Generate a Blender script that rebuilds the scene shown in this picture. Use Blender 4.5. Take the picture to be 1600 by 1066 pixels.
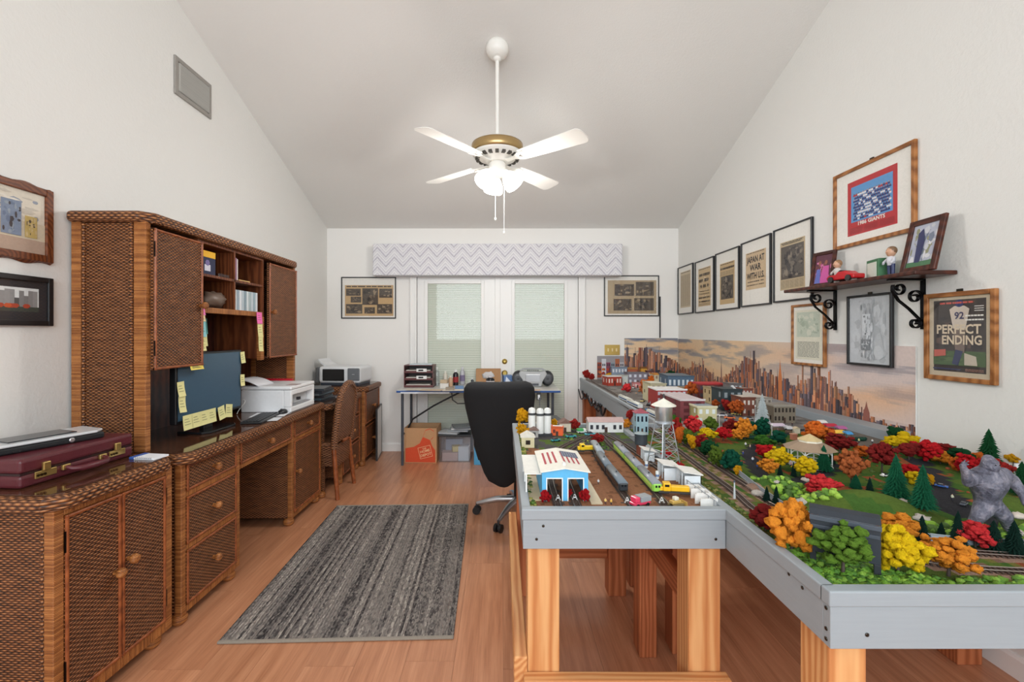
import bpy, bmesh, math, random
from mathutils import Vector, Matrix, noise
PI = math.pi; RD = math.radians
for o in list(bpy.data.objects): bpy.data.objects.remove(o)
SC = bpy.context.scene; C = SC.collection
random.seed(7)
# ------------------------------------------------------------ camera, world, light, exposure
FPX, CX, CY, EZ = 711.0, 785.0, 521.0, 1.314        # focal length / vanishing point in photo pixels, eye height
cam = bpy.data.cameras.new('camera'); camo = bpy.data.objects.new('camera', cam); C.objects.link(camo)
cam.sensor_width = 36; cam.lens = 36*FPX/1600; cam.shift_x = (800-CX)/1600; cam.shift_y = (CY-533)/1600
camo.location = (0, 0, EZ); camo.rotation_euler = (PI/2, 0, 0); cam.clip_start = .05
SC.camera = camo
SC.view_settings.view_transform = 'Standard'; SC.view_settings.look = 'None'
SC.view_settings.gamma = 1; SC.view_settings.use_curve_mapping = False
SC.view_settings.exposure = -0.12
W = bpy.data.worlds.new('world'); SC.world = W; W.use_nodes = True
W.node_tree.nodes['Background'].inputs[0].default_value = (.93, .96, 1, 1)
W.node_tree.nodes['Background'].inputs[1].default_value = 1.0
def area(name, loc, rot, sx, sy, power, col=(1, 1, 1)):
    l = bpy.data.lights.new(name, 'AREA'); l.shape = 'RECTANGLE'; l.size = sx; l.size_y = sy; l.energy = power; l.color = col
    o = bpy.data.objects.new(name, l); C.objects.link(o); o.location = loc; o.rotation_euler = rot
    return o
# added fill light, set in a made-up opening of the unseen rear wall
area('added_rear_fill', (0, -1.93, 2.1), (RD(90), 0, 0), 3.5, 1.9, 138, (.86, .94, 1.0))
SC.cycles.max_bounces = 8; SC.cycles.diffuse_bounces = 5; SC.cycles.transparent_max_bounces = 16
# ------------------------------------------------------------ helpers
def lin(v): return v/12.92 if v <= .04045 else ((v+.055)/1.055)**2.4
def rgb(r, g, b): return (lin(r/255), lin(g/255), lin(b/255), 1)
def hx(s): return rgb(int(s[0:2], 16), int(s[2:4], 16), int(s[4:6], 16))
def pt(px, py, Y): return Vector(((px-CX)*Y/FPX, Y, EZ-(py-CY)*Y/FPX))
def onz(px, py, z):                                   # the point of a level surface at height z
    Y = FPX*(EZ-z)/(py-CY); return Vector(((px-CX)*Y/FPX, Y, z))
def onx(px, py, X):                                   # the point of a side wall at X
    Y = FPX*X/(px-CX); return Vector((X, Y, EZ-(py-CY)*Y/FPX))

class MB:
    def __init__(s): s.v = []; s.f = []; s.c = []; s.s = []; s.X = Matrix.Identity(4)
    def add(s, vs, fs, col=(.8, .8, .8, 1), smooth=False):
        n = len(s.v); s.v += [tuple(s.X @ Vector(p)) for p in vs]
        for f in fs: s.f.append(tuple(n+i for i in f)); s.c.append(col); s.s.append(smooth)
        return s
    def box(s, x0, x1, y0, y1, z0, z1, col=(.8, .8, .8, 1)):
        return s.add([(x0, y0, z0), (x1, y0, z0), (x1, y1, z0), (x0, y1, z0), (x0, y0, z1), (x1, y0, z1), (x1, y1, z1), (x0, y1, z1)],
                     [(0, 3, 2, 1), (4, 5, 6, 7), (0, 1, 5, 4), (1, 2, 6, 5), (2, 3, 7, 6), (3, 0, 4, 7)], col)
    def quad(s, x0, x1, y0, y1, z=0, col=(.8, .8, .8, 1)):
        return s.add([(x0, y0, z), (x1, y0, z), (x1, y1, z), (x0, y1, z)], [(0, 1, 2, 3)], col)
    def poly(s, pts, z, col): return s.add([(p[0], p[1], z) for p in pts], [tuple(range(len(pts)))], col)
    def prism(s, pts, h0, h1, axis='z', col=(.8, .8, .8, 1), smooth=False):   # outline (counter-clockwise) swept along an axis
        n = len(pts)
        m = {'z': lambda a, b, h: (a, b, h), 'y': lambda a, b, h: (a, h, b), 'x': lambda a, b, h: (h, a, b)}[axis]
        vs = [m(a, b, h0) for a, b in pts]+[m(a, b, h1) for a, b in pts]
        fs = [tuple(range(n-1, -1, -1)), tuple(range(n, 2*n))]
        s.add(vs, fs, col); k = len(s.v)-2*n
        for i in range(n):
            j = (i+1) % n; s.f.append((k+i, k+j, k+n+j, k+n+i)); s.c.append(col); s.s.append(smooth)
        if axis == 'y':
            for i in range(len(s.f)-n-2, len(s.f)): s.f[i] = s.f[i][::-1]
        return s
    def tube(s, pts, r, n=8, col=(.8, .8, .8, 1), caps=True, closed=False):
        pts = [Vector(p) for p in pts]; m = len(pts); rr = r if isinstance(r, (list, tuple)) else [r]*m
        vs = []; fs = []; up = None
        for i, p in enumerate(pts):
            if closed: t = (pts[(i+1) % m]-pts[i-1])
            else: t = (pts[min(i+1, m-1)]-pts[max(i-1, 0)])
            t.normalize()
            if up is None: up = Vector((0, 0, 1)) if abs(t.z) < .9 else Vector((1, 0, 0))
            a = t.cross(up)
            if a.length < 1e-5: a = t.orthogonal()
            a.normalize(); b = a.cross(t); up = b
            for k in range(n):
                w = 2*PI*k/n; vs.append(p+(a*math.cos(w)+b*math.sin(w))*rr[i])
        for i in range(m if closed else m-1):
            j = (i+1) % m
            for k in range(n):
                l = (k+1) % n; fs.append((i*n+k, i*n+l, j*n+l, j*n+k))
        s.add(vs, fs, col, True)
        if caps and not closed:
            s.add(vs[:n], [tuple(range(n-1, -1, -1))], col); s.add(vs[-n:], [tuple(range(n))], col)
        return s
    def cyl(s, p0, p1, r, n=12, col=(.8, .8, .8, 1)): return s.tube([p0, p1], r, n, col)
    def lathe(s, prof, c=(0, 0, 0), n=16, col=(.8, .8, .8, 1), smooth=True, a0=0):
        vs = []; fs = []
        for r, z in prof:
            for k in range(n): w = a0+2*PI*k/n; vs.append((c[0]+r*math.cos(w), c[1]+r*math.sin(w), c[2]+z))
        for i in range(len(prof)-1):
            for k in range(n):
                l = (k+1) % n; fs.append((i*n+k, i*n+l, (i+1)*n+l, (i+1)*n+k))
        s.add(vs, fs, col, smooth)
        s.add(vs[:n], [tuple(range(n-1, -1, -1))], col); s.add(vs[-n:], [tuple(range(n))], col)
        return s
    def ball(s, c, r, sc=(1, 1, 1), n=10, col=(.8, .8, .8, 1), lump=0, freq=3, seed=0):
        vs = []; fs = []; m = n//2+1
        for i in range(m+1):
            t = PI*i/m
            for k in range(n):
                w = 2*PI*k/n; d = Vector((math.sin(t)*math.cos(w), math.sin(t)*math.sin(w), math.cos(t)))
                q = 1+(lump*noise.noise(d*freq+Vector((seed*7.3, seed*3.1, seed))) if lump else 0)
                vs.append((c[0]+d.x*r*sc[0]*q, c[1]+d.y*r*sc[1]*q, c[2]+d.z*r*sc[2]*q))
        for i in range(m):
            for k in range(n):
                l = (k+1) % n
                if i == 0: fs.append((k, n+k, n+l))
                elif i == m-1: fs.append((i*n+k, (i+1)*n+k, i*n+l))
                else: fs.append((i*n+k, (i+1)*n+k, (i+1)*n+l, i*n+l))
        return s.add(vs, fs, col, True)
    def text(s, body, x, y, size, col, z=0, wmax=None, sx=1.0, align='l'):     # flat lettering in the local x-y plane
        if body not in TXT:
            cu = bpy.data.curves.new('t', 'FONT'); cu.body = body; cu.resolution_u = 2; cu.offset = .028
            o = bpy.data.objects.new('t', cu); C.objects.link(o)
            me = o.evaluated_get(bpy.context.evaluated_depsgraph_get()).to_mesh()
            TXT[body] = ([tuple(v.co) for v in me.vertices], [tuple(p.vertices) for p in me.polygons])
            bpy.data.objects.remove(o); bpy.data.curves.remove(cu)
        vs, fs = TXT[body]
        if not vs: return s
        w = max(v[0] for v in vs)
        if wmax: sx = wmax/(w*size)
        if align == 'c': x = x-w*size*sx/2
        return s.add([(x+v[0]*size*sx, y+v[1]*size, z) for v in vs], fs, col)
    def mesh(s, name):
        me = bpy.data.meshes.new(name); me.from_pydata(s.v, [], s.f)
        ca = me.color_attributes.new('Col', 'FLOAT_COLOR', 'CORNER'); uv = me.uv_layers.new(name='UVMap')
        cd = []; ud = []
        for p in me.polygons:
            n = p.normal; c = s.c[p.index]; ax = max(range(3), key=lambda i: abs(n[i]))
            for vi in p.vertices:
                v = s.v[vi]; cd.extend(c)
                ud.extend((v[1], v[2]) if ax == 0 else ((v[0], v[2]) if ax == 1 else (v[0], v[1])))
        ca.data.foreach_set('color', cd); uv.data.foreach_set('uv', ud)
        me.polygons.foreach_set('use_smooth', s.s); me.update()
        return me
    def build(s, name, mat, parent=None, bevel=0, seg=2, label=None, kind=None):
        me = s.mesh(name); me.materials.append(MT[mat])
        return link(name, me, parent, bevel, seg, label, kind)
TXT = {}; MT = {}
def link(name, me, parent=None, bevel=0, seg=2, label=None, kind=None):
    o = bpy.data.objects.new(name, me); C.objects.link(o)
    if parent: o.parent = parent
    if bevel:
        b = o.modifiers.new('bevel', 'BEVEL'); b.width = bevel; b.segments = seg; b.limit_method = 'ANGLE'; b.angle_limit = RD(40)
    if label: o['label'] = label
    if kind: o['kind'] = kind
    return o
def tag(o, label, cat, group=None):
    o['label'] = label; o['category'] = cat
    if group: o['group'] = group
    return o
def thing(name, label, cat, loc=(0, 0, 0), rz=0, group=None, mw=None):
    o = bpy.data.objects.new(name, None); C.objects.link(o); o.empty_display_size = .05
    if mw is not None: o.matrix_world = mw
    else: o.location = loc; o.rotation_euler = (0, 0, rz)
    return tag(o, label, cat, group)
def solo(mb, name, mat, label, cat, loc=(0, 0, 0), rz=0, group=None, bevel=0, mw=None):
    o = mb.build(name, mat, None, bevel); tag(o, label, cat, group)
    if mw is not None: o.matrix_world = mw
    else: o.location = loc; o.rotation_euler = (0, 0, rz)
    return o
def struct(o): o['kind'] = 'structure'; return o
def copy_tree(o, parent=None):
    c = o.copy(); C.objects.link(c); c.parent = parent
    for ch in [x for x in C.objects if x.parent == o]: copy_tree(ch, c)
    return c
# ------------------------------------------------------------ materials
class NT:
    def __init__(s, name):
        s.m = bpy.data.materials.new(name); s.m.use_nodes = True; s.t = s.m.node_tree; s.b = s.t.nodes['Principled BSDF']; MT[name] = s.m
    def n(s, typ, **kw):
        x = s.t.nodes.new(typ)
        for k, v in kw.items():
            if k.startswith('i_'):
                k = k[2:]; k = int(k) if k.isdigit() else k.replace('_', ' ')
                s.set(x.inputs[k], v)
            else: setattr(x, k, v)
        return x
    def set(s, inp, v):
        if isinstance(v, bpy.types.NodeSocket): s.t.links.new(v, inp)
        elif isinstance(v, bpy.types.Node): s.t.links.new(v.outputs[0], inp)
        else: inp.default_value = v
    def math(s, op, a, b=0.0, c=None):
        x = s.n('ShaderNodeMath', operation=op); s.set(x.inputs[0], a); s.set(x.inputs[1], b)
        if c is not None: s.set(x.inputs[2], c)
        return x.outputs[0]
    def mix(s, fac, a, b, mode='MIX'):
        x = s.n('ShaderNodeMix', data_type='RGBA', blend_type=mode); s.set(x.inputs[0], fac); s.set(x.inputs[6], a); s.set(x.inputs[7], b)
        return x.outputs[2]
    def ramp(s, fac, stops):
        x = s.n('ShaderNodeValToRGB'); s.set(x.inputs[0], fac); e = x.color_ramp.elements
        while len(e) < len(stops): e.new(.5)
        for q, (p, c) in zip(e, stops): q.position = p; q.color = c
        return x.outputs[0]
    def noise(s, scale, vec=None, detail=3, rough=.55):
        x = s.n('ShaderNodeTexNoise', i_Scale=scale, i_Detail=detail, i_Roughness=rough)
        if vec is not None: s.set(x.inputs['Vector'], vec)
        return x.outputs[0]
    def coord(s, which='Object'): return s.n('ShaderNodeTexCoord').outputs[which]
    def scale(s, vec, sx, sy, sz):
        x = s.n('ShaderNodeMapping'); s.set(x.inputs[0], vec); x.inputs['Scale'].default_value = (sx, sy, sz); return x.outputs[0]
    def sep(s, vec):
        x = s.n('ShaderNodeSeparateXYZ'); s.set(x.inputs[0], vec); return x.outputs
    def bump(s, h, strength=.3, dist=.01):
        x = s.n('ShaderNodeBump', i_Strength=strength, i_Distance=dist); s.set(x.inputs['Height'], h); s.t.links.new(x.outputs[0], s.b.inputs['Normal'])
    def out(s, col=None, rough=.5, metal=0, spec=None):
        if col is not None: s.set(s.b.inputs['Base Color'], col)
        s.set(s.b.inputs['Roughness'], rough); s.set(s.b.inputs['Metallic'], metal)
        if spec is not None: s.set(s.b.inputs['Specular IOR Level'], spec)
        return s.m
def attr_mat(name, rough=.5, metal=0, var=.12, vs=60, bs=None, bst=.2, spec=.5):
    t = NT(name); a = t.n('ShaderNodeAttribute', attribute_name='Col').outputs[0]
    nz = t.noise(vs, t.coord()); v = t.math('MULTIPLY_ADD', nz, var*2, 1-var)
    t.out(t.mix(1.0, a, v, 'MULTIPLY'), rough, metal, spec)
    if bs: t.bump(t.noise(bs, t.coord()), bst, .004)
attr_mat('paint', .55); attr_mat('gloss', .18, 0, .04); attr_mat('satin', .35, 0, .05); attr_mat('print', .7, 0, .1, 90)
attr_mat('cloth', .9, 0, .15, 120, 900, .4); attr_mat('metal', .28, .9, .05); attr_mat('plain', .6, 0, .03)
attr_mat('card', .85, 0, .06, 40); attr_mat('leather', .38, 0, .15, 30, 350, .15); attr_mat('terrain', .95, 0, .35, 110, 420, .9, .1)
attr_mat('rubber', .5, 0, .1); attr_mat('rock', .9, 0, .4, 60, 90, .8); attr_mat('fur', .6, 0, .55, 45, 160, .9, .35)
def foliage_mat(name, var, spec):
    t = NT(name); oi = t.n('ShaderNodeObjectInfo'); co = t.coord()
    v = t.math('MULTIPLY_ADD', t.noise(16, co, 4), var*2, 1.08-var)
    t.out(t.mix(1.0, oi.outputs['Color'], v, 'MULTIPLY'), .85, 0, spec); t.bump(t.noise(26, co, 4, .7), 1.0, .012)
foliage_mat('foliage', .42, .12)
t = NT('wall_paint'); t.out(rgb(229, 228, 224), .75, 0, .25); t.bump(t.noise(55, t.coord(), 4, .6), .28, .006)
t = NT('wall_back_paint'); t.out(rgb(240, 238, 234), .75, 0, .25); t.bump(t.noise(55, t.coord(), 3, .6), .08, .004)
t = NT('ceiling_paint'); t.out(rgb(229, 227, 223), .85, 0, .2); t.bump(t.noise(75, t.coord(), 4, .65), .3, .006)
t = NT('trim_white'); t.out(rgb(240, 239, 236), .35, 0, .4)
t = NT('fan_white'); t.out(rgb(242, 240, 234), .3, 0, .4)
t = NT('plank'); co = t.coord(); oi = t.n('ShaderNodeObjectInfo'); off = t.n('ShaderNodeVectorMath', operation='ADD'); t.set(off.inputs[0], co)
cmb = t.n('ShaderNodeCombineXYZ'); t.set(cmb.inputs[0], t.math('MULTIPLY', oi.outputs['Random'], 37)); t.set(cmb.inputs[1], t.math('MULTIPLY', oi.outputs['Random'], 91)); t.set(off.inputs[1], cmb)
g1 = t.noise(1, t.scale(off.outputs[0], 28, 1.6, 1), 5, .6); g2 = t.noise(1, t.scale(off.outputs[0], 150, 5, 1), 3)
cr = t.ramp(t.math('ADD', t.math('MULTIPLY', g1, .7), t.math('MULTIPLY', g2, .3)), [(.3, rgb(160, 104, 72)), (.52, rgb(190, 132, 97)), (.72, rgb(208, 152, 116))])
t.out(t.mix(1, cr, t.math('MULTIPLY_ADD', oi.outputs['Random'], .16, .92), 'MULTIPLY'), .3, 0, .5); t.bump(g2, .03, .002)
def wood(name, a, b, c, rough=.5, fx=8, fz=1.2, ax='z'):
    t = NT(name); cc = t.sep(t.coord('Object')); od = {'z': (0, 1, 2), 'y': (0, 2, 1), 'x': (1, 2, 0)}[ax]
    sw = t.n('ShaderNodeCombineXYZ')
    for k in range(3): t.set(sw.inputs[k], cc[od[k]])
    co = t.scale(sw.outputs[0], fx, fx, fz)
    wv = t.n('ShaderNodeTexWave', wave_type='RINGS', rings_direction='Z', i_Scale=1.3, i_Distortion=5.0, i_Detail=2.0, i_Detail_Scale=1.2); t.set(wv.inputs['Vector'], co)
    fine = t.noise(1, t.scale(sw.outputs[0], 160, 160, 6), 3)
    f = t.math('ADD', t.math('MULTIPLY', wv.outputs[1], .65), t.math('MULTIPLY', fine, .35))
    t.out(t.ramp(f, [(.15, a), (.5, b), (.85, c)]), rough, 0, .35)
for n_, a_ in (('pine', 'z'), ('pine_x', 'x'), ('pine_y', 'y')): wood(n_, rgb(190, 122, 72), rgb(208, 146, 92), rgb(220, 166, 112), .5, 14, 1.4, a_)
for n_, a_ in (('pine_dark_x', 'x'), ('pine_dark_y', 'y')): wood(n_, rgb(150, 82, 48), rgb(172, 98, 60), rgb(186, 112, 72), .5, 14, 1.4, a_)
wood('pine_dark', rgb(150, 82, 48), rgb(172, 98, 60), rgb(186, 112, 72), .5, 16, 1.6)
wood('oak_frame', rgb(128, 78, 38), rgb(160, 104, 56), rgb(176, 118, 68), .35, 5, 5)
wood('dark_wood', rgb(56, 26, 18), rgb(74, 34, 24), rgb(88, 44, 30), .3, 6, 6)
wood('brown_wood', rgb(84, 42, 22), rgb(104, 56, 30), rgb(124, 70, 40), .4, 14, 3)
t = NT('grey_board'); co = t.coord(); g = t.noise(1, t.scale(co, 8, 8, 160), 3); t.out(t.mix(1, rgb(150, 157, 162), t.math('MULTIPLY_ADD', g, .12, .94), 'MULTIPLY'), .45, 0, .4)
def weave(name, strand, spoke, dark, mid, light, rough=.42, vert=False):
    t = NT(name); u, v = t.sep(t.n('ShaderNodeUVMap').outputs[0])[:2]
    if vert: u, v = v, u
    vv = t.math('DIVIDE', v, strand); row = t.math('FLOOR', vv); fr = t.math('SUBTRACT', vv, row)
    prof = t.math('SINE', t.math('MULTIPLY', fr, PI))
    ph = t.math('MULTIPLY_ADD', row, PI, t.math('MULTIPLY', u, PI/spoke))
    ov = t.math('MULTIPLY_ADD', t.math('SINE', ph), .5, .5)
    h = t.math('MULTIPLY', t.math('POWER', prof, .7), t.math('MULTIPLY_ADD', ov, .8, .2))
    nz = t.noise(1, t.scale(t.n('ShaderNodeUVMap').outputs[0], 14, 60, 1), 3)
    f = t.math('MULTIPLY_ADD', nz, .5, t.math('MULTIPLY_ADD', h, .75, -.22))
    t.out(t.ramp(f, [(.08, dark), (.4, mid), (.85, light)]), rough, 0, .4); t.bump(h, .9, .006)
weave('wicker', .0075, .0125, rgb(40, 22, 14), rgb(120, 72, 42), rgb(196, 132, 82))
weave('wicker_chair', .010, .020, rgb(60, 34, 22), rgb(128, 82, 54), rgb(188, 134, 92))
weave('braid', .012, .016, rgb(48, 26, 15), rgb(126, 76, 44), rgb(194, 134, 84))
def cane(name, vert):
    t = NT(name); uv = t.n('ShaderNodeUVMap').outputs[0]; u, v = t.sep(uv)[:2]
    if vert: u, v = v, u
    w = t.math('DIVIDE', v, .0055); fr = t.math('FRACT', w); prof = t.math('SINE', t.math('MULTIPLY', fr, PI))
    rnd = t.n('ShaderNodeTexWhiteNoise', noise_dimensions='1D'); t.set(rnd.inputs['W'], t.math('FLOOR', w))
    nz = t.noise(1, t.scale(uv, 20, 20, 1), 3)
    f = t.math('MULTIPLY_ADD', rnd.outputs[0], .35, t.math('MULTIPLY_ADD', prof, .3, t.math('MULTIPLY', nz, .35)))
    t.out(t.ramp(f, [(.12, rgb(72, 38, 20)), (.45, rgb(146, 88, 44)), (.85, rgb(196, 132, 74))]), .4, 0, .4); t.bump(prof, .5, .003)
cane('cane', False); cane('cane_across', True)
t = NT('rattan'); t.out(t.ramp(t.noise(30, t.coord(), 3), [(.3, rgb(112, 56, 28)), (.7, rgb(164, 92, 50))]), .35, 0, .5)
t = NT('glass_top'); g = t.noise(1, t.scale(t.coord(), 60, 4, 4), 4); t.out(t.ramp(g, [(.3, rgb(52, 30, 20)), (.7, rgb(88, 54, 36))]), .06, 0, .6)
def glass(name, fac, tint=(1, 1, 1, 1), rough=.02):
    t = NT(name); tr = t.n('ShaderNodeBsdfTransparent'); tr.inputs[0].default_value = tint; gl = t.n('ShaderNodeBsdfGlossy'); gl.inputs['Roughness'].default_value = rough
    mx = t.n('ShaderNodeMixShader'); mx.inputs[0].default_value = fac
    t.t.links.new(tr.outputs[0], mx.inputs[1]); t.t.links.new(gl.outputs[0], mx.inputs[2])
    t.t.links.new(mx.outputs[0], t.t.nodes['Material Output'].inputs[0])
glass('glass', .05); glass('clear_plastic', .10, (.90, .92, .95, 1), .15); glass('pane', .02, (.97, .98, .97, 1), .03)
t = NT('blind'); t.out(rgb(234, 236, 226), .6, 0, .3)
t = NT('lamp_glass'); t.out(rgb(250, 248, 240), .4); t.b.inputs['Emission Color'].default_value = (1, .97, .9, 1); t.b.inputs['Emission Strength'].default_value = 1.2
t = NT('chevron'); u, v = t.sep(t.n('ShaderNodeUVMap').outputs[0])[:2]
tri = t.math('PINGPONG', t.math('ADD', u, 10), .092)
ph = t.math('ADD', v, t.math('MULTIPLY', tri, 1.1)); st = t.math('FRACT', t.math('DIVIDE', ph, .105)); nz = t.noise(120, t.coord())
f = t.math('ADD', st, t.math('MULTIPLY', t.math('SUBTRACT', nz, .5), .25))
t.out(t.ramp(f, [(0, rgb(206, 205, 212)), (.2, rgb(232, 231, 234)), (.34, rgb(176, 172, 182)), (.42, rgb(206, 204, 214)), (.6, rgb(238, 237, 238)), (.72, rgb(196, 194, 204)), (.8, rgb(232, 231, 233))]), .85, 0, .2)
t = NT('rug'); u, v = t.sep(t.coord())[:2]
sx = t.math('DIVIDE', u, .0145); idx = t.math('FLOOR', t.math('ADD', sx, t.math('MULTIPLY', t.noise(3, t.coord()), .9)))
wn = t.n('ShaderNodeTexWhiteNoise', noise_dimensions='1D'); t.set(wn.inputs['W'], idx)
cell = t.n('ShaderNodeTexVoronoi', i_Scale=1.0); t.set(cell.inputs['Vector'], t.scale(t.coord(), 150, 60, 1))
f = t.math('MULTIPLY_ADD', wn.outputs[0], .62, t.math('MULTIPLY', t.sep(cell.outputs['Color'])[0], .5))
t.out(t.ramp(f, [(.1, rgb(58, 54, 54)), (.38, rgb(102, 97, 94)), (.62, rgb(146, 139, 132)), (.78, rgb(112, 104, 100)), (.98, rgb(178, 170, 160))]), .95, 0, .1)
t.bump(t.math('SINE', t.math('MULTIPLY', sx, 2*PI)), .5, .004)
# ------------------------------------------------------------ the room
XL, XR, YB, YR, ZB, SL = -1.957, 1.964, 5.08, -2.0, 2.485, .352
RIDGE = .9; ZRG = ZB+SL*(YB-RIDGE); ZRR = ZRG-.35*(RIDGE-YR)
fl = struct(MB().box(XL-.1, XR+.1, YR-.1, YB+.1, -.12, -.0125, rgb(120, 80, 55)).build('floor', 'paint'))
pw, pl = .196, 1.29; pm = MB().box(-pw/2+.0004, pw/2-.0004, -pl/2+.0005, pl/2-.0005, -.012, 0).mesh('plank'); pm.materials.append(MT['plank'])
nx = int((XR-XL)/pw)+1
for i in range(nx):
    y = YR-random.random()*pl
    x = XL+pw*(i+.5)
    while y < YB:
        w = min(1, (XR-x+pw/2)/pw); a = max(y, YR); b = min(y+pl, YB)
        if b-a > .02:
            o = link('plank', pm, fl); o.location = (x-(1-w)*pw/2, (a+b)/2, 0); o.scale = (w, (b-a)/pl, 1)
        y += pl
def wall_side(name, x0, x1):
    return struct(MB().prism([(YR, 0), (YB, 0), (YB, ZB), (RIDGE, ZRG), (YR, ZRR)], x0, x1, 'x').build(name, 'wall_paint'))
wall_side('wall_left', XL-.1, XL); wall_side('wall_right', XR, XR+.1)
# back wall with the opening for the french doors
DX0, DX1, DZ = (641-CX)/140, (914-CX)/140, 2.09
b = MB().box(XL-.1, DX0, YB, YB+.12, 0, ZB).box(DX1, XR+.1, YB, YB+.12, 0, ZB).box(DX0, DX1, YB, YB+.12, DZ, ZB)
struct(b.build('wall_back', 'wall_back_paint'))
b = MB().box(XL-.1, -1.75, YR-.12, YR, 0, ZRR).box(1.75, XR+.1, YR-.12, YR, 0, ZRR).box(-1.75, 1.75, YR-.12, YR, 0, 1.1).box(-1.75, 1.75, YR-.12, YR, 3.1, ZRR+.05)  # unseen wall; its high opening is made up for the added fill light
struct(b.build('wall_rear', 'wall_paint'))
def roof(y): return ZB+SL*(YB-y) if y > RIDGE else ZRG-.35*(RIDGE-y)
b = MB()
for y0, y1 in ((YB+.1, RIDGE), (RIDGE, YR-.15)):
    z0, z1 = roof(y0), roof(y1)
    b.add([(XL-.1, y0, z0), (XR+.1, y0, z0), (XR+.1, y1, z1), (XL-.1, y1, z1), (XL-.1, y0, z0+.1), (XR+.1, y0, z0+.1), (XR+.1, y1, z1+.1), (XL-.1, y1, z1+.1)],
          [(0, 1, 2, 3), (7, 6, 5, 4), (0, 4, 5, 1), (1, 5, 6, 2), (2, 6, 7, 3), (3, 7, 4, 0)])
struct(b.build('ceiling', 'ceiling_paint'))
bbp = [(0, 0), (-.014, 0), (-.014, .075), (-.008, .088), (0, .09)]
def bboard(name, p0, p1):
    d = (Vector(p1)-Vector(p0)); L = d.length; b = MB(); b.prism([(a, h) for a, h in bbp], 0, L, 'y')
    o = b.build(name, 'trim_white'); o.location = p0; o.rotation_euler = (0, 0, math.atan2(-d.x, d.y)); struct(o)
bboard('baseboard_right', (XR, YR, 0), (XR, YB-.016, 0)); bboard('baseboard_left', (XL, YB-.016, 0), (XL, YR, 0))
bboard('baseboard_back', (XR-.016, YB, 0), (DX1+.002, YB, 0))
bboard('baseboard_back', (DX0-.002, YB, 0), (XL+.016, YB, 0))
# door casing: stepped profile boards
b = MB()
for x, s in ((DX0, -1), (DX1, 1)):
    b.box(min(x, x-s*.075), max(x, x-s*.075), YB-.018, YB+.05, 0, DZ); b.box(min(x, x-s*.02), max(x, x-s*.02), YB-.026, YB, 0, DZ); b.box(min(x-s*.05, x-s*.075), max(x-s*.05, x-s*.075), YB-.023, YB, 0, DZ)
b.box(DX0+.075, DX1-.075, YB-.018, YB+.05, DZ-.05, DZ)
struct(b.build('trim_1', 'trim_white', bevel=.003))
XM = (777.5-CX)/140
def door(name, x0, x1, gx0, gx1):
    y0, y1 = YB+.004, YB+.045; gz0, gz1 = .2, EZ-(443-CY)/140
    b = MB().box(x0, gx0, y0, y1, .01, DZ-.055).box(gx1, x1, y0, y1, .01, DZ-.055).box(gx0, gx1, y0, y1, .01, gz0).box(gx0, gx1, y0, y1, gz1, DZ-.055)
    d = struct(b.build(name, 'trim_white', bevel=.002)); m = .035; f = MB()
    f.box(gx0-m, gx0+.004, y0-.012, y0, gz0-m, gz1+m).box(gx1-.004, gx1+m, y0-.012, y0, gz0-m, gz1+m).box(gx0+.004, gx1-.004, y0-.012, y0, gz0-m, gz0+.004).box(gx0+.004, gx1-.004, y0-.012, y0, gz1-.004, gz1+m)
    f.build('glazing_frame', 'trim_white', d, .004)
    MB().box(gx0, gx1, y0+.006, y0+.009, gz0, gz1).build('glass_pane', 'pane', d)
    s = MB(); n = int((gz1-gz0)/.0195)
    for i in range(n):
        z = gz0+(i+.5)*(gz1-gz0)/n; s.add([(gx0+.004, y0+.014, z-.0075), (gx1-.004, y0+.014, z-.0075), (gx1-.004, y0+.021, z+.0078), (gx0+.004, y0+.021, z+.0078)], [(0, 1, 2, 3)])
    for x in (gx0+.07, gx1-.07): s.box(x-.001, x+.001, y0+.013, y0+.0145, gz0, gz1)
    s.build('blind_slats', 'blind', d, kind='stuff')
    MB().box(gx0, gx1, y0+.032, y0+.036, gz0, gz1, rgb(184, 192, 172)).build('blind_backing', 'satin', d)  # opaque backing, tinted so the gaps between slats look darker
    return d
p = lambda x: (x-CX)/140
door('door_1', DX0+.078, XM-.002, p(668), p(752))
d2 = door('door_2', XM+.002, DX1-.078, p(804), p(882))
MB().box(XM-.03, XM+.03, YB-.012, YB+.004, .01, DZ-.055).build('astragal', 'trim_white', d2, .004)
br = rgb(196, 168, 92)
b = MB(); b.X = Matrix.Translation((p(788.5), YB+.004, EZ-(565-CY)/140)) @ Matrix.Rotation(PI/2, 4, 'X')
b.lathe([(.030, 0), (.030, .006), (.024, .012), (.012, .014), (.012, .020)], n=20, col=br); b.build('deadbolt', 'metal', d2)
b = MB(); b.X = Matrix.Translation((p(788.5), YB+.004, EZ-(583-CY)/140)) @ Matrix.Rotation(PI/2, 4, 'X')
b.lathe([(.032, 0), (.032, .006), (.013, .012), (.012, .03), (.026, .042), (.029, .055), (.02, .064)], n=20, col=br); b.build('door_knob', 'metal', d2)
# nothing is built outside the doors: tinted blind backings stand in for the daylight
# valance
YV = 4.92; q = lambda x: (x-CX)*YV/FPX; zq = lambda y: EZ-(y-CY)*YV/FPX
b = MB().box(q(582), q(973), YV, YB-.001, zq(430.5), zq(380.5))
solo(b, 'window_valance', 'chevron', 'long padded valance with grey and white zigzag fabric above the french doors', 'valance', bevel=.012)
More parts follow.
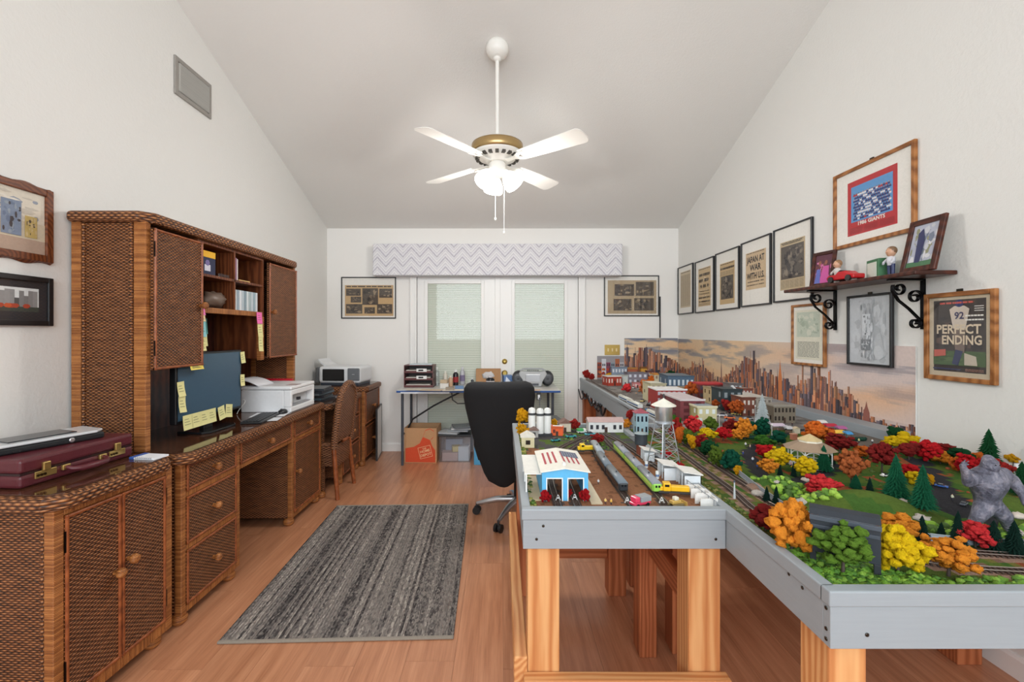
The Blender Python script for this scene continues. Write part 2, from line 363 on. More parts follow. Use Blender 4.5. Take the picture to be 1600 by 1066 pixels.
# air vent on the left wall
vy0, vy1, vz0, vz1 = 2.707, 3.045, 2.745, 2.975; t = thing('air_vent', 'grey metal return-air vent high on the left wall', 'vent', (XL, (vy0+vy1)/2, vz0))
gy = rgb(150, 146, 140); yc = (vy0+vy1)/2; w = (vy1-vy0)/2; h = vz1-vz0
b = MB().box(0, .012, -w, -w+.026, 0, h, gy).box(0, .012, w-.026, w, 0, h, gy).box(0, .012, -w+.026, w-.026, 0, .026, gy).box(0, .012, -w+.026, w-.026, h-.026, h, gy)
b.build('vent_frame', 'paint', t, .003)
MB().box(.0005, .002, -w+.02, w-.02, .02, h-.02, rgb(60, 58, 56)).build('backing', 'paint', t)
sl = MB().box(-.001, .001, -.010, .010, .03, h-.03, rgb(170, 167, 160)).mesh('louver'); sl.materials.append(MT['paint'])
for i in range(22):
    o = link('louver', sl, t); o.location = (.0075, -w+.035+i*(2*w-.07)/21, 0); o.rotation_euler = (0, 0, RD(-55))
# ------------------------------------------------------------ ceiling fan
FX, FY, FZ = -.034, 3.018, roof(3.018)
t = thing('ceiling_fan', 'white four-blade ceiling fan with brass band and lit glass shades', 'ceiling fan', (FX, FY, FZ))
wh = rgb(240, 238, 232)
b = MB(); b.X = Matrix.Rotation(math.atan(-SL), 4, 'X'); b.lathe([(.0, .012), (.075, .01), (.075, -.02), (.068, -.045), (.045, -.068), (.02, -.075)], n=28, col=wh); b.build('canopy', 'fan_white', t)
MB().ball((0, 0, -.068), .028, col=wh, n=14).build('hanger_ball', 'fan_white', t)
zm = EZ+(CY-224)*FY/FPX-FZ       # top of the motor
MB().cyl((0, 0, -.05), (0, 0, zm+.01), .0125, 12, wh).build('downrod', 'fan_white', t)
b = MB().lathe([(.02, zm+.012), (.10, zm+.004), (.150, zm-.008), (.168, zm-.012)], n=40, col=wh).lathe([(.164, zm-.072), (.158, zm-.088), (.11, zm-.112), (.085, zm-.118), (.07, zm-.13)], n=40, col=wh)
mo = b.build('motor_housing', 'fan_white', t)
MB().lathe([(.164, zm-.012), (.170, zm-.016), (.172, zm-.045), (.170, zm-.068), (.164, zm-.072)], n=40, col=rgb(188, 160, 112)).build('brass_band', 'metal', t)
sm = MB().box(-.011, .011, .118, .146, zm-.109, zm-.092, rgb(70, 66, 60)).mesh('cooling_slot'); sm.materials.append(MT['paint'])
for i in range(20):
    o = link('cooling_slot', sm, mo); o.rotation_euler = (0, 0, 2*PI*i/20)
MB().lathe([(.05, zm-.13), (.058, zm-.14), (.058, zm-.17), (.06, zm-.19), (.052, zm-.215), (.03, zm-.225)], n=24, col=wh).build('light_hub', 'fan_white', t)
zb = zm-.125; bl = MB(); pts = []
for i in range(13):
    a = -PI/2+PI*i/12; pts.append((.66-.035+.035*math.cos(a), .072*math.copysign(abs(math.sin(a))**.6, math.sin(a))))
pts = [(.20, -.052), (.40, -.064)]+[(x, y) for x, y in pts]+[(.40, .064), (.20, .052)]
bl.prism(pts, -.003, .003, 'z', wh); blm = bl.mesh('blade'); blm.materials.append(MT['fan_white'])
ir = MB().prism([(.08, -.016), (.14, -.012), (.19, -.038), (.235, -.040), (.235, -.024), (.20, -.016), (.18, 0), (.20, .016), (.235, .024), (.235, .040), (.19, .038), (.14, .012), (.08, .016)], .003, .009, 'z', wh).mesh('blade_iron'); ir.materials.append(MT['fan_white'])
for k in range(4):
    o = link('blade', blm, t, .002); o.location = (0, 0, zb); o.rotation_euler = (RD(-12), 0, RD(50+90*k)); o.rotation_mode = 'XYZ'
    i2 = link('blade_iron', ir, o); i2.location = (0, 0, -.013)
shade = MB().lathe([(.022, .0), (.026, -.012), (.044, -.035), (.062, -.07), (.068, -.10), (.066, -.115)], n=24, col=wh)
sh = MB(); sh.v = shade.v; sh.f = shade.f[:-1]; sh.c = shade.c[:-1]; sh.s = shade.s[:-1]
shm = sh.mesh('glass_shade'); shm.materials.append(MT['lamp_glass'])
for k in range(3):
    a = RD(90+120*k) + RD(15); o = link('glass_shade', shm, t); o.location = (.05*math.cos(a), .05*math.sin(a), zm-.195); o.rotation_euler = (0, RD(-38), a)
    L = bpy.data.lights.new('fan_bulb', 'POINT'); L.energy = 17; L.shadow_soft_size = .05; L.color = (1, .975, .94)
    lo = bpy.data.objects.new('fan_bulb', L); C.objects.link(lo); lo.parent = t; lo.location = (.13*math.cos(a), .13*math.sin(a), zm-.31)
for x, l in ((-.012, .30), (.045, .39)):
    b = MB().cyl((x, -.045, zm-.21), (x, -.05, zm-.21-l), .0016, 6, rgb(215, 212, 205)); b.ball((x, -.05, zm-.215-l), .006, (1, 1, 2), 8, wh); b.build('pull_chain', 'fan_white', t)
# ------------------------------------------------------------ framed pictures
INK = rgb(58, 52, 48); PAPER = rgb(196, 170, 132); WHITE = rgb(236, 233, 226)
def wallM(side, loc):
    x, y, z = loc
    cols = {'R': ((0, -1, 0), (0, 0, 1), (-1, 0, 0)), 'L': ((0, 1, 0), (0, 0, 1), (1, 0, 0)), 'B': ((1, 0, 0), (0, 0, 1), (0, -1, 0))}[side]
    m = Matrix.Identity(4)
    for j in range(3):
        for i in range(3): m[i][j] = cols[j][i]
    m.translation = (x, y, z); return m
def frame(name, label, cat, mw, w, h, fw, fcol, fmat, draw, matc=WHITE, dep=.018, gl=True, group=None, clip=False):
    t = thing(name, label, cat, mw=mw, group=group); b = MB()     # origin: bottom centre, x right, y up, z out of the wall
    b.box(-w/2, -w/2+fw, 0, h, .0, dep, fcol).box(w/2-fw, w/2, 0, h, .0, dep, fcol).box(-w/2+fw, w/2-fw, 0, fw, .0, dep, fcol).box(-w/2+fw, w/2-fw, h-fw, h, .0, dep, fcol)
    b.build('frame', fmat, t, min(.003, fw*.3))
    MB().box(-w/2+fw*.8, w/2-fw*.8, fw*.8, h-fw*.8, .001, dep*.4, matc).build('mat_board', 'print', t)
    p = MB(); p.X = Matrix.Translation((-w/2+fw, fw, dep*.4+.0006)); draw(p, w-2*fw, h-2*fw); p.build('printed_sheet', 'print', t)
    if gl: MB().quad(-w/2+fw, w/2-fw, fw, h-fw, dep*.75).build('glass_pane', 'glass', t)
    if clip: MB().box(-.012, .012, h, h+.012, 0, .006, rgb(60, 55, 48)).build('hanger', 'metal', t)
    return t
def greek(p, x0, x1, y0, y1, n, col, z=.0008, fill=.55, seed=1):     # rows of small type
    r = random.Random(seed); st = (y1-y0)/n
    for i in range(n):
        y = y1-(i+.5)*st; x = x0
        while x < x1:
            l = min((x1-x0)*r.uniform(.05, .2), x1-x); p.quad(x, x+l*.85, y-st*fill/2, y+st*fill/2, z, col); x += l
def photo(p, x0, x1, y0, y1, cols, n=40, z=.0008, seed=1):           # a mottled halftone picture
    r = random.Random(seed); p.quad(x0, x1, y0, y1, z, cols[0])
    for i in range(n):
        w = (x1-x0)*r.uniform(.05, .3); h = (y1-y0)*r.uniform(.05, .3); x = r.uniform(x0, x1-w); y = r.uniform(y0, y1-h); k = r.randint(5, 8)
        p.poly([(x+w/2+w/2*math.cos(2*PI*j/k)*r.uniform(.7, 1), y+h/2+h/2*math.sin(2*PI*j/k)*r.uniform(.7, 1)) for j in range(k)], z+.00003*(i+1), r.choice(cols))
def boldrow(p, x0, x1, y, h, col, seed, z=.0012):                    # a headline too soft in the photo to read: rows of heavy strokes
    r = random.Random(seed); x = x0
    while x < x1-h*.2:
        w = h*r.uniform(.35, .6)
        if r.random() < .86:
            p.quad(x, x+w*.32, y, y+h*.75, z, col); p.quad(x+w*.5, x+w*.8, y+h*r.choice((0, .1, .2)), y+h*.75, z, col); p.quad(x, x+w*.8, y+h*r.choice((0, .3, .6)), y+h*r.choice((.72, .75)), z-.0001, col) if r.random() < .4 else None
        x += w
def news(mx, my, lines, pic=None, body=(0, 0), sheet=PAPER, seed=1, my0=None, ink=INK):
    def d(p, w, h):
        a, c = w*mx, h*my; y0 = h*(my0 if my0 is not None else my); p.quad(a, w-a, y0, h-c, 0, sheet); W_, H_ = w-2*a, h-c-y0
        greek(p, a+W_*.06, w-a-W_*.06, y0+H_*.955, y0+H_*.985, 1, ink, seed=seed)
        for txt, y, s, wf in lines:
            if txt is None: boldrow(p, w/2-W_*wf/2, w/2+W_*wf/2, y0+H_*y, H_*s, ink, seed+int(y*100)); continue
            p.text(txt, w/2, y0+H_*y, H_*s, ink, .0012, wmax=W_*wf, align='c')
        if pic: photo(p, a+W_*pic[0], a+W_*pic[1], y0+H_*pic[2], y0+H_*pic[3], [rgb(92, 84, 76), rgb(70, 64, 60), rgb(120, 110, 98), rgb(50, 46, 44), rgb(140, 128, 112)], 60, seed=seed)
        if body[1] > body[0]:
            for k in range(5): greek(p, a+W_*(.04+k*.187), a+W_*(.04+k*.187+.165), y0+H_*body[0], y0+H_*body[1], int((body[1]-body[0])*70), rgb(128, 112, 92), fill=.4, seed=seed*9+k)
    return d
XW = XR-.001; BLK = rgb(28, 28, 30)
def rframe(l, r, ytl, ybl, ytr, ybr):
    a = onx(l, ytl, XR); a2 = onx(l, ybl, XR); b_ = onx(r, ytr, XR); b2 = onx(r, ybr, XR)
    z1 = (a.z+b_.z)/2; z0 = (a2.z+b2.z)/2; return wallM('R', (XW, (a.y+b_.y)/2, z0)), abs(a.y-b_.y), z1-z0
G = 'framed newspapers along the right wall'
for (l, r, a, c, e, f), lab, dr in (
    ((1061, 1084.5, 418.5, 492, 411, 489.5), 'black-framed newspaper page of small type nearest the room corner', news(.14, .1, [], None, (.04, .9), rgb(206, 190, 162), 3, .12)),
    ((1088, 1117.3, 410.6, 489.4, 399.3, 486.8), 'black-framed newspaper with stacked bold headlines, second from the corner', news(.15, .14, [(None, .78, .10, .8), (None, .63, .11, .9), (None, .48, .11, .7), (None, .38, .03, .8), (None, .31, .03, .8), (None, .2, .06, .9), (None, .1, .06, .85)], None, (.02, .08), rgb(202, 176, 136), 4, .1)),
    ((1120, 1157, 397, 486, 384.4, 482), 'black-framed newspaper with one dark photograph, third from the corner', news(.17, .19, [(None, .84, .07, .9)], (.08, .92, .12, .68), (.70, .8), rgb(200, 172, 128), 5, .08)),
    ((1160.3, 1206.8, 381, 480, 364, 475.5), 'black-framed newspaper with the headline JAPAN AT WAR WITH U.S.', news(.14, .17, [('JAPAN AT', .72, .23, .86), ('WAR', .50, .23, .55), ('WITH U.S.', .28, .23, .86), (None, .19, .035, .84), (None, .10, .035, .84)], None, (0, 0), rgb(208, 182, 146), 6, .24)),
    ((1211.3, 1272.2, 359.4, 472.9, 339.7, 467.6), 'larger black-framed newspaper with a big dark picture above the shelf end', news(.16, .19, [(None, .93, .03, .8)], (.04, .96, .22, .9), (.03, .2), rgb(196, 176, 142), 7, .14))):
    m, w, h = rframe(l, r, a, c, e, f); frame('framed_newspaper', lab, 'picture frame', m, w, h, .011, BLK, 'satin', dr, group=G)
def team(p, w, h):
    x0, x1, y0, y1 = w*.17, w*.83, h*.1, h*.86; p.quad(x0, x1, y0, y1, 0, rgb(186, 44, 50)); m = (x1-x0)*.08
    p.quad(x0+m, x1-m, y0+(y1-y0)*.24, y1-m*1.2, .0003, rgb(92, 152, 206)); r = random.Random(3)
    for row in range(9):
        yy = y0+(y1-y0)*(.27+row*.055); hh = (y1-y0)*.05
        for k in range(16):
            xx = x0+m*1.6+(x1-x0-3.2*m)*(k+.5*(row % 2))/16; ww = (x1-x0)*.05
            p.quad(xx, xx+ww*.9, yy, yy+hh*.62, .0005+row*.00002, r.choice([rgb(30, 44, 110), rgb(36, 52, 120), rgb(180, 40, 48), rgb(226, 226, 230)] if row in (0, 8) else [rgb(30, 44, 110), rgb(38, 52, 116), rgb(222, 222, 228)]))
            p.quad(xx+ww*.25, xx+ww*.65, yy+hh*.62, yy+hh, .0007+row*.00002, r.choice([rgb(206, 160, 130), rgb(96, 62, 44), rgb(150, 104, 76)]))
    p.text('1986 GIANTS', w/2, y0+(y1-y0)*.165, h*.07, rgb(240, 236, 226), .0012, wmax=(x1-x0)*.56, align='c')
    for k in range(3): greek(p, x0+(x1-x0)*(.06+k*.31), x0+(x1-x0)*(.06+k*.31+.27), y0+(y1-y0)*.03, y0+(y1-y0)*.14, 5, rgb(150, 26, 34), seed=k)
m, w, h = rframe(1306, 1435, 277, 391, 216, 362)
frame('team_poster', 'wide oak-framed red and blue team photo poster reading 1986 GIANTS', 'picture frame', m, w, h, .02, rgb(160, 104, 56), 'oak_frame', team, clip=True)
def cream(p, w, h):
    p.quad(w*.06, w*.94, h*.06, h*.94, 0, rgb(226, 222, 204)); photo(p, w*.12, w*.88, h*.46, h*.9, [rgb(196, 204, 188), rgb(178, 190, 172), rgb(214, 216, 200), rgb(166, 178, 160)], 50, seed=4)
    greek(p, w*.14, w*.86, h*.1, h*.38, 12, rgb(150, 150, 140), seed=8)
m, w, h = rframe(1242, 1295, 476.5, 569, 473, 574); m.translation.x -= .009; frame('framed_certificate', 'narrow oak-framed pale green printed sheet hanging under the left shelf bracket', 'picture frame', m, w, h, .016, rgb(170, 110, 60), 'oak_frame', cream)
m, w, h = rframe(1330, 1401, 463, 569, 456.5, 575); m.translation.x -= .009
def sketch(p, w, h):
    gr = lambda *a: [rgb(q, q+4, q+9) for q in a]
    photo(p, 0, w, 0, h, gr(196, 188, 204, 178, 200), 90, 0, 5); photo(p, w*.3, w*.62, h*.04, h*.95, gr(190, 168, 206, 150, 214, 182), 130, .003, 6); photo(p, w*.36, w*.56, h*.42, h*.74, gr(206, 214, 190, 120), 40, .0075, 7); photo(p, w*.34, w*.56, h*.2, h*.36, gr(130, 150, 200, 110), 30, .0092, 8)
frame('framed_sketch', 'black-framed grey drawing of a player hanging between the shelf brackets', 'picture frame', m, w, h, .012, BLK, 'satin', sketch, clip=True)
def perfect(p, w, h):
    p.quad(0, w, 0, h, 0, rgb(196, 182, 158)); a = w*.08; p.quad(a, w-a, h*.06, h*.96, .0002, rgb(66, 60, 58)); r = random.Random(9)
    photo(p, a, w-a, h*.3, h*.88, [rgb(66, 60, 58), rgb(84, 72, 70), rgb(56, 52, 54), rgb(96, 80, 74)], 40, .0004, 3)
    photo(p, a, w-a, h*.14, h*.32, [rgb(74, 96, 62), rgb(88, 108, 70), rgb(64, 84, 56)], 30, .0018, 4)
    p.poly([(w*.42, h*.6), (w*.62, h*.6), (w*.68, h*.84), (w*.6, h*.88), (w*.44, h*.88), (w*.36, h*.84)], .003, rgb(206, 192, 178))     # jersey
    p.poly([(w*(.52+.07*math.cos(k*PI/6)), h*(.91+.045*math.sin(k*PI/6))) for k in range(12)], .0031, rgb(48, 60, 110))
    p.poly([(w*.46, h*.3), (w*.6, h*.3), (w*.62, h*.6), (w*.42, h*.6)], .0029, rgb(120, 104, 96)); p.poly([(w*.4, h*.16), (w*.5, h*.14), (w*.58, h*.32), (w*.46, h*.34)], .003, rgb(54, 60, 92)); p.poly([(w*.6, h*.15), (w*.8, h*.15), (w*.78, h*.26), (w*.6, h*.3)], .003, rgb(190, 178, 162))
    p.text('92', w*.52, h*.72, h*.12, rgb(66, 64, 96), .0036, align='c')
    p.text('PERFECT', w*.5, h*.54, h*.155, rgb(214, 196, 170), .004, wmax=w*.72, align='c'); p.text('ENDING', w*.55, h*.405, h*.155, rgb(214, 196, 170), .004, wmax=w*.64, align='c')
    p.poly([(w*.1, h*.24), (w*.3, h*.26), (w*.3, h*.34), (w*.1, h*.33)], .004, rgb(190, 96, 84)); greek(p, w*.62, w*.9, h*.68, h*.78, 2, WHITE, .004, .35, 5); greek(p, w*.76, w*.9, h*.80, h*.88, 3, WHITE, .004, .35, 6)
    greek(p, w*.2, w*.75, h*.9, h*.94, 1, rgb(200, 90, 80), .0034, seed=2); p.quad(a, w*.55, h*.085, h*.1, .004, rgb(62, 66, 100)); greek(p, w*.62, w*.9, h*.075, h*.11, 2, rgb(150, 110, 96), .004, seed=6)
m, w, h = rframe(1449, 1562, 461, 591, 449.5, 603); frame('newspaper_poster', 'oak-framed sports page with player 92 and headline PERFECT ENDING', 'picture frame', m, w, h, .02, rgb(150, 96, 50), 'oak_frame', perfect, clip=True)
# back wall sheets
def bframe(name, l, r, y0, y1, lab, dr, poster=False):
    S = YB/FPX; frame(name, lab, 'picture frame', wallM('B', ((l+r-2*CX)/2*S, YB-.001, EZ-(y1-CY)*S)), (r-l)*S, (y1-y0)*S, .012, BLK, 'satin', dr, matc=rgb(232, 229, 222), dep=.012)
def collage(rects, sheet, seed, top=True):
    def d(p, w, h):
        p.quad(w*.05, w*.97, h*.04, h*.82 if top else h*.9, 0, sheet)
        if top: greek(p, w*.08, w*.94, h*.76, h*.81, 1, INK, seed=seed)
        for i, (a, b_, c, e) in enumerate(rects): photo(p, w*a, w*b_, h*c, h*e, [rgb(84, 74, 64), rgb(58, 52, 48), rgb(120, 104, 86), rgb(150, 132, 108)], 24, .0008, seed+i)
    return d
bframe('framed_newspaper', 533.5, 619, 433, 498, 'framed old newspaper page of photographs on the back wall left of the doors', collage([(.07, .35, .55, .73), (.38, .68, .32, .74), (.7, .95, .5, .73), (.16, .36, .38, .53), (.07, .38, .1, .34), (.42, .62, .1, .26), (.66, .95, .1, .34)], rgb(196, 164, 120), 11))
bframe('framed_newspaper', 943.5, 1029.5, 430.5, 494.5, 'framed newspaper under shiny plastic on the back wall right of the doors', collage([(.18, .55, .5, .8), (.58, .92, .5, .86), (.16, .5, .12, .42), (.55, .92, .12, .44)], rgb(176, 156, 126), 21, False))
solo(MB().box(-.006, .006, -.01, 0, 0, .46, BLK), 'black_rod', 'satin', 'thin black rod hanging down beside the right newspaper frame', 'rod', pt(1031, 528, YB-.002))
t = thing('switch_plate', 'brass three-gang wall switch plate above the skyline backdrop end', 'switch', mw=wallM('B', pt(956.5, 555, YB-.001)))
MB().box(-.085, .085, 0, .115, 0, .006, rgb(200, 172, 100)).build('plate', 'metal', t, .003)
for k in (-1, 0, 1): MB().box(k*.046-.008, k*.046+.008, .04, .075, .005, .012, rgb(232, 212, 160)).build('toggle', 'satin', t, .002)
# left wall pictures
def diner(p, w, h):                                    # plain generic stand-in picture: a pale still scene of soft shapes
    r = random.Random(12); photo(p, 0, w, 0, h, [rgb(222, 214, 198), rgb(212, 204, 188), rgb(228, 222, 210)], 40, 0, 5)
    p.quad(0, w, 0, h*.22, .002, rgb(184, 160, 142)); p.quad(0, w, h*.22, h*.5, .002, rgb(208, 196, 172))
    photo(p, w*.05, w*.95, h*.5, h*.95, [rgb(222, 214, 198), rgb(200, 192, 178), rgb(150, 156, 168), rgb(228, 222, 210)], 60, .0022, 6); photo(p, w*.5, w*.72, h*.25, h*.8, [rgb(128, 142, 164), rgb(110, 124, 148), rgb(70, 66, 70), rgb(150, 160, 172)], 40, .0042, 7); photo(p, w*.76, w*.9, h*.25, h*.6, [rgb(196, 172, 106), rgb(90, 80, 72), rgb(206, 186, 140)], 30, .0042, 8)
def lframe(name, lab, y0, y1, z0, z1, fw, fcol, fm, dr, wavy=False):
    t = frame(name, lab, 'picture frame', wallM('L', (XL+.001, (y0+y1)/2, z0)), y1-y0, z1-z0, fw, fcol, fm, dr, dep=.02)
    if wavy:
        W_, H_ = (y1-y0), (z1-z0); b = MB(); n = 24
        for s in range(4):
            for k in range(n):
                a, a2 = k/n, (k+1)/n; f = lambda q: .008+.005*math.sin(q*PI*6)
                if s == 0: b.add([(-W_/2+a*W_, -f(a), .002), (-W_/2+a2*W_, -f(a2), .002), (-W_/2+a2*W_, .004, .02), (-W_/2+a*W_, .004, .02)], [(0, 1, 2, 3)], fcol)
                if s == 1: b.add([(-W_/2+a*W_, H_-.004, .02), (-W_/2+a2*W_, H_-.004, .02), (-W_/2+a2*W_, H_+f(a2), .002), (-W_/2+a*W_, H_+f(a), .002)], [(0, 1, 2, 3)], fcol)
                if s == 2: b.add([(W_/2-.004, a*H_, .02), (W_/2+f(a), a*H_, .002), (W_/2+f(a2), a2*H_, .002), (W_/2-.004, a2*H_, .02)], [(0, 1, 2, 3)], fcol)
        b.build('scalloped_edge', fm, t)
lframe('framed_picture', 'dark wooden scalloped frame with a pale picture at the top of the left wall', 1.56, 1.965, 1.615, 1.925, .03, rgb(84, 44, 26), 'brown_wood', diner, True)
def skylinep(p, w, h):
    a = w*.1; p.quad(0, w, 0, h, 0, rgb(40, 40, 44)); p.quad(a*.7, w-a, h*.22, h*.82, .0002, rgb(222, 226, 226)); r = random.Random(2)
    for k in range(14): x = a+k*(w-2.2*a)/14; p.quad(x, x+w*.06, h*.3, h*r.uniform(.48, .78), .0003+k*.00001, rgb(*[r.randint(80, 150)]*3))
    p.quad(a*.7, w-a, h*.22, h*.34, .0006, rgb(58, 66, 58))
    for k in range(14): x = r.uniform(a, w*.75); p.poly([(x+w*.05*math.cos(j), h*.36+h*.06*math.sin(j)) for j in range(6)], .0008+k*.00001, r.choice([rgb(196, 84, 40), rgb(170, 66, 40), rgb(66, 84, 60)]))
lframe('framed_picture', 'black-framed autumn park photograph lower on the left wall', 1.60, 1.965, 1.345, 1.55, .022, BLK, 'satin', skylinep)
# ------------------------------------------------------------ wicker furniture along the left wall
def wm(loc): b = MB(); b.X = Matrix.Translation(-Vector(loc)); return b
def rim(b, x, y0, y1, z0, z1, w=.013, d=.010):          # round rattan poles framing a front that faces +X
    for a, c in (((y0+w/2, z0), (y0+w/2, z1)), ((y1-w/2, z0), (y1-w/2, z1)), ((y0, z0+w/2), (y1, z0+w/2)), ((y0, z1-w/2), (y1, z1-w/2))):
        b.tube([(x, a[0], a[1]), (x, c[0], c[1])], w/2, 8)
    return b
def wfront(t, L, name, x, y0, y1, z0, z1, knob, hinge=None, mat='wicker'):
    d = wm(L).box(x-.018, x, y0, y1, z0, z1).build(name, mat, t)
    rim(wm(L), x, y0, y1, z0, z1).build('edge_pole', 'rattan', d)
    ky, kz = knob; b = wm(L); b.X = b.X @ Matrix.Translation((x, ky, kz)) @ Matrix.Rotation(PI/2, 4, 'Y')
    b.lathe([(.009, 0), (.009, .012), (.016, .017), (.019, .026), (.016, .036), (.007, .04)], n=14); b.build('knob', 'cane', d, label='round woven rattan knob')
    if hinge is not None:
        for z in (z0+.07*(z1-z0)+.02, z1-.2*(z1-z0)): wm(L).box(x-.002, x+.004, hinge-.005, hinge+.005, z, z+.07, rgb(40, 32, 28)).build('hinge', 'metal', d)
    return d
def rail(t, L, x0, x1, y0, y1, z0, z1, across=True, name='rail'): return wm(L).box(x0, x1, y0, y1, z0, z1).build(name, 'cane_across' if across else 'cane', t, .003)
def feet(t, L, spots):
    for x, y in spots:
        wm(L).lathe([(.022, 0), (.034, .012), (.036, .03), (.026, .048), (.030, .055)], (x, y, 0), 16).build('bun_foot', 'cane', t)
def top(t, L, x0, x1, y0, y1, z, th=.05, ch=.05, inset=.03, braid='braid'):
    pts = [(x0, y0), (x1-ch, y0), (x1, y0+ch), (x1, y1-ch), (x1-ch, y1), (x0, y1)]
    e = wm(L).prism(pts, z-th, z-.001, 'z').build('braided_edge', braid, t, .016, 4)
    q = [(x0+.004, y0+inset), (x1-ch-inset*.4, y0+inset), (x1-inset, y0+ch+inset*.4), (x1-inset, y1-ch-inset*.4), (x1-ch-inset*.4, y1-inset), (x0+.004, y1-inset)]
    return wm(L).prism(q, z-.008, z+.003, 'z').build('glass_top', 'glass_top', t, .001)
# foreground cabinet
L = (-1.44, 1.46, 0)
t = thing('wicker_cabinet', 'two-door wicker cabinet in the left foreground under the burgundy briefcase', 'cabinet', L, RD(-2.5))
x0, x1, y0, y1, zt = -1.905, -1.44, 1.46, 1.955, .79
wm(L).box(x0, x1-.02, y0+.012, y1-.004, .06, zt-.05).build('body', 'wicker', t)
for y in (y0, y1-.034): rail(t, L, x1-.034, x1, y, y+.034, .055, zt-.045, False, 'corner_post')
rail(t, L, x0, x0+.034, y0, y0+.034, .055, zt-.045, False, 'corner_post')
rail(t, L, x1-.03, x1-.001, y0+.034, y1-.034, .055, .1); rail(t, L, x1-.03, x1-.001, y0+.034, y1-.034, zt-.075, zt-.045)
for x in (x1-.046, x0+.042): wm(L).cyl((x, y0+.010, .06), (x, y0+.010, zt-.05), .007, 8).build('braid_strip', 'braid', t)
ym = (y0+y1)/2
wfront(t, L, 'door', x1, y0+.036, ym-.001, .1, zt-.075, (ym-.028, .43), y0+.038); wfront(t, L, 'door', x1, ym+.001, y1-.036, .1, zt-.075, (ym+.03, .455), y1-.038)
feet(t, L, [(x1-.05, y0+.05), (x1-.05, y1-.05), (x0+.05, y0+.05), (x0+.05, y1-.05)])
top(t, L, x0-.02, x1+.035, y0-.03, y1+.0, zt)
# desk
L = (-1.66, 2.8, 0); zt = .775; x0, x1 = -1.94, -1.425
t = thing('wicker_desk', 'long wicker kneehole desk carrying the hutch and white printer', 'desk', L)
def pedestal(y0, y1):
    wm(L).box(x0, x1-.02, y0+.004, y1-.004, .06, zt-.05).build('pedestal', 'wicker', t)
    for y in (y0, y1-.03): rail(t, L, x1-.03, x1, y, y+.03, .055, zt-.045, False, 'corner_post')
    rail(t, L, x1-.025, x1-.001, y0+.03, y1-.03, .055, .085)
    feet(t, L, [(x1-.04, y0+.04), (x1-.04, y1-.04), (x0+.06, y0+.04), (x0+.06, y1-.04)])
ya, yb_, yc, yd = 2.02, 2.47, 3.08, 3.58
pedestal(ya, yb_); pedestal(yc, yd); zz = [.088, .335, .36, .575, .60, .72]
for i in range(3): wfront(t, L, 'drawer', x1, ya+.033, yb_-.033, zz[2*i], zz[2*i+1], ((ya+yb_)/2, (zz[2*i]+zz[2*i+1])/2))
for z in (.335, .575): rail(t, L, x1-.02, x1-.001, ya+.03, yb_-.03, z, z+.025)
wfront(t, L, 'drawer', x1, yb_+.005, yc-.005, .60, .72, ((yb_+yc)/2, .66)); rail(t, L, x1-.02, x1-.001, yb_, yc, .575, .60)
wfront(t, L, 'drawer', x1, yc+.033, yd-.033, .60, .72, ((yc+yd)/2, .66)); wfront(t, L, 'door', x1, yc+.033, yd-.033, .088, .575, (yc+.07, .36)); rail(t, L, x1-.02, x1-.001, yc+.03, yd-.03, .575, .6)
wm(L).box(x0, x0+.02, yb_, yc, .1, zt-.05).build('modesty_panel', 'wicker', t)
wm(L).box(x0, x1-.02, yb_+.002, yc-.002, .59, zt-.05, rgb(90, 50, 30)).build('drawer_case', 'brown_wood', t)
gt_desk = top(t, L, x0-.01, x1+.04, 2.0, 3.60, zt)
DZT = zt+.003
# hutch
HX, H0, H1, HT = -1.607, 2.05, 3.53, 1.865; L = (-1.78, 2.8, DZT)
t = thing('wicker_hutch', 'tall wicker hutch with two doors and open pigeonholes on the desk', 'hutch', L)
xb = -1.945
wm(L).box(xb, xb+.012, H0+.01, H1-.01, DZT, HT-.03).build('back_panel', 'dark_wood', t)
for y in (H0, H1-.03):
    wm(L).box(xb, HX-.012, y+.006, y+.026, DZT, HT-.05).build('side_panel', 'wicker', t)
    rail(t, L, HX-.055, HX, y, y+.03, DZT, HT-.045, False, 'corner_post'); rail(t, L, xb+.001, xb+.045, y, y+.03, DZT, HT-.045, False, 'corner_post')
for x in (HX-.066, xb+.056): wm(L).cyl((x, H0+.003, DZT), (x, H0+.003, HT-.05), .007, 8).build('braid_strip', 'braid', t)
b = wm(L); r_ = .03; pts = [(xb-.005, H0-.025), (HX-.02, H0-.025), (HX+.03, H0+.03), (HX+.03, H1-.03), (HX-.02, H1+.025), (xb-.005, H1+.025)]
b.prism(pts, HT-.05, HT, 'z'); b.build('crown', 'braid', t, .018, 4)
ZD, Z0, Z1, Z2 = 1.145, 1.455, 1.638, 1.80
for a, c in ((H0+.026, 2.405), (3.07, H1-.026)):
    wm(L).box(xb+.012, HX-.02, a, c, ZD, ZD+.014).build('cupboard_floor', 'brown_wood', t)
for y in (2.405, 3.055): wm(L).box(xb+.012, HX-.004, y, y+.015, ZD, HT-.05).build('upright', 'brown_wood', t)
for z in (Z0, Z1): wm(L).box(xb+.012, HX-.004, 2.42, 3.055, z-.014, z).build('shelf', 'brown_wood', t)
rail(t, L, HX-.012, HX-.002, 2.42, 3.055, Z0-.03, Z0+.001)
wm(L).box(xb+.012, HX-.004, 2.735, 2.747, Z0, Z2).build('divider', 'brown_wood', t)
wm(L).box(xb+.012, HX-.004, 2.42, 3.055, Z2, Z2+.02).build('header', 'brown_wood', t)
rail(t, L, HX-.03, HX+.0, 3.03, 3.07, ZD-.01, Z0-.03, False, 'post')
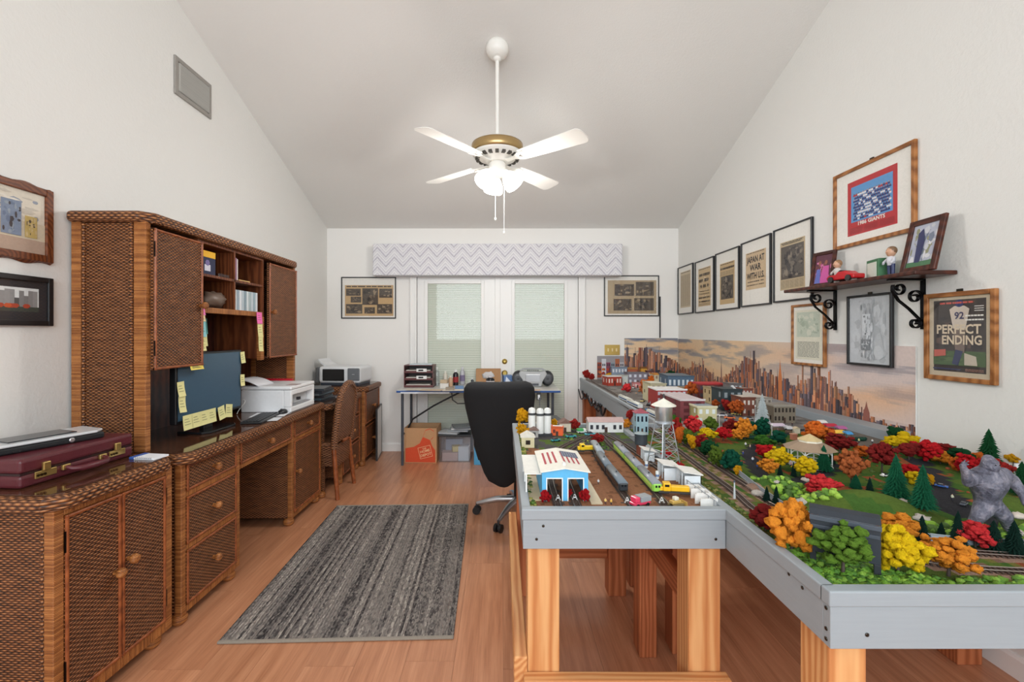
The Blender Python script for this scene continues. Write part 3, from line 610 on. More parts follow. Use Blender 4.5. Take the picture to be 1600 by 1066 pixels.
wfront(t, L, 'door', HX+.02, 2.075, 2.41, ZD, Z2-.005, (2.39, 1.46), 2.078); wfront(t, L, 'door', HX+.02, 3.10, 3.505, ZD, Z2-.005, (3.125, 1.46), 3.50)
# second desk further back, with the file cabinet
L = (-1.66, 4.0, 0); zt = .745; x1 = -1.39
t = thing('wicker_desk', 'smaller wicker desk with three drawers behind the wicker chair', 'desk', L)
ya, yb_ = 3.93, 4.455
wm(L).box(x0, x1-.02, ya+.004, yb_-.004, .06, zt-.05).build('pedestal', 'wicker', t)
for y in (ya, yb_-.03): rail(t, L, x1-.03, x1, y, y+.03, .055, zt-.045, False, 'corner_post')
for z0_, z1_ in ((.075, .29), (.31, .53), (.55, .69)): wfront(t, L, 'drawer', x1, ya+.033, yb_-.033, z0_, z1_, ((ya+yb_)/2, (z0_+z1_)/2))
wm(L).box(x0, x1-.03, 3.625, 3.645, .06, zt-.05).build('end_panel', 'wicker', t); wm(L).box(x0, x0+.02, 3.645, ya, .2, zt-.05).build('modesty_panel', 'wicker', t)
feet(t, L, [(x1-.04, ya+.04), (x1-.04, yb_-.04), (x0+.06, ya+.04), (x0+.06, yb_-.04), (x1-.06, 3.64), (x0+.06, 3.64)])
top(t, L, x0-.01, x1+.03, 3.61, 4.46, zt)
L = (-1.65, 4.75, 0); zt = .785; x1 = -1.355; ya, yb_ = 4.475, 5.02
t = thing('wicker_file_cabinet', 'two-drawer wicker file cabinet in the far left corner under a printer', 'cabinet', L)
wm(L).box(x0, x1-.02, ya+.004, yb_-.004, .06, zt-.05).build('body', 'wicker', t)
for y in (ya, yb_-.03): rail(t, L, x1-.03, x1, y, y+.03, .055, zt-.045, False, 'corner_post')
for z0_, z1_ in ((.08, .385), (.41, .725)): wfront(t, L, 'drawer', x1, ya+.033, yb_-.033, z0_, z1_, ((ya+yb_)/2, (z0_+z1_)/2))
feet(t, L, [(x1-.04, ya+.04), (x1-.04, yb_-.04), (x0+.06, ya+.04), (x0+.06, yb_-.04)])
top(t, L, x0-.01, x1+.03, ya-.01, yb_+.02, zt)
FCZ = zt+.003
# wicker chair, its back to the room
t = thing('wicker_chair', 'arched-back wicker side chair pulled up to the second desk', 'chair', (-1.36, 3.79, 0))
def sk(x, y, z): return (x+.05*max(0, (z-.44))/.45, y, z)
b = MB(); arch = [sk(.03, -.195, .40)]+[sk(.03, -.195, .44+.06*k) for k in range(5)]+[sk(.03, .195*math.cos(PI-k*PI/12), .70+.20*math.sin(k*PI/12)) for k in range(1, 12)]+[sk(.03, .195, .68-.06*k) for k in range(5)]+[sk(.03, .195, .40)]
b.tube(arch, .027, 10); b.build('back_frame', 'wicker_chair', t)
b = MB(); n = 12; rows = [.44+.02*k for k in range(23)]; vs = []; fs = []
for z in rows:
    w = .185 if z < .70 else .185*math.sqrt(max(0, 1-((z-.70)/.20)**2))
    for k in range(n+1): y = -w+2*w*k/n; vs.append(sk(.045-.03*(1-(y/.2)**2)*0, y, z))
for i in range(len(rows)-1):
    for k in range(n): a = i*(n+1)+k; fs.append((a, a+1, a+n+2, a+n+1))
b.add(vs, fs, smooth=True); b.add([(x-.015, y, z) for x, y, z in vs], [f[::-1] for f in fs], smooth=True); b.build('backrest', 'wicker_chair', t)
b = MB(); pts = [(.02, -.19), (-.36, -.21), (-.41, -.15), (-.41, .15), (-.36, .21), (.02, .19)]; b.prism(pts[::-1], .40, .445); b.build('seat', 'wicker_chair', t, .018, 3)
b = MB(); b.add([(.035, -.2, .42), (.035, .2, .42), (.03, .15, .24), (.03, -.15, .24), (-.38, -.2, .42), (-.38, .2, .42), (-.37, .17, .3), (-.37, -.17, .3)], [(0, 1, 2, 3), (5, 4, 7, 6), (4, 0, 3, 7), (1, 5, 6, 2)]); b.build('apron', 'wicker_chair', t)
for x, y, fx, fy in ((.02, -.175, .06, -.20), (.02, .175, .06, .20), (-.36, -.17, -.38, -.18), (-.36, .17, -.38, .18)):
    MB().tube([(x, y, .41), (fx, fy, 0)], [.02, .017], 10).build('leg', 'rattan', t)
MB().tube([(.045, -.05, .43), (.075, 0, .445), (.045, .05, .43)], .014, 8).build('loop_handle', 'rattan', t)
# ------------------------------------------------------------ things on the desks
def wbox(name, mat, lab, cat, x0, x1, y0, y1, z0, z1, col, rz=0, bevel=.003, group=None):
    cx, cy = (x0+x1)/2, (y0+y1)/2
    return solo(MB().box(x0-cx, x1-cx, y0-cy, y1-cy, 0, z1-z0, col), name, mat, lab, cat, (cx, cy, z0), rz, group, bevel)
# briefcase on the cabinet
CZ = .7935; t = thing('briefcase', 'burgundy leather briefcase with brass combination locks on the cabinet', 'briefcase', (-1.745, 1.735, CZ), RD(-4.5)); bu = rgb(86, 30, 38)
w, d = .425, .32
MB().box(-d/2, d/2, -w/2, w/2, 0, .045, bu).build('lower_shell', 'leather', t, .012, 3); MB().box(-d/2, d/2, -w/2, w/2, .049, .098, bu).build('lid', 'leather', t, .012, 3)
MB().box(-d/2+.004, d/2-.004, -w/2+.004, w/2-.004, .043, .051, rgb(40, 16, 20)).build('seam', 'leather', t)
go = rgb(206, 178, 110)
for y in (-.135, .135):
    k = MB().box(d/2, d/2+.006, y-.035, y+.035, .022, .046, go).build('lock_plate', 'metal', t, .002)
    MB().box(d/2, d/2+.011, y-.012, y+.012, .044, .074, go).build('latch', 'metal', k, .003)
    for j in range(3): MB().cyl((d/2+.004, y-.028+j*.011, .033), (d/2+.009, y-.028+j*.011, .033), .0045, 10, rgb(70, 56, 34)).build('number_wheel', 'metal', k)
b = MB().tube([(d/2+.008, -.07, .036), (d/2+.03, -.068, .03), (d/2+.046, -.045, .026), (d/2+.048, 0, .025), (d/2+.046, .045, .026), (d/2+.03, .068, .03), (d/2+.008, .07, .036)], [.007, .008, .011, .012, .011, .008, .007], 10, bu); b.build('handle', 'leather', t)
for y in (-.07, .07): MB().box(d/2, d/2+.012, y-.014, y+.014, .026, .046, go).build('handle_mount', 'metal', t, .003)
BZ = CZ+.098
t = thing('stereo_player', 'flat black and white electronic device with a silver badge lying on the briefcase', 'device', (-1.735, 1.72, BZ+.0005), RD(-20))
MB().box(-.075, .075, -.16, .16, 0, .026, rgb(34, 36, 38)).build('base', 'satin', t, .008, 3); MB().prism([(-.08, -.165), (.08, -.165), (.08, .13), (.05, .165), (-.08, .165)], .026, .036, 'z', rgb(205, 208, 210)).build('cover', 'gloss', t, .004)
MB().box(-.06, .05, -.12, .08, .036, .040, rgb(44, 46, 50)).build('dark_window', 'gloss', t, .002)
b = MB(); b.X = Matrix.Translation((.0745, .05, .014)) @ Matrix.Rotation(PI/2, 4, 'Y'); b.lathe([(.009, 0), (.009, .003), (.006, .004)], n=14, col=rgb(220, 220, 222)); b.build('badge', 'metal', t)
b = MB()
for k in range(3): b.tube([(-1.60+.03*k, 1.385+.012*k, BZ+.006+.008*math.sin(j*1.3+k)+.012*(j % 2)) if False else (-1.84+.02*math.cos(j*.7+k)+.014*j, 1.59+.012*math.sin(j*.9+k*2), BZ+.006+.02*math.sin(j*PI/9)) for j in range(10)], .0028, 6, rgb(24, 24, 26))
solo(b, 'power_cord', 'rubber', 'black looped power cord on the briefcase beside the flat device', 'cord')
t = thing('notebook', 'thin white notebook with a blue spine lying at the cabinet edge', 'notebook', (-1.475, 1.905, CZ), RD(-8))
MB().box(-.06, .055, -.035, .035, 0, .008, rgb(232, 234, 238)).build('pages', 'plain', t, .001); MB().box(-.062, -.04, -.036, .036, -.0002, .0095, rgb(48, 84, 156)).build('spine', 'plain', t, .001)
for k in range(9): MB().tube([(-.03+.009*k, -.036, .004), (-.03+.009*k, -.041, .008), (-.03+.009*k, -.036, .011)], .0012, 5, rgb(150, 150, 156)).build('coil', 'metal', t)
# monitor
MX = -1.62; t = thing('monitor', 'wide flat black computer monitor covered with sticky notes on the desk', 'monitor', (MX, 2.54, DZT), RD(-2)); bk = rgb(22, 24, 27)
MB().box(-.035, 0, -.27, .27, .075, .435, bk).build('casing', 'satin', t, .006, 3); MB().box(.0, .0015, -.256, .256, .092, .423, rgb(62, 88, 108)).build('screen', 'gloss', t)
MB().box(-.05, -.02, -.035, .035, .01, .12, bk).build('neck', 'satin', t, .004); MB().prism([(-.11, -.12), (.04, -.14), (.07, -.1), (.07, .1), (.04, .14), (-.11, .12)], 0, .012, 'z', bk).build('stand_base', 'gloss', t, .003)
YN = rgb(232, 226, 160); GN = 'sticky notes on the monitor'
def sticky(lab, x, y, z, w, h, col, ry=0, face='X', group=None, curl=.006):
    n = 5; b = MB(); vs = []
    for i in range(n+1):
        q = i/n
        for s in (-1, 1): vs.append((curl*q*q, s*w/2, -h*q))
    fs = [(2*i, 2*i+2, 2*i+3, 2*i+1) for i in range(n)]; b.add(vs, fs, col, True); b.add([(v[0]-.0006, v[1], v[2]) for v in vs], [f[::-1] for f in fs], col, True)
    for k in range(3): zz = -h*(.3+.18*k); c_ = curl*((.3+.18*k)**2); b.add([(c_+.0008, -w*.35, zz), (c_+.0008, w*(.1+.1*k), zz), (c_+.0008, w*(.1+.1*k), zz+.0025), (c_+.0008, -w*.35, zz+.0025)], [(0, 1, 2, 3)], rgb(120, 116, 90))
    o = solo(b, 'sticky_note', 'plain', lab, 'sticky note', (x, y, z), RD(-90) if face == '-Y' else 0, group); o.rotation_euler.x = RD(ry); return o
Mx = MX+.003
for k, (yy, ww, lab) in enumerate(((2.325, .07, 'leftmost'), (2.39, .07, 'second from left'), (2.455, .065, 'third from left'), (2.52, .065, 'fourth from left'), (2.60, .06, 'fifth from left, tilted'), (2.68, .065, 'rightmost, tilted'))):
    sticky('pale yellow sticky note under the monitor screen, %s of the row' % lab, Mx+.009-(yy-2.54)*.0, yy, .862+DZT-.778+.035, ww, .075, YN, (0, 0, 0, 0, 8, -9)[k], group=GN)
sticky('tall yellow sticky note on the monitor left edge, higher one', Mx-.004, 2.292, 1.07, .05, .075, YN, 2, group=GN, curl=.01); sticky('tall yellow sticky note on the monitor left edge, lower one', Mx-.002, 2.30, .995, .05, .08, YN, -4, group=GN, curl=.012)
sticky('small yellow sticky note at the monitor top right corner', Mx+.012, 2.81, 1.20, .045, .07, YN, 3, group=GN); sticky('small yellow sticky note halfway down the monitor right edge', Mx+.012, 2.81, 1.06, .045, .07, YN, -3, group=GN)
sticky('yellow sticky note hanging under the left hutch door', HX+.022, 2.36, ZD+.006, .10, .025, rgb(226, 206, 96), 0)
GH = 'sticky notes on the hutch'
for lab, yy, zt_, w_, h_, c_ in (('pink sticky note on the left pigeonhole post of the hutch', 2.425, 1.457, .05, .045, rgb(238, 120, 190)), ('pale sticky note just below the pink one on the left hutch post', 2.428, 1.413, .05, .035, rgb(238, 214, 170)), ('light blue sticky note on the left hutch post', 2.432, 1.380, .052, .085, rgb(140, 206, 214)), ('yellow sticky note below the light blue one on the hutch', 2.432, 1.296, .05, .04, YN), ('lowest yellow sticky note on the left hutch post', 2.434, 1.26, .05, .04, YN)):
    sticky(lab, HX+.004, yy, zt_, w_, h_, c_, group=GH)
sticky('teal sticky note inside the hutch opening', HX-.10, 2.60, 1.40, .06, .09, rgb(74, 140, 132), group=GH); sticky('yellow sticky note below the teal one inside the hutch', HX-.10, 2.60, 1.315, .06, .075, YN, group=GH)
sticky('pink sticky note at the right end of the pigeonhole shelf', HX+.004, 3.0, 1.452, .065, .075, rgb(240, 112, 180), group=GH); sticky('yellow sticky note right below the pink note at the shelf end', HX+.004, 3.01, 1.38, .06, .09, YN, group=GH); sticky('long yellow sticky note lowest on the right hutch post', HX+.004, 3.02, 1.295, .055, .10, YN, -3, group=GH)
# keyboard, mouse
t = thing('keyboard', 'black keyboard lying on the desk in front of the monitor', 'keyboard', (-1.505, 2.845, DZT), RD(8)); MB().box(-.06, .06, -.17, .17, 0, .014, bk).build('case', 'satin', t, .004)
km = MB().box(-.007, .007, -.008, .008, .013, .018, rgb(36, 37, 40)).mesh('key'); km.materials.append(MT['satin'])
for i in range(5):
    for j in range(16): o = link('key', km, t); o.location = (-.042+.019*i, -.15+.0198*j, 0)
t = thing('computer_mouse', 'black computer mouse beside the keyboard near the white printer', 'mouse', (-1.47, 3.045, DZT)); MB().ball((0, 0, .008), .028, (1, 1.5, .8), 14, bk).box(-.02, .02, -.03, .03, 0, .006, bk).build('body', 'satin', t); MB().cyl((-.004, -.02, .029), (.004, -.02, .029), .006, 10, rgb(70, 70, 74)).build('wheel', 'rubber', t)
for lab, x, y, a, c, z_ in (('white paper sheet on the desk glass before the printer', -1.53, 3.0, .21, .17, 0), ('white paper sheet on the desk glass near the front edge', -1.47, 2.83, .16, .12, .0006)):
    solo(MB().box(-a/2, a/2, -c/2, c/2, 0, .0006, rgb(226, 228, 232)), 'paper_sheet', 'plain', lab, 'paper', (x, y, DZT+z_), RD(12+40*z_))
# white printer
t = thing('printer', 'white all-in-one printer on the desk with an open front slot', 'printer', (-1.60, 3.27, DZT)); wt = rgb(236, 237, 238)
b = MB().box(-.17, .12, -.19, .19, 0, .15, wt).box(.12, .17, -.19, .19, 0, .035, wt).box(.12, .17, -.19, -.165, .035, .15, wt).box(.12, .17, .165, .19, .035, .15, wt).box(.12, .17, -.165, .165, .115, .15, wt); b.build('body', 'satin', t, .006, 3)
MB().box(-.172, .172, -.192, .192, .152, .176, wt).build('scanner_lid', 'satin', t, .008, 3); MB().box(.105, .123, -.16, .16, .036, .112, rgb(196, 198, 200)).build('slot', 'satin', t); MB().box(.121, .16, -.14, .14, .038, .044, rgb(150, 150, 154)).build('output_tray', 'satin', t, .002)
MB().box(.10, .17, -.12, -.03, .176, .178, rgb(176, 160, 160)).build('control_panel', 'satin', t); MB().box(.155, .172, -.08, -.05, .07, .09, rgb(40, 40, 44)).build('port', 'satin', t)
solo(MB().tube([(-.012*math.sin(j*.6), .0, .02+.0*j) if False else (0.02*math.sin(j*.5)-.0, -.02-.004*j, .09*math.cos(j*PI/18)) for j in range(10)], .0025, 6, rgb(230, 230, 230)), 'usb_cable', 'rubber', 'thin white cable curling down beside the white printer', 'cord', (-1.73, 3.055, DZT+.004))
b = MB(); vs = []
for i in range(9):
    for s in (-1, 1): vs.append((-.02-.02*i, s*.105, .0+.012*i-.0008*i*i))
b.add(vs, [(2*i, 2*i+1, 2*i+3, 2*i+2) for i in range(8)], rgb(240, 240, 244), True); b.add([(x, y, z-.004) for x, y, z in vs], [(2*i, 2*i+2, 2*i+3, 2*i+1) for i in range(8)], rgb(240, 240, 244), True)
solo(b, 'paper_sheet', 'plain', 'curled white paper sheets on top of the white printer', 'paper', (-1.62, 3.16, DZT+.181))
t = thing('red_book', 'bright red box with white lettering standing behind the white printer', 'box', (-1.745, 3.485, DZT)); MB().box(-.14, .14, -.012, .012, 0, .19, rgb(196, 28, 46)).build('cover', 'satin', t, .002)
b = MB(); b.X = Matrix.Translation((-.02, -.0125, .16)) @ Matrix.Rotation(PI/2, 4, 'X'); b.text('Setup Instructions', 0, 0, .022, rgb(240, 236, 236), 0, wmax=.12); b.build('lettering', 'print', t)
D2 = .748
for k in range(6): wbox('magazine', 'satin', ('bottom', 'second from bottom', 'third from bottom', 'fourth from bottom', 'fifth from bottom', 'topmost')[k]+' dark magazine of the stack behind the white printer', 'magazine', -1.69+.006*(k % 3), -1.47-.008*(k % 2), 3.70+.008*(k % 2), 3.98-.006*(k % 3), D2+.019*k, D2+.019*k+.017, (rgb(40, 44, 50), rgb(70, 84, 92), rgb(34, 36, 40), rgb(96, 108, 116), rgb(44, 50, 58), rgb(52, 60, 68))[k], RD(6*(k % 3)-5), .001, 'dark magazines on the second desk')
# grey-black photo printer
t = thing('photo_printer', 'grey and black photo printer on the corner file cabinet, paper tray raised', 'printer', (-1.63, 4.745, FCZ), RD(-6)); gw = rgb(224, 226, 228)
MB().box(-.22, .22, -.16, .16, .02, .19, gw).build('body', 'satin', t, .03, 4); MB().box(-.2, .2, -.15, .15, 0, .025, rgb(52, 60, 72)).build('base', 'satin', t, .004)
MB().box(-.175, .055, -.166, -.15, .045, .165, rgb(24, 24, 26)).build('front_door', 'gloss', t, .02, 3); MB().box(.09, .215, -.168, -.15, .05, .175, rgb(110, 114, 118)).build('side_panel', 'satin', t, .02, 3)
MB().box(.14, .165, -.172, -.165, .11, .116, rgb(220, 222, 226)).build('badge', 'metal', t)
MB().prism([(-.12, .185), (-.17, .2), (-.215, .225), (-.25, .262), (-.258, .255), (-.225, .215), (-.18, .185)], -.10, .13, 'y', gw).build('paper_tray', 'satin', t); MB().box(-.262, -.222, -.14, .14, .02, .18, rgb(96, 98, 100)).build('end_panel', 'satin', t, .012, 3)
# pigeonhole contents
def hb(name, mat, lab, cat, y0, y1, z0, h, d, col, group=None, bevel=.002): return wbox(name, mat, lab, cat, HX-.012-d, HX-.012, y0, y1, z0+.0005, z0+h, col, 0, bevel, group)
t = thing('software_box', 'dark blue boxed package with a yellow top in the upper pigeonhole', 'box', (HX-.07, 2.505, Z1+.0005)); MB().box(-.05, .05, -.075, .075, 0, .095, rgb(34, 40, 72)).build('carton', 'plain', t, .001); MB().box(-.0505, .0505, -.0755, .0755, .095, .13, rgb(236, 180, 40)).build('lid', 'plain', t, .001)
b = MB(); b.X = Matrix.Translation((.0508, -.02, .02)) @ Matrix.Rotation(PI/2, 4, 'Z') @ Matrix.Rotation(PI/2, 4, 'X'); b.quad(0, .05, 0, .035, 0, rgb(214, 214, 226)); b.poly([(.025+.02*math.cos(k), .045+.018*math.sin(k)) for k in range(6)], .0002, rgb(120, 110, 160)); b.build('printed_label', 'print', t)
hb('plastic_pouch', 'clear_plastic', 'small clear plastic pouch beside the dark blue box in the hutch', 'pouch', 2.60, 2.70, Z1, .02, .08, rgb(200, 200, 205))
hb('paperback_book', 'plain', 'thin purple book standing in the upper right pigeonhole', 'book', 2.752, 2.775, Z1, .135, .12, rgb(150, 110, 140)); hb('paperback_book', 'plain', 'white book leaning beside the purple one in the hutch', 'book', 2.777, 2.787, Z1, .13, .12, rgb(214, 206, 200))
hb('envelope_stack', 'card', 'flat tan card lying in the upper right pigeonhole', 'card', 2.80, 2.92, Z1, .008, .1, rgb(206, 172, 112))
b = MB().ball((0, 0, .05), .05, (1, 1.7, 1), 16, rgb(110, 92, 80), .35, 3, 2).ball((-.01, .03, .045), .045, (1, 1.3, .9), 14, rgb(124, 106, 94), .4, 3, 5); b.v = [(x, y, max(0, z)) for x, y, z in b.v]
solo(b, 'fabric_pouch', 'leather', 'crumpled brown pouch lying in the lower left pigeonhole', 'bag', (HX-.07, 2.635, Z0+.001))
b = MB().ball((0, 0, .055), .055, (.8, .8, 1), 14, rgb(50, 56, 66), .3, 2, 9); b.v = [(x, y, max(0, z)) for x, y, z in b.v]; solo(b, 'dark_bag', 'gloss', 'shiny dark plastic bag at the left of the lower pigeonhole', 'bag', (HX-.07, 2.47, Z0+.001))
cd = ((198, 206, 212), (150, 164, 176), (214, 218, 222), (176, 188, 196), (132, 150, 160), (204, 212, 214), (160, 176, 180), (188, 198, 206), (146, 166, 176), (206, 210, 214))
for k in range(10):
    ord_ = ('first', 'second', 'third', 'fourth', 'fifth', 'sixth', 'seventh', 'eighth', 'ninth', 'tenth')[k]
    hb('disc_case', 'gloss', 'pale disc case, %s from left in the lower right pigeonhole' % ord_, 'disc case', 2.752+.026*k, 2.752+.026*k+.0225, Z0, .125, .12, rgb(*cd[k]), 'disc cases in the hutch', .001)
hb('black_binder', 'satin', 'slim black binder upright beside the right hutch door', 'binder', 3.074, 3.088, ZD+.015, .3, .1, rgb(30, 28, 28))
# ------------------------------------------------------------ rug
t = thing('area_rug', 'grey striped woven rug lying on the laminate floor', 'rug', (0, 0, 0))
cs = [onz(338, 1003, .008), onz(711, 995, .008), onz(731, 788, .008), onz(527, 791, .008)]
ctr = sum(cs, Vector())/4; t.location = (ctr.x, ctr.y, 0); ang = math.atan2(-(cs[2]-cs[1]).x, (cs[2]-cs[1]).y)*.5+math.atan2(-(cs[3]-cs[0]).x, (cs[3]-cs[0]).y)*.5
t.rotation_euler = (0, 0, ang); wd = ((cs[1]-cs[0]).length+(cs[2]-cs[3]).length)/2; ln = ((cs[2]-cs[1]).length+(cs[3]-cs[0]).length)/2
MB().box(-wd/2, wd/2, -ln/2, ln/2, .001, .009).build('woven_field', 'rug', t, .003)
for s in (-1, 1): MB().box(-wd/2, wd/2, s*ln/2-.008, s*ln/2+.008, .001, .011, rgb(150, 142, 130)).build('bound_edge', 'cloth', t, .003)
# ------------------------------------------------------------ the train tables
ZT, ZG = .82, .80
TX0, TXB, TX1, TY0, TYM, TY1 = .63, .862, XR-.02, .874, 2.50, 5.06
PX0, PX1, PY0, PY1 = .058, .628, 1.28, 2.50
HILLS = [(1.03, 1.315, .21, .105, .052), (.90, 1.50, .10, .075, .03), (1.5, 1.35, .18, .12, .02), (1.62, 1.9, .25, .12, .02), (1.02, 1.93, .12, .1, .01)]
def th(x, y):
    h = ZG
    for cx, cy, rx, ry, hh in HILLS:
        q = ((x-cx)/rx)**2+((y-cy)/ry)**2
        if q < 1: h += hh*(1-q)**1.5*1.15
    return h
def G(px, py):                                          # the spot of the layout's terrain that the photo shows there
    z = ZG
    for _ in range(12): p = onz(px, py, z); z = th(p.x, p.y)
    return Vector((p.x, p.y, z))
def GP(pts): return [G(*p) for p in pts]
def smooth(pts, n=8):
    out = []
    for i in range(len(pts)-1):
        p0, p1, p2, p3 = pts[max(i-1, 0)], pts[i], pts[i+1], pts[min(i+2, len(pts)-1)]
        for k in range(n):
            q = k/n; out.append(.5*((2*p1)+(p2-p0)*q+(2*p0-5*p1+4*p2-p3)*q*q+(3*p1-p0-3*p2+p3)*q**3))
    out.append(pts[-1]); return out
TRK = {'a': GP([(990, 646), (1025, 678), (1075, 716), (1140, 764), (1210, 815)])+[Vector((.93, 1.03, ZG)), Vector((1.15, .975, ZG)), Vector((1.5, .965, ZG)), Vector((1.9, .965, ZG))],
       'b': GP([(998, 640), (1040, 672), (1095, 712), (1165, 758), (1228, 797)])+[Vector((.97, 1.115, ZG)), Vector((1.17, 1.05, ZG)), Vector((1.5, 1.035, ZG)), Vector((1.9, 1.035, ZG))]}
def V(x, y): return Vector((x, y, ZG))
YARD = [[V(.165, 1.34), V(.168, 1.6), V(.20, 1.9), V(.33, 2.15), V(.47, 2.33)], [V(.222, 1.34), V(.226, 1.6), V(.25, 1.88), V(.35, 2.1), V(.475, 2.33)],
        [V(.385, 1.345), V(.387, 1.6), V(.395, 1.9), V(.43, 2.12), V(.485, 2.33)], [V(.49, 1.36), V(.495, 1.6), V(.50, 1.9), V(.495, 2.1), V(.50, 2.33)], [V(.60, 1.62), V(.585, 1.8), V(.56, 2.1), V(.52, 2.33)]]
allt = [smooth(TRK['a'], 6), smooth(TRK['b'], 6)]+[smooth(y, 5) for y in YARD]
def dist(p, path): return min(math.hypot(p[0]-q.x, p[1]-q.y) for q in path)
road1 = smooth(GP([(1262, 668), (1215, 680), (1180, 697), (1172, 715), (1190, 742), (1225, 752), (1275, 745), (1330, 720)]), 5); road2 = smooth(GP([(1400, 690), (1450, 735), (1475, 775), (1500, 800), (1540, 812)]), 5)
main = [(TX0, TY0), (TX1, TY0), (TX1, TY1), (TXB, TY1), (TXB, TYM), (TX0, TYM)]
def inside(x, y): return TX0 <= x <= TX1 and TY0 <= y <= TY1 and (y < TYM or x > TXB)
def gcol(x, y, pen):
    n = noise.noise(Vector((x*9, y*9, 1))); n2 = noise.noise(Vector((x*31, y*31, 5)))
    if pen:
        if x < .105: return rgb(168, 166, 92) if n2 > -.2 else rgb(96, 120, 48)
        if y < 1.335: return rgb(84, 110, 44) if n2 > .05 else rgb(58, 58, 56)
        if min(dist((x, y), p) for p in allt[2:]) < .02: return rgb(92, 80, 74)
        if y > 2.0+n*.15: return rgb(88, 108, 50) if n2+n > .1 else rgb(84, 82, 82)
        return rgb(150, 104, 76) if n2 > -.3 else rgb(128, 88, 64)
    d = min(dist((x, y), allt[0]), dist((x, y), allt[1]))
    if d < .03: return rgb(150, 122, 106) if n2 > -.1 else rgb(118, 92, 78)
    if d < .05 and n2 > 0: return rgb(108, 104, 52)
    if y > 2.45:
        return rgb(128, 122, 118) if n > -.1 else rgb(150, 146, 142)
    if dist((x, y), road1) < .034 or dist((x, y), road2) < .045: return rgb(52, 52, 56)
    if x < .72 and y < 1.9: return rgb(112, 104, 48) if n2 > 0 else rgb(70, 92, 40)
    if x > 1.55 and y > 2.05: return rgb(120, 112, 104)
    if n+n2*.5 > .38: return rgb(140, 78, 48)
    return rgb(66, 98, 42) if n > 0 else rgb(84, 104, 44)
def terrain(t, L, x0, x1, y0, y1, st, pen, ok):
    nx, ny = int((x1-x0)/st), int((y1-y0)/st); idx = {}; b = wm(L); vs = []; fs = []; cs = []
    def vid(i, j):
        if (i, j) not in idx: x, y = x0+(x1-x0)*i/nx, y0+(y1-y0)*j/ny; idx[i, j] = len(vs); vs.append((x, y, th(x, y) if not pen else ZG))
        return idx[i, j]
    for i in range(nx):
        for j in range(ny):
            x, y = x0+(x1-x0)*(i+.5)/nx, y0+(y1-y0)*(j+.5)/ny
            if ok(x, y): fs.append((vid(i, j), vid(i+1, j), vid(i+1, j+1), vid(i, j+1))); cs.append(gcol(x, y, pen))
    b.add(vs, fs, smooth=True); b.c = cs; return b.build('terrain', 'terrain', t)
L = (1.3, 3, 0); t = main_t = thing('train_table', 'large grey-edged train layout table along the right wall carrying city and park', 'train table', L)
def fascia(t, L, x0, x1, y0, y1, h=.113, face=None):
    wm(L).box(x0, x1, y0, y1, ZT-h, ZT-.032).build('fascia_board', 'grey_board', t, .0015)
    wm(L).box(x0-.004, x1+.004, y0-.004, y1+.004, ZT-.031, ZT).build('lip_board', 'grey_board', t, .003)
fascia(t, L, TX0, TX1, TY0, TY0+.02); fascia(t, L, TX0, TX0+.018, TY0+.02, TYM); fascia(t, L, TX0+.018, TXB+.018, TYM-.018, TYM); fascia(t, L, TXB, TXB+.018, TYM, TY1, .135)
wm(L).prism([(TX0+.018, TY0+.02), (TX1, TY0+.02), (TX1, TY1), (TXB+.018, TY1), (TXB+.018, TYM-.018), (TX0+.018, TYM-.018)], ZT-.06, ZG-.004, 'z', rgb(150, 110, 70)).build('tabletop', 'pine', t)
terrain(t, L, TX0+.02, TX1, TY0+.022, TY1, .0175, False, lambda x, y: y < TYM-.02 or x > TXB+.02)
def leg(t, L, x, y, w=.089, d=.089, mat='pine', z=ZT-.06): wm(L).box(x, x+w, y, y+d, 0, z).build('leg', mat, t, .004)
leg(t, L, TX0+.019, TY0+.03, .075); leg(t, L, 1.80, 1.80, .1, .089, 'pine_dark'); leg(t, L, .695, 1.86, .06, .089, 'pine_dark'); leg(t, L, .66, 2.36, .089, .089, 'pine_dark'); leg(t, L, TXB+.02, 4.92, .13, .1, 'pine_dark'); leg(t, L, TXB+.10, 4.2, .05, .089, 'pine'); leg(t, L, TXB+.09, 3.3, .05, .089, 'pine'); leg(t, L, 1.8, 3.2, mat='pine_dark'); leg(t, L, 1.8, 4.85, mat='pine_dark'); leg(t, L, 1.8, .95, mat='pine')
wm(L).box(.70, .738, 1.95, 2.36, .42, .51).build('stretcher', 'pine_dark_y', t, .003)
sc_ = MB().lathe([(.004, 0), (.004, .0012), (.002, .0015)], n=8, col=rgb(70, 66, 60)).mesh('screw_head'); sc_.materials.append(MT['metal'])
def screw(t, L, p, rot): o = link('screw_head', sc_, t); o.location = Vector(p)-Vector(L); o.rotation_euler = rot
for y, z in ((.885, .785), (.885, .745), (.885, .725), (.955, .785), (1.0, .79)): screw(t, L, (TX0-.0002, y, z-.005), (0, -PI/2, 0))
screw(t, L, (.70, TY0-.0002, .735), (PI/2, 0, 0)); screw(t, L, (1.12, TY0-.0002, .735), (PI/2, 0, 0))
wm(L).box(1.836, TX1, 2.165, 4.4, ZG-.002, .846).build('raised_roadbed', 'grey_board', t, .002)
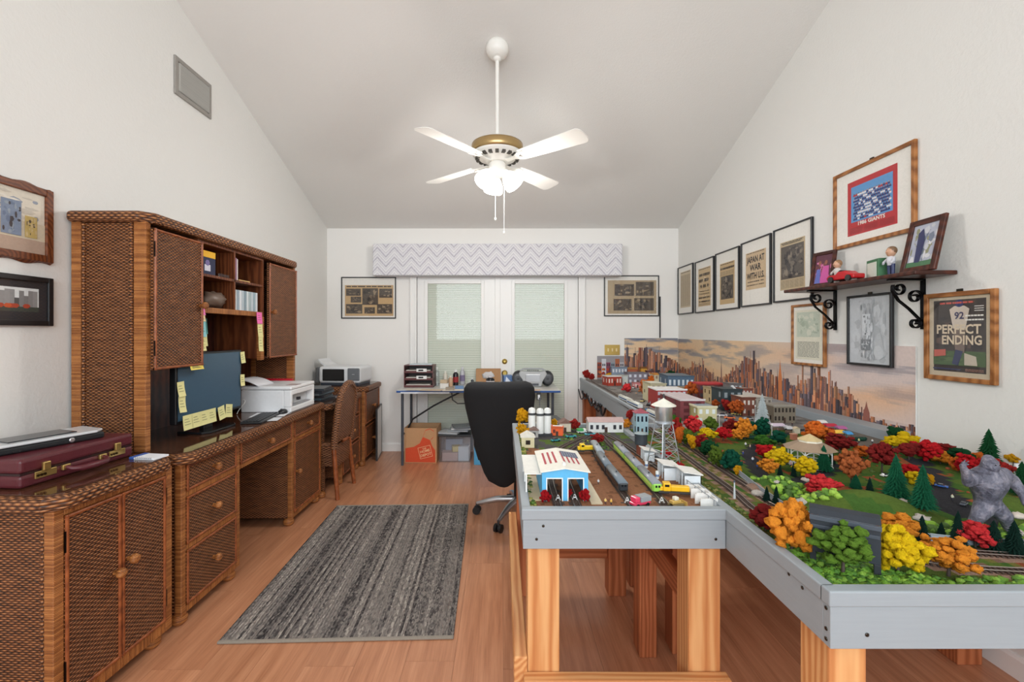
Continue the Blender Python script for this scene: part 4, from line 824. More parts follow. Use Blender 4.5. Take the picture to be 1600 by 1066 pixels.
# peninsula with the rail yard
L = (.34, 1.8, 0); t = pen_t = thing('train_table', 'narrow grey-edged train table in front carrying the rail yard on pine legs', 'train table', L)
fascia(t, L, PX0, PX1, PY0, PY0+.02); fascia(t, L, PX0, PX0+.018, PY0+.02, PY1); fascia(t, L, PX0+.018, PX1, PY1-.018, PY1)
wm(L).box(PX0+.018, PX1, PY0+.02, PY1-.018, ZT-.06, ZG-.004).build('tabletop', 'pine', t)
terrain(t, L, PX0+.02, PX1, PY0+.022, PY1-.02, .012, True, lambda x, y: True)
for x, y, w, m in ((.072, 1.305, .092, 'pine'), (.534, 1.305, .092, 'pine'), (.555, 1.84, .07, 'pine_dark'), (.072, 2.27, .089, 'pine_dark'), (.53, 2.27, .089, 'pine_dark')): leg(t, L, x, y, w, .089, m)
wm(L).box(.06, .64, 1.265, 1.303, .262, .347).build('stretcher', 'pine_x', t, .004); wm(L).box(.033, .0715, 1.30, 2.36, .30, .389).build('stretcher', 'pine_y', t, .004); wm(L).box(.59, .628, 1.395, 1.838, .42, .50).build('stretcher', 'pine_dark_y', t, .004); wm(L).box(.162, .529, 2.29, 2.328, .18, .27).build('stretcher', 'pine_dark_x', t, .004)
for x, z in ((.115, .772), (.096, .735), (.60, .735)): screw(t, L, (x, PY0-.0002, z), (PI/2, 0, 0))
# ------------------------------------------------------------ skyline backdrop on the right wall and round the corner
def sky(u, v):                                          # printed colours of the photo mural
    n = noise.fractal(Vector((u*2.2, v*6.5, 3)), 1, 2, 4); n2 = noise.noise(Vector((u*1.1, v*3, 9)))
    f = max(0, min(1, .5+n*.9)); dark = max(0, 1-u/2.3)
    a = Vector((226, 196, 160)); pk = Vector((214, 196, 190)); bl = Vector((108, 118, 140)); orr = Vector((236, 172, 116)); w = max(0, min(1, (u-1.9)/1.1))
    c = a.lerp(pk, w)
    if v > .42: c = c.lerp(bl, max(0, min(1, (f-.42)*3.2))*(.35+.65*dark)*max(0, min(1, (v-.42)*3.5)))
    c = c.lerp(orr, max(0, min(1, (n2-.05)*2.2))*.7*max(0, 1-abs(v-.5)*2))
    c = c.lerp(Vector((166, 148, 146)), max(0, min(1, (f-.6)*2.5))*.6*w)
    return rgb(*[max(0, min(255, q)) for q in c])
def mural(name, lab, mw, w, h, u0, extra=None):
    t = thing(name, lab, 'backdrop', mw=mw); MB().box(-w/2, w/2, 0, h, 0, .006, rgb(224, 222, 218)).build('board', 'card', t)
    p = MB(); p.X = Matrix.Translation((-w/2, 0, .0066)); nx, ny = int(w/.018), int(h/.012)
    for i in range(nx):
        for j in range(ny): p.quad(w*i/nx, w*(i+1)/nx, h*j/ny, h*(j+1)/ny, 0, sky(u0+w*(i+.5)/nx, (j+.5)/ny))
    r = random.Random(int(u0*100)+5); x = 0; z = .0002
    for layer in range(4):
        x = -.02
        while x < w-.004:
            bw = r.uniform(.008, .034); u = u0+x; env = .17+.05*math.sin(u*3+1)+.05*math.sin(u*7)-.035*max(0, u-2.6)
            hh = env*(r.uniform(.75, 1.35) if layer < 2 else r.uniform(.35, .85)); hh = min(hh, h*.8); xa, xb = max(0, x), min(w, x+bw)
            if layer < 2 and r.random() < .08: hh *= 1.3
            base = r.choice([(196, 122, 84), (170, 100, 74), (222, 160, 118), (150, 104, 92), (104, 88, 96), (176, 136, 122), (128, 114, 124), (200, 130, 92), (84, 76, 86), (206, 150, 120)]); k = r.uniform(.8, 1.1)
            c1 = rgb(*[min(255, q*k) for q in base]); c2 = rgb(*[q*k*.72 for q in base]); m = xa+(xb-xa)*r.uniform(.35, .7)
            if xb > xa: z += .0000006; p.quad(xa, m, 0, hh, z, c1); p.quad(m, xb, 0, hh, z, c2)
            if layer < 2 and r.random() < .09 and xb > xa: p.quad((xa+xb)/2-.002, (xa+xb)/2+.002, hh, min(h*.85, hh*1.22), z, c2)
            for q in range(int(hh/.012)):
                if r.random() < .4 and xb-xa > .008: p.quad(xa+.002, xb-.003, q*.012+.003, q*.012+.005, z+.0000003, rgb(*[q2*k*.75 for q2 in base]))
            x += bw*r.uniform(.6, 1.1)
    for (ux, hh, ww, c_) in extra or (): p.add([(ux-ww/2, 0, z+.0001), (ux+ww/2, 0, z+.0001), (ux+ww*.42, hh*.6, z+.0001), (ux+ww*.15, hh*.8, z+.0001), (ux, hh, z+.0001), (ux-ww*.15, hh*.8, z+.0001), (ux-ww*.42, hh*.6, z+.0001)], [(0, 1, 2, 3, 4, 5, 6)], c_); z += .00001
    p.build('printed_skyline', 'print', t)
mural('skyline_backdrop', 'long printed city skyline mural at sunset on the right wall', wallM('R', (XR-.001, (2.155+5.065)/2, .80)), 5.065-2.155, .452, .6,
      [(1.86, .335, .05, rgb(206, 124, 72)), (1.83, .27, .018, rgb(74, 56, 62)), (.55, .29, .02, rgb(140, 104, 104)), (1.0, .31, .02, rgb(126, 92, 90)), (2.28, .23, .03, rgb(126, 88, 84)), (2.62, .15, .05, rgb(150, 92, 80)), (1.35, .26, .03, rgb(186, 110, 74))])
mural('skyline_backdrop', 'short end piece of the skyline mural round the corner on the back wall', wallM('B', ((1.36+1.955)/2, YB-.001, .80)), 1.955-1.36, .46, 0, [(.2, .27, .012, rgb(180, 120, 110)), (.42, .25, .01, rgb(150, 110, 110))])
t = thing('townhouse_backdrop', 'small printed card of town houses standing at the back left table corner', 'backdrop', mw=wallM('B', ((1.055+1.355)/2, YB-.012, .80))); MB().box(-.15, .15, 0, .262, 0, .003, rgb(210, 200, 190)).build('board', 'card', t)
p = MB(); p.X = Matrix.Translation((-.15, 0, .0034)); p.quad(0, .3, 0, .262, 0, rgb(150, 146, 150)); r = random.Random(4)
for k, c_ in enumerate(((150, 66, 44), (206, 208, 214), (128, 60, 84), (136, 150, 160), (170, 96, 60), (190, 186, 190))):
    p.quad(k*.05, k*.05+.049, .02, .19+.04*(k % 3 == 1), .0002+.00001*k, rgb(*c_))
    for i in range(2):
        for j in range(3): p.quad(k*.05+.008+.02*i, k*.05+.02+.02*i, .05+.05*j, .075+.05*j, .0004, rgb(58, 54, 66))
for k in range(16): x = r.uniform(.01, .28); y = r.uniform(.02, .12); p.poly([(x+.018*math.cos(j), y+.016*math.sin(j)) for j in range(6)], .0006+.00001*k, r.choice([rgb(176, 60, 40), rgb(150, 50, 40), rgb(200, 110, 50)]))
p.build('printed_houses', 'print', t)
# wires bundled under the far table edge
b = MB(); r = random.Random(6)
for k in range(14):
    y0 = r.uniform(3.6, 4.7); L_ = r.uniform(.15, .4); x = TXB-.004-.03*r.random(); dz = r.uniform(.03, .09)
    b.tube([(x, y0+L_*j/8, .70-dz*math.sin(PI*j/8)-.01*r.random()) for j in range(9)], .006, 6, r.choice([rgb(28, 28, 32), rgb(40, 42, 48), rgb(170, 172, 176)]))
solo(b, 'wire_bundle', 'rubber', 'black and grey wires hanging along the far table edge', 'cable')
# ------------------------------------------------------------ tracks
def track(path, lab, n=8):
    P = smooth(path, n); L = (P[0].x, P[0].y, ZG); t = thing('railway_track', lab, 'track', L, group='railway tracks on the layout'); ties = wm(L); acc = 0
    for i in range(len(P)-1):
        d = P[i+1]-P[i]; l = d.length; d = d/l; nn = Vector((-d.y, d.x, 0)); s = (.011-acc) if acc < .011 else 0
        while s < l:
            c_ = P[i]+d*s; z = .0025
            q = [c_+nn*.014-d*.0022, c_+nn*.014+d*.0022, c_-nn*.014+d*.0022, c_-nn*.014-d*.0022]
            ties.add([(v.x, v.y, ZG+.0005) for v in q]+[(v.x, v.y, ZG+.0035) for v in q], [(7, 6, 5, 4), (0, 1, 5, 4), (1, 2, 6, 5), (2, 3, 7, 6), (3, 0, 4, 7)], rgb(72, 56, 48)); s += .011
        acc = (l-(s-.011))
    ties.build('sleepers', 'paint', t)
    for sg in (-1, 1):
        rl = []
        for i, p_ in enumerate(P): d = (P[min(i+1, len(P)-1)]-P[max(i-1, 0)]).normalized(); rl.append(p_+Vector((-d.y, d.x, 0))*sg*.00825+Vector((0, 0, .0052)))
        wm(L).tube(rl, .0013, 4, rgb(176, 166, 158)).build('rail', 'metal', t)
track(TRK['a'], 'outer main line track along the table edge curving to the right'); track(TRK['b'], 'inner main line track beside the grey railing')
for k, lab in enumerate(('yard track through the left door of the blue engine shed', 'yard track through the right door of the blue engine shed', 'yard track under the grey coaches', 'yard track under the lime green coaches', 'short yard track behind the water tower')): track(YARD[k], lab, 6)
for lab, pts in (('far main line track along the left table edge behind the city', [(916, 597), (940, 611), (965, 627), (985, 640)]), ('far inner track beside the street of the city', [(926, 597), (952, 611), (980, 628), (1005, 644)])): track([Vector((q.x, q.y, ZG)) for q in GP(pts)], lab)
# grey railing between track and park
def railing(lab, path, h, sp, col, group=None, solid=False):
    P = smooth(path, 6); L = (P[0].x, P[0].y, ZG); t = thing('model_railing', lab, 'fence', L, group=group)
    for z in (h, h*.15): wm(L).tube([(p_.x, p_.y, ZG+z) for p_ in P], .0012 if not solid else .0016, 5, col).build('rail', 'paint', t)
    if solid:
        b = wm(L); b.add([(p_.x, p_.y, ZG+z) for p_ in P for z in (0, h*.9)], [(2*i, 2*i+2, 2*i+3, 2*i+1) for i in range(len(P)-1)], col); b.add([(p_.x+.002, p_.y+.002, ZG+z) for p_ in P for z in (0, h*.9)], [(2*i, 2*i+1, 2*i+3, 2*i+2) for i in range(len(P)-1)], col); b.build('mesh_panel', 'paint', t)
    tot = 0; pm_ = MB().box(-.0013, .0013, -.0013, .0013, 0, h+.001, col).mesh('post'); pm_.materials.append(MT['paint'])
    for i in range(len(P)-1):
        tot += (P[i+1]-P[i]).length
        if tot >= sp or i == 0: o = link('post', pm_, t); o.location = Vector((P[i].x, P[i].y, ZG))-Vector(L); tot = 0
railing('long grey railing curving between the main line and the autumn park', GP([(1042, 660), (1080, 690), (1135, 728), (1200, 770), (1262, 806)])+[V(1.03, 1.135), V(1.2, 1.095), V(1.5, 1.085), V(1.9, 1.085)], .019, .05, rgb(150, 158, 164), solid=True)
railing('grey fence with upright posts beside the white sheds at the yard edge', [V(.615, 1.31), V(.612, 1.42), V(.605, 1.56)], .03, .014, rgb(160, 164, 168))
# ------------------------------------------------------------ folding table at the back and what is on it
FT = .757; L = (-.24, 4.75, 0); st = rgb(70, 76, 84)
t = thing('folding_table', 'folding table with blue edge and dark steel legs before the french doors', 'table', L)
wm(L).box(-1.04, .57, 4.47, 5.04, .728, FT-.002, rgb(206, 204, 198)).build('tabletop', 'satin', t, .006); wm(L).box(-1.042, .572, 4.466, 4.476, .73, .75, rgb(38, 84, 150)).build('edge_band', 'satin', t, .003); wm(L).box(-1.0, -.52, 4.462, 4.468, .722, .738, rgb(222, 226, 230)).build('paper_strip', 'plain', t)
for x in (-.995, .50):
    s = 1 if x < 0 else -1
    for y in (4.53, 4.97): wm(L).cyl((x, y, 0), (x, y, .73), .0135, 10, st).build('leg', 'satin', t)
    wm(L).cyl((x, 4.53, .30), (x, 4.97, .30), .010, 8, st).build('crossbar', 'satin', t)
    wm(L).tube([(x, 4.74, .30), (x+s*.06, 4.74, .42), (x+s*.28, 4.74, .56), (x+s*.60, 4.74, .725)], .009, 8, rgb(36, 38, 42)).build('brace', 'satin', t)
wm(L).tube([(-.50, 4.478, .73), (-.49, 4.47, .66), (-.44, 4.467, .625), (-.37, 4.467, .625), (-.32, 4.47, .66), (-.31, 4.478, .73)], .006, 8, rgb(26, 26, 28)).build('carry_handle', 'rubber', t)
def tp(px, py): return onz(px, py, FT)
t = thing('letter_tray', 'maroon three-tier letter tray with labels at the left table end', 'letter tray', (-.865, 4.80, FT)); mr = rgb(92, 46, 46)
for k in range(3):
    q = MB().box(-.15, .15, -.11, .11, .074*k, .074*k+.007, mr).box(-.15, -.143, -.11, .11, .074*k, .074*k+.074, mr).box(.143, .15, -.11, .11, .074*k, .074*k+.074, mr).box(-.15, .15, -.113, -.108, .074*k, .074*k+.022, mr).box(-.143, .143, .104, .11, .074*k, .074*k+.06, rgb(40, 22, 24)).build('tray', 'satin', t)
    if k: MB().box(-.02, .085, -.1145, -.112, .074*k+.012, .074*k+.045, rgb(232, 232, 230)).build('label_card', 'plain', q); MB().box(0, .05, -.1152, -.1145, .074*k+.02, .074*k+.036, rgb(30, 30, 32)).build('label_print', 'print', q)
    MB().box(-.13, .12, -.1, .09, .074*k+.008, .074*k+.03, rgb(206, 200, 190)).build('papers', 'plain', q)
MB().box(-.15, .15, -.11, .11, .222, .228, mr).build('top_panel', 'satin', t)
wbox('paper_stack', 'plain', 'loose pale papers lying on top of the maroon letter tray', 'paper', -.97, -.74, 4.72, 4.88, FT+.2285, FT+.237, rgb(206, 218, 222), RD(5), .001)
def bottle(name, lab, px, py, r, h, col, cap, lc=None, cat='bottle', mat='gloss'):
    p_ = tp(px, py); t = thing(name, lab, cat, p_)
    MB().lathe([(r*.95, 0), (r, .004), (r, h*.7), (r*.8, h*.78), (r*.45, h*.84), (r*.45, h*.86)], n=16, col=col).build('body', mat, t); MB().lathe([(r*.5, h*.86), (r*.5, h), (r*.4, h*1.01)], n=12, col=cap).build('cap', 'satin', t)
    if lc: MB().lathe([(r*1.02, h*.2), (r*1.02, h*.55)], n=16, col=lc).build('label_band', 'print', t)
bottle('glass_jar', 'tall clear glass bottle right of the letter tray', 683, 603, .026, .20, rgb(190, 200, 190), rgb(210, 214, 206), None, 'bottle', 'clear_plastic')
bottle('glue_bottle', 'black bottle with a white cap and red label on the table', 712, 602, .030, .165, rgb(30, 30, 36), rgb(226, 226, 226), rgb(150, 40, 44)); bottle('spray_can', 'tall grey spray can beside the black bottle', 722.5, 601, .028, .19, rgb(176, 176, 182), rgb(200, 200, 204), rgb(120, 110, 140), 'spray can')
bottle('paint_jar', 'small tan paint jar among the clutter left of the black bottle', 704, 604, .024, .11, rgb(196, 160, 128), rgb(220, 210, 196)); bottle('paint_jar', 'pale squat jar in front of the letter tray clutter', 696, 600, .026, .14, rgb(214, 206, 190), rgb(230, 226, 214)); bottle('paint_jar', 'black jar with red and white label before the cardboard box', 766, 604, .045, .11, rgb(26, 26, 30), rgb(200, 196, 200), rgb(214, 206, 206))
def tb(name, lab, cat, px0, px1, py, h, d, col, rz=0, mat='card', group=None, z=0):
    a = tp(px0, py); b_ = tp(px1, py); return wbox(name, mat, lab, cat, a.x, b_.x, a.y, a.y+d, FT+.0003+z, FT+.0003+z+h, col, RD(rz), .0015, group)
tb('small_box', 'small white box with grey print left of the paint jars', 'box', 687, 700, 607, .05, .09, rgb(216, 212, 206), 4); tb('small_box', 'thin tan box stacked on the small white box', 'box', 688, 699, 607, .03, .08, rgb(190, 168, 140), -4, z=.051)
tb('parts_box', 'little blue and white packet in front of the black bottle', 'packet', 711, 724, 608, .03, .04, rgb(110, 140, 176), -5)
t = thing('cardboard_box', 'open brown cardboard box with crumpled paper on the folding table', 'box', tp(763, 601)+Vector((0, .06, .0004))); cb = rgb(178, 136, 96)
for x0_, x1_, y0_, y1_ in ((-.135, .135, -.06, -.056), (-.135, .135, .056, .06), (-.135, -.131, -.056, .056), (.131, .135, -.056, .056)): MB().box(x0_, x1_, y0_, y1_, 0, .165, cb).build('wall', 'card', t)
MB().box(-.131, .131, -.056, .056, 0, .004, cb).build('bottom', 'card', t); MB().ball((0, -.062, .1), .05, (1.3, .12, .8), 12, rgb(206, 204, 204), .5, 3, 3).build('paper_label', 'plain', t)
for k, (a, c_, py, z, col, lab) in enumerate(((633, 662, 610, 0, (214, 206, 190), 'cream paper lying in front of the letter tray'), (655, 690, 611, .0008, (206, 186, 160), 'tan paper sheet near the left front table edge'), (690, 722, 611, 0, (222, 212, 196), 'off-white paper sheet at the middle of the table front'), (724, 745, 607, .0008, (196, 198, 204), 'grey paper sheet beside the cardboard box'), (786, 800, 602, 0, (96, 128, 176), 'blue booklet leaning by the boombox'), (802, 845, 611, .0016, (206, 178, 156), 'tan paper sheet in front of the boombox'), (780, 806, 609, 0, (110, 170, 176), 'teal leaflet left of the boombox front'))):
    a_ = tp(a, py); b_ = tp(c_, py); wbox('paper_sheet', 'plain', lab, 'paper', a_.x, b_.x, a_.y, a_.y+.13, FT+z, FT+z+.0012+(.10 if 'booklet' in lab else 0), rgb(*col), RD((-1)**k*7), 0)
t = thing('boombox', 'silver portable boombox with two round black speakers on the table', 'boombox', tp(833.5, 605)+Vector((0, .10, .0003)), RD(-3)); sv = rgb(176, 178, 180); dk = rgb(40, 42, 46)
b = MB(); b.prism([(-.09, 0), (.09, 0), (.10, .05), (.15, .13), (.13, .165), (.08, .155), (-.08, .155), (-.13, .165), (-.15, .13), (-.10, .05)], -.08, .08, 'y', sv); b.build('body', 'satin', t, .012, 3)
for s in (-1, 1):
    q = MB().ball((s*.152, .0, .083), .08, (.85, .95, 1.03), 22, dk).build('speaker_housing', 'satin', t)
    c_ = MB(); c_.X = Matrix.Translation((s*.158, -.058, .083)) @ Matrix.Rotation(PI/2, 4, 'X') ; c_.lathe([(.052, 0), (.055, .012), (.05, .02), (.02, .016)], n=24, col=rgb(70, 72, 76)); c_.build('speaker_ring', 'satin', q)
MB().box(-.06, .06, -.083, -.079, .012, .035, rgb(70, 72, 78)).build('control_strip', 'satin', t, .003); MB().box(-.075, .075, -.084, -.079, .05, .13, rgb(196, 198, 200)).build('tape_door', 'metal', t, .006)
for k in range(6): MB().box(-.06+.021*k, -.044+.021*k, -.05, -.03, .163, .171, rgb(80, 82, 88)).build('button', 'satin', t, .002)
MB().tube([(-.135, .03, .16), (-.10, .03, .178), (-.05, .03, .18), (.05, .03, .18), (.10, .03, .178), (.135, .03, .16)], .009, 8, sv).build('carry_handle', 'satin', t)
bottle('plastic_cup', 'clear plastic cup between the paint jars and the letter tray', 690, 598, .03, .10, rgb(220, 224, 220), rgb(214, 216, 214), None, 'cup', 'clear_plastic'); bottle('glue_bottle', 'small dark bottle beside the cardboard box', 738, 603, .016, .08, rgb(60, 64, 70), rgb(214, 214, 214), rgb(226, 226, 226))
bottle('thread_spool', 'small white spool at the middle of the table', 732, 605, .022, .05, rgb(222, 220, 214), rgb(190, 186, 180), None, 'spool'); tb('tape_box', 'grey cardboard strip box lying at the middle front of the table', 'box', 696, 709, 610, .028, .05, rgb(150, 138, 122), 3)
p0 = tp(788, 603); b = MB(); b.prism([(0, 0), (.11, 0), (.02, .10)], -.004, .004, 'y', rgb(206, 214, 228)); solo(b, 'folded_leaflet', 'plain', 'white and blue folded leaflet standing left of the boombox', 'leaflet', p0+Vector((0, -.03, .0003)), RD(6))
p0 = tp(824, 608); t = thing('eyeglasses', 'pair of glasses lying in front of the boombox', 'glasses', p0+Vector((0, -.02, .0005)))
for s in (-1, 1): MB().tube([(s*.032+.024*math.cos(2*PI*k/16), .003, .022+.019*math.sin(2*PI*k/16)) for k in range(16)], .0018, 6, rgb(80, 84, 88), closed=True).build('rim', 'metal', t); MB().tube([(s*.056, .003, .026), (s*.06, .06, .018), (s*.058, .11, .004)], .0018, 6, rgb(60, 62, 66)).build('temple', 'metal', t)
# ------------------------------------------------------------ under the table
p0 = onz(632, 724, 0); p1 = onz(683, 724, 0); w = p1.x-p0.x; hb_ = .355
t = thing('moving_box', 'open brown moving box with an orange apron print under the table', 'box', ((p0.x+p1.x)/2, p0.y+.14, 0), RD(-2)); cb = rgb(196, 152, 110)
for a in ((-w/2, w/2, -.14, -.135), (-w/2, w/2, .135, .14), (-w/2, -w/2+.005, -.135, .135), (w/2-.005, w/2, -.135, .135)): MB().box(*a, 0, hb_, cb).build('wall', 'card', t)
MB().box(-w/2, w/2, -.14, .14, 0, .005, cb).build('bottom', 'card', t)
b = MB(); b.X = Matrix.Translation((-w/2, -.1406, 0)) @ Matrix.Rotation(PI/2, 4, 'X'); og = rgb(214, 78, 40)
b.poly([(w*.04, .01), (w*.96, .01), (w*.96, .13), (w*.86, .18), (w*.80, .235), (w*.58, .265), (w*.48, .20), (w*.30, .165), (w*.04, .15)], 0, og); b.build('apron_print', 'print', t)
b = MB(); b.X = Matrix.Translation((-w/2, -.1412, 0)) @ Matrix.Rotation(PI/2, 4, 'X')
st_ = [(.58, .262), (.66, .33), (.80, .345), (.92, .32), (.90, .26), (.82, .235)]
for (a, c_), (d, e_) in zip(st_, st_[1:]): b.add([(w*a, c_, 0), (w*d, e_, 0), (w*d, e_+.007, 0), (w*a, c_+.007, 0)], [(0, 1, 2, 3)], og)
m0 = b.X.copy(); b.X = m0 @ Matrix.Translation((w*.66, .10, .0002)) @ Matrix.Rotation(RD(14), 4, 'Z'); lc = rgb(236, 196, 150)
for s, y, z in (('THE', .042, .022), ('HOME', .012, .036), ('DEPOT', -.026, .036)): b.text(s, 0, y, z, lc, 0, align='c')
for a in ((-.065, .065, -.045, -.041), (-.065, .065, .068, .072), (-.065, -.061, -.045, .072), (.061, .065, -.045, .072)): b.quad(*a, 0, lc)
b.build('apron_lettering', 'print', t)
solo(MB().box(-.06, .06, -.04, .04, 0, .29, rgb(36, 36, 40)), 'black_case', 'satin', 'black case standing inside the open moving box', 'case', ((p0.x+p1.x)/2+.03, p0.y+.18, .0055), 0, None, .004)
p0 = onz(685, 723, 0); p1 = onz(737, 723, 0); w = p1.x-p0.x
t = thing('storage_bin', 'clear plastic storage bin with a black lid under the table', 'storage bin', ((p0.x+p1.x)/2, p0.y+.17, 0), RD(-2))
b = MB()
for a in ((-w/2+.01, w/2-.01, -.16, -.157), (-w/2+.01, w/2-.01, .157, .16), (-w/2+.01, -w/2+.013, -.157, .157), (w/2-.013, w/2-.01, -.157, .157)): MB().box(*a, .003, .26).build('wall', 'clear_plastic', t)
MB().box(-w/2+.01, w/2-.01, -.16, .16, 0, .003).build('bottom', 'clear_plastic', t); MB().box(-w/2, w/2, -.17, .17, .26, .278, rgb(44, 48, 52)).build('lid', 'satin', t, .005)
bx, by = (p0.x+p1.x)/2, p0.y+.17
for lab, a, col, rz in (('pinkish paper stack inside the clear bin', (-.14, .02, -.13, -.02, .004, .09), (206, 176, 166), 4), ('white packet inside the clear bin on the right', (.03, .14, -.13, 0, .004, .15), (214, 222, 226), -3), ('blue and white carton at the back of the clear bin', (-.12, .06, .0, .1, .004, .2), (176, 190, 206), 6), ('yellow packet on top inside the clear bin', (-.04, .05, -.12, -.03, .095, .15), (214, 196, 120), 12)):
    wbox('packet', 'plain', lab, 'packet', bx+a[0], bx+a[1], by+a[2], by+a[3], a[4], a[5], rgb(*col), RD(rz), .003, 'packets in the clear bin')
for k, (dx, dy, col, lab) in enumerate(((-.06, -.03, (196, 200, 204), 'bottom'), (.03, 0, (160, 166, 172), 'second'), (.05, .02, (214, 216, 218), 'third'), (.07, .0, (110, 116, 122), 'topmost'))):
    wbox('magazine', 'satin', '%s grey magazine of the loose pile on the clear bin lid' % lab, 'magazine', bx+dx-.11, bx+dx+.10, by+dy-.10, by+dy+.1, .2785+.017*k, .2785+.017*k+.015, rgb(*col), RD(9*k-12), .001, 'magazines on the clear bin')
p0 = onz(741, 727, 0); wbox('blue_box', 'card', 'light blue box standing behind the office chair under the table', 'box', p0.x, p0.x+.22, p0.y, p0.y+.14, 0, .36, rgb(90, 172, 220), RD(-3))
t = thing('leaning_frame_picture', 'thin black-edged white board leaning on the back wall by the file cabinet', 'board', (-1.318, 4.86, 0), RD(8)); MB().box(-.006, .006, -.18, .18, 0, .53, rgb(228, 228, 226)).build('board', 'plain', t)
for a in ((-.009, .009, -.186, -.176, 0, .536), (-.009, .009, .176, .186, 0, .536), (-.009, .009, -.176, .176, .526, .536), (-.009, .009, -.176, .176, 0, .01)): MB().box(*a, rgb(36, 36, 38)).build('edge_bar', 'satin', t)
# ------------------------------------------------------------ office chair seen from behind
t = thing('office_chair', 'black office chair with chrome star base seen from behind by the rail yard', 'chair', (.11, 3.27, 0), RD(7)); bk = rgb(26, 26, 28)
prof = [(.30, .05, .02), (.33, .10, .035), (.38, .125, .045), (.46, .15, .05), (.58, .178, .055), (.70, .205, .058), (.82, .228, .062), (.90, .238, .07), (.955, .232, .075), (.985, .212, .06), (.998, .18, .03)]
b = MB(); n = 28; vs = []
for z, w_, d in prof:
    yb = -.245-.10*(z-.3)+.05*math.sin((z-.3)/.7*PI)*.4
    for k in range(n):
        a = 2*PI*k/n; cx_ = math.copysign(abs(math.cos(a))**.6, math.cos(a)); sy = math.copysign(abs(math.sin(a))**.7, math.sin(a))
        vs.append((w_*cx_-.13-.05*(z-.3), yb+d*sy+.05*(cx_**2), z))
fs = [(i*n+k, i*n+(k+1) % n, (i+1)*n+(k+1) % n, (i+1)*n+k) for i in range(len(prof)-1) for k in range(n)]; b.add(vs, fs, bk, True); b.add(vs[:n], [tuple(range(n-1, -1, -1))], bk); b.add(vs[-n:], [tuple(range(n))], bk)
o = b.build('backrest', 'cloth', t); MB().box(.075, .10, -.33, -.322, .88, .93, rgb(30, 30, 32)).box(.08, .094, -.333, -.33, .885, .915, rgb(225, 225, 225)).build('care_tag', 'plain', o)
MB().prism([(-.24, -.24), (.22, -.24), (.25, -.1), (.25, .2), (.18, .27), (-.2, .27), (-.27, .2), (-.27, -.1)], .43, .53, 'z', bk).build('seat', 'cloth', t, .035, 4)
for s in (-1, 1):
    MB().tube([(s*.27-.01, -.12, .45), (s*.30-.01, -.12, .55), (s*.30-.01, -.10, .66), (s*.30-.01, .12, .665)], .013, 8, bk).build('arm_support', 'rubber', t); MB().box(s*.30-.045, s*.30+.025, -.12, .15, .665, .695, bk).build('armrest', 'leather', t, .012, 3)
MB().cyl((0, 0, .1), (0, 0, .44), .028, 14, bk).build('gas_lift', 'satin', t); MB().box(-.09, .09, -.12, .1, .40, .432, rgb(40, 40, 42)).build('tilt_mechanism', 'satin', t, .006)
for k in range(5):
    a = RD(20+72*k); c_, s_ = math.cos(a), math.sin(a)
    q = MB().tube([(.02*c_, .02*s_, .125), (.15*c_, .15*s_, .115), (.26*c_, .26*s_, .085), (.30*c_, .30*s_, .075)], [.026, .022, .016, .012], 10, rgb(200, 202, 206)).build('star_leg', 'metal', t)
    cs_ = MB(); nx_, ny_ = -s_, c_
    for e_ in (-1, 1): cs_.cyl((.30*c_+nx_*.008*e_, .30*s_+ny_*.008*e_, .028), (.30*c_+nx_*.026*e_, .30*s_+ny_*.026*e_, .028), .028, 14, bk)
    cs_.cyl((.30*c_, .30*s_, .03), (.30*c_, .30*s_, .08), .008, 8, rgb(60, 60, 62)); cs_.box(.30*c_-.009, .30*c_+.009, .30*s_-.009, .30*s_+.009, .02, .05, bk); cs_.build('caster', 'rubber', q)
# ------------------------------------------------------------ wall shelf with brackets
SZ = 1.568; t = thing('wall_shelf', 'dark wood wall shelf on two black scroll iron brackets', 'shelf', (XR-.09, 2.36, SZ)); L = (XR-.09, 2.36, SZ)
wm(L).box(XR-.185, XR-.001, 1.96, 2.88, SZ, SZ+.019).build('board', 'dark_wood', t, .005, 3)
def scroll(cx, cz, r0, turns, a0, sg, y, n=26): return [(cx+(r0*(1-.75*k/n))*math.cos(a0+sg*turns*2*PI*k/n), y, cz+(r0*(1-.75*k/n))*math.sin(a0+sg*turns*2*PI*k/n)) for k in range(n+1)]
for y in (2.12, 2.68):
    b = wm(L); ir_ = rgb(22, 22, 24); b.box(XR-.008, XR-.001, y-.011, y+.011, SZ-.235, SZ-.001, ir_).box(XR-.165, XR-.008, y-.011, y+.011, SZ-.008, SZ-.001, ir_)
    q = b.build('bracket', 'metal', t)
    for pts in (scroll(XR-.115, SZ-.045, .034, 1.3, RD(150), 1, y)[::-1]+[(XR-.148, y, SZ-.055), (XR-.12, y, SZ-.10), (XR-.07, y, SZ-.14), (XR-.025, y, SZ-.185)]+scroll(XR-.042, SZ-.205, .028, 1.2, RD(20), -1, y), scroll(XR-.042, SZ-.085, .034, 1.4, RD(-10), 1, y)):
        c_ = wm(L); r_ = .0035
        for w_ in (-.006, 0, .006): c_.tube([(a, d+w_, e_) for a, d, e_ in pts], r_, 6, ir_)
        c_.build('scroll', 'metal', q)
S1 = SZ+.0195
def sframe(lab, y, x, w, h, tilt, rz, fw, draw, fc='dark_wood'):
    m = Matrix.Translation((x, y, S1+.002)) @ Matrix.Rotation(RD(rz), 4, 'Z') @ wallM('R', (0, 0, 0)) @ Matrix.Rotation(RD(-tilt), 4, 'X'); return frame('framed_photo', lab, 'picture frame', m, w, h, fw, rgb(60, 30, 24), fc, draw, dep=.015)
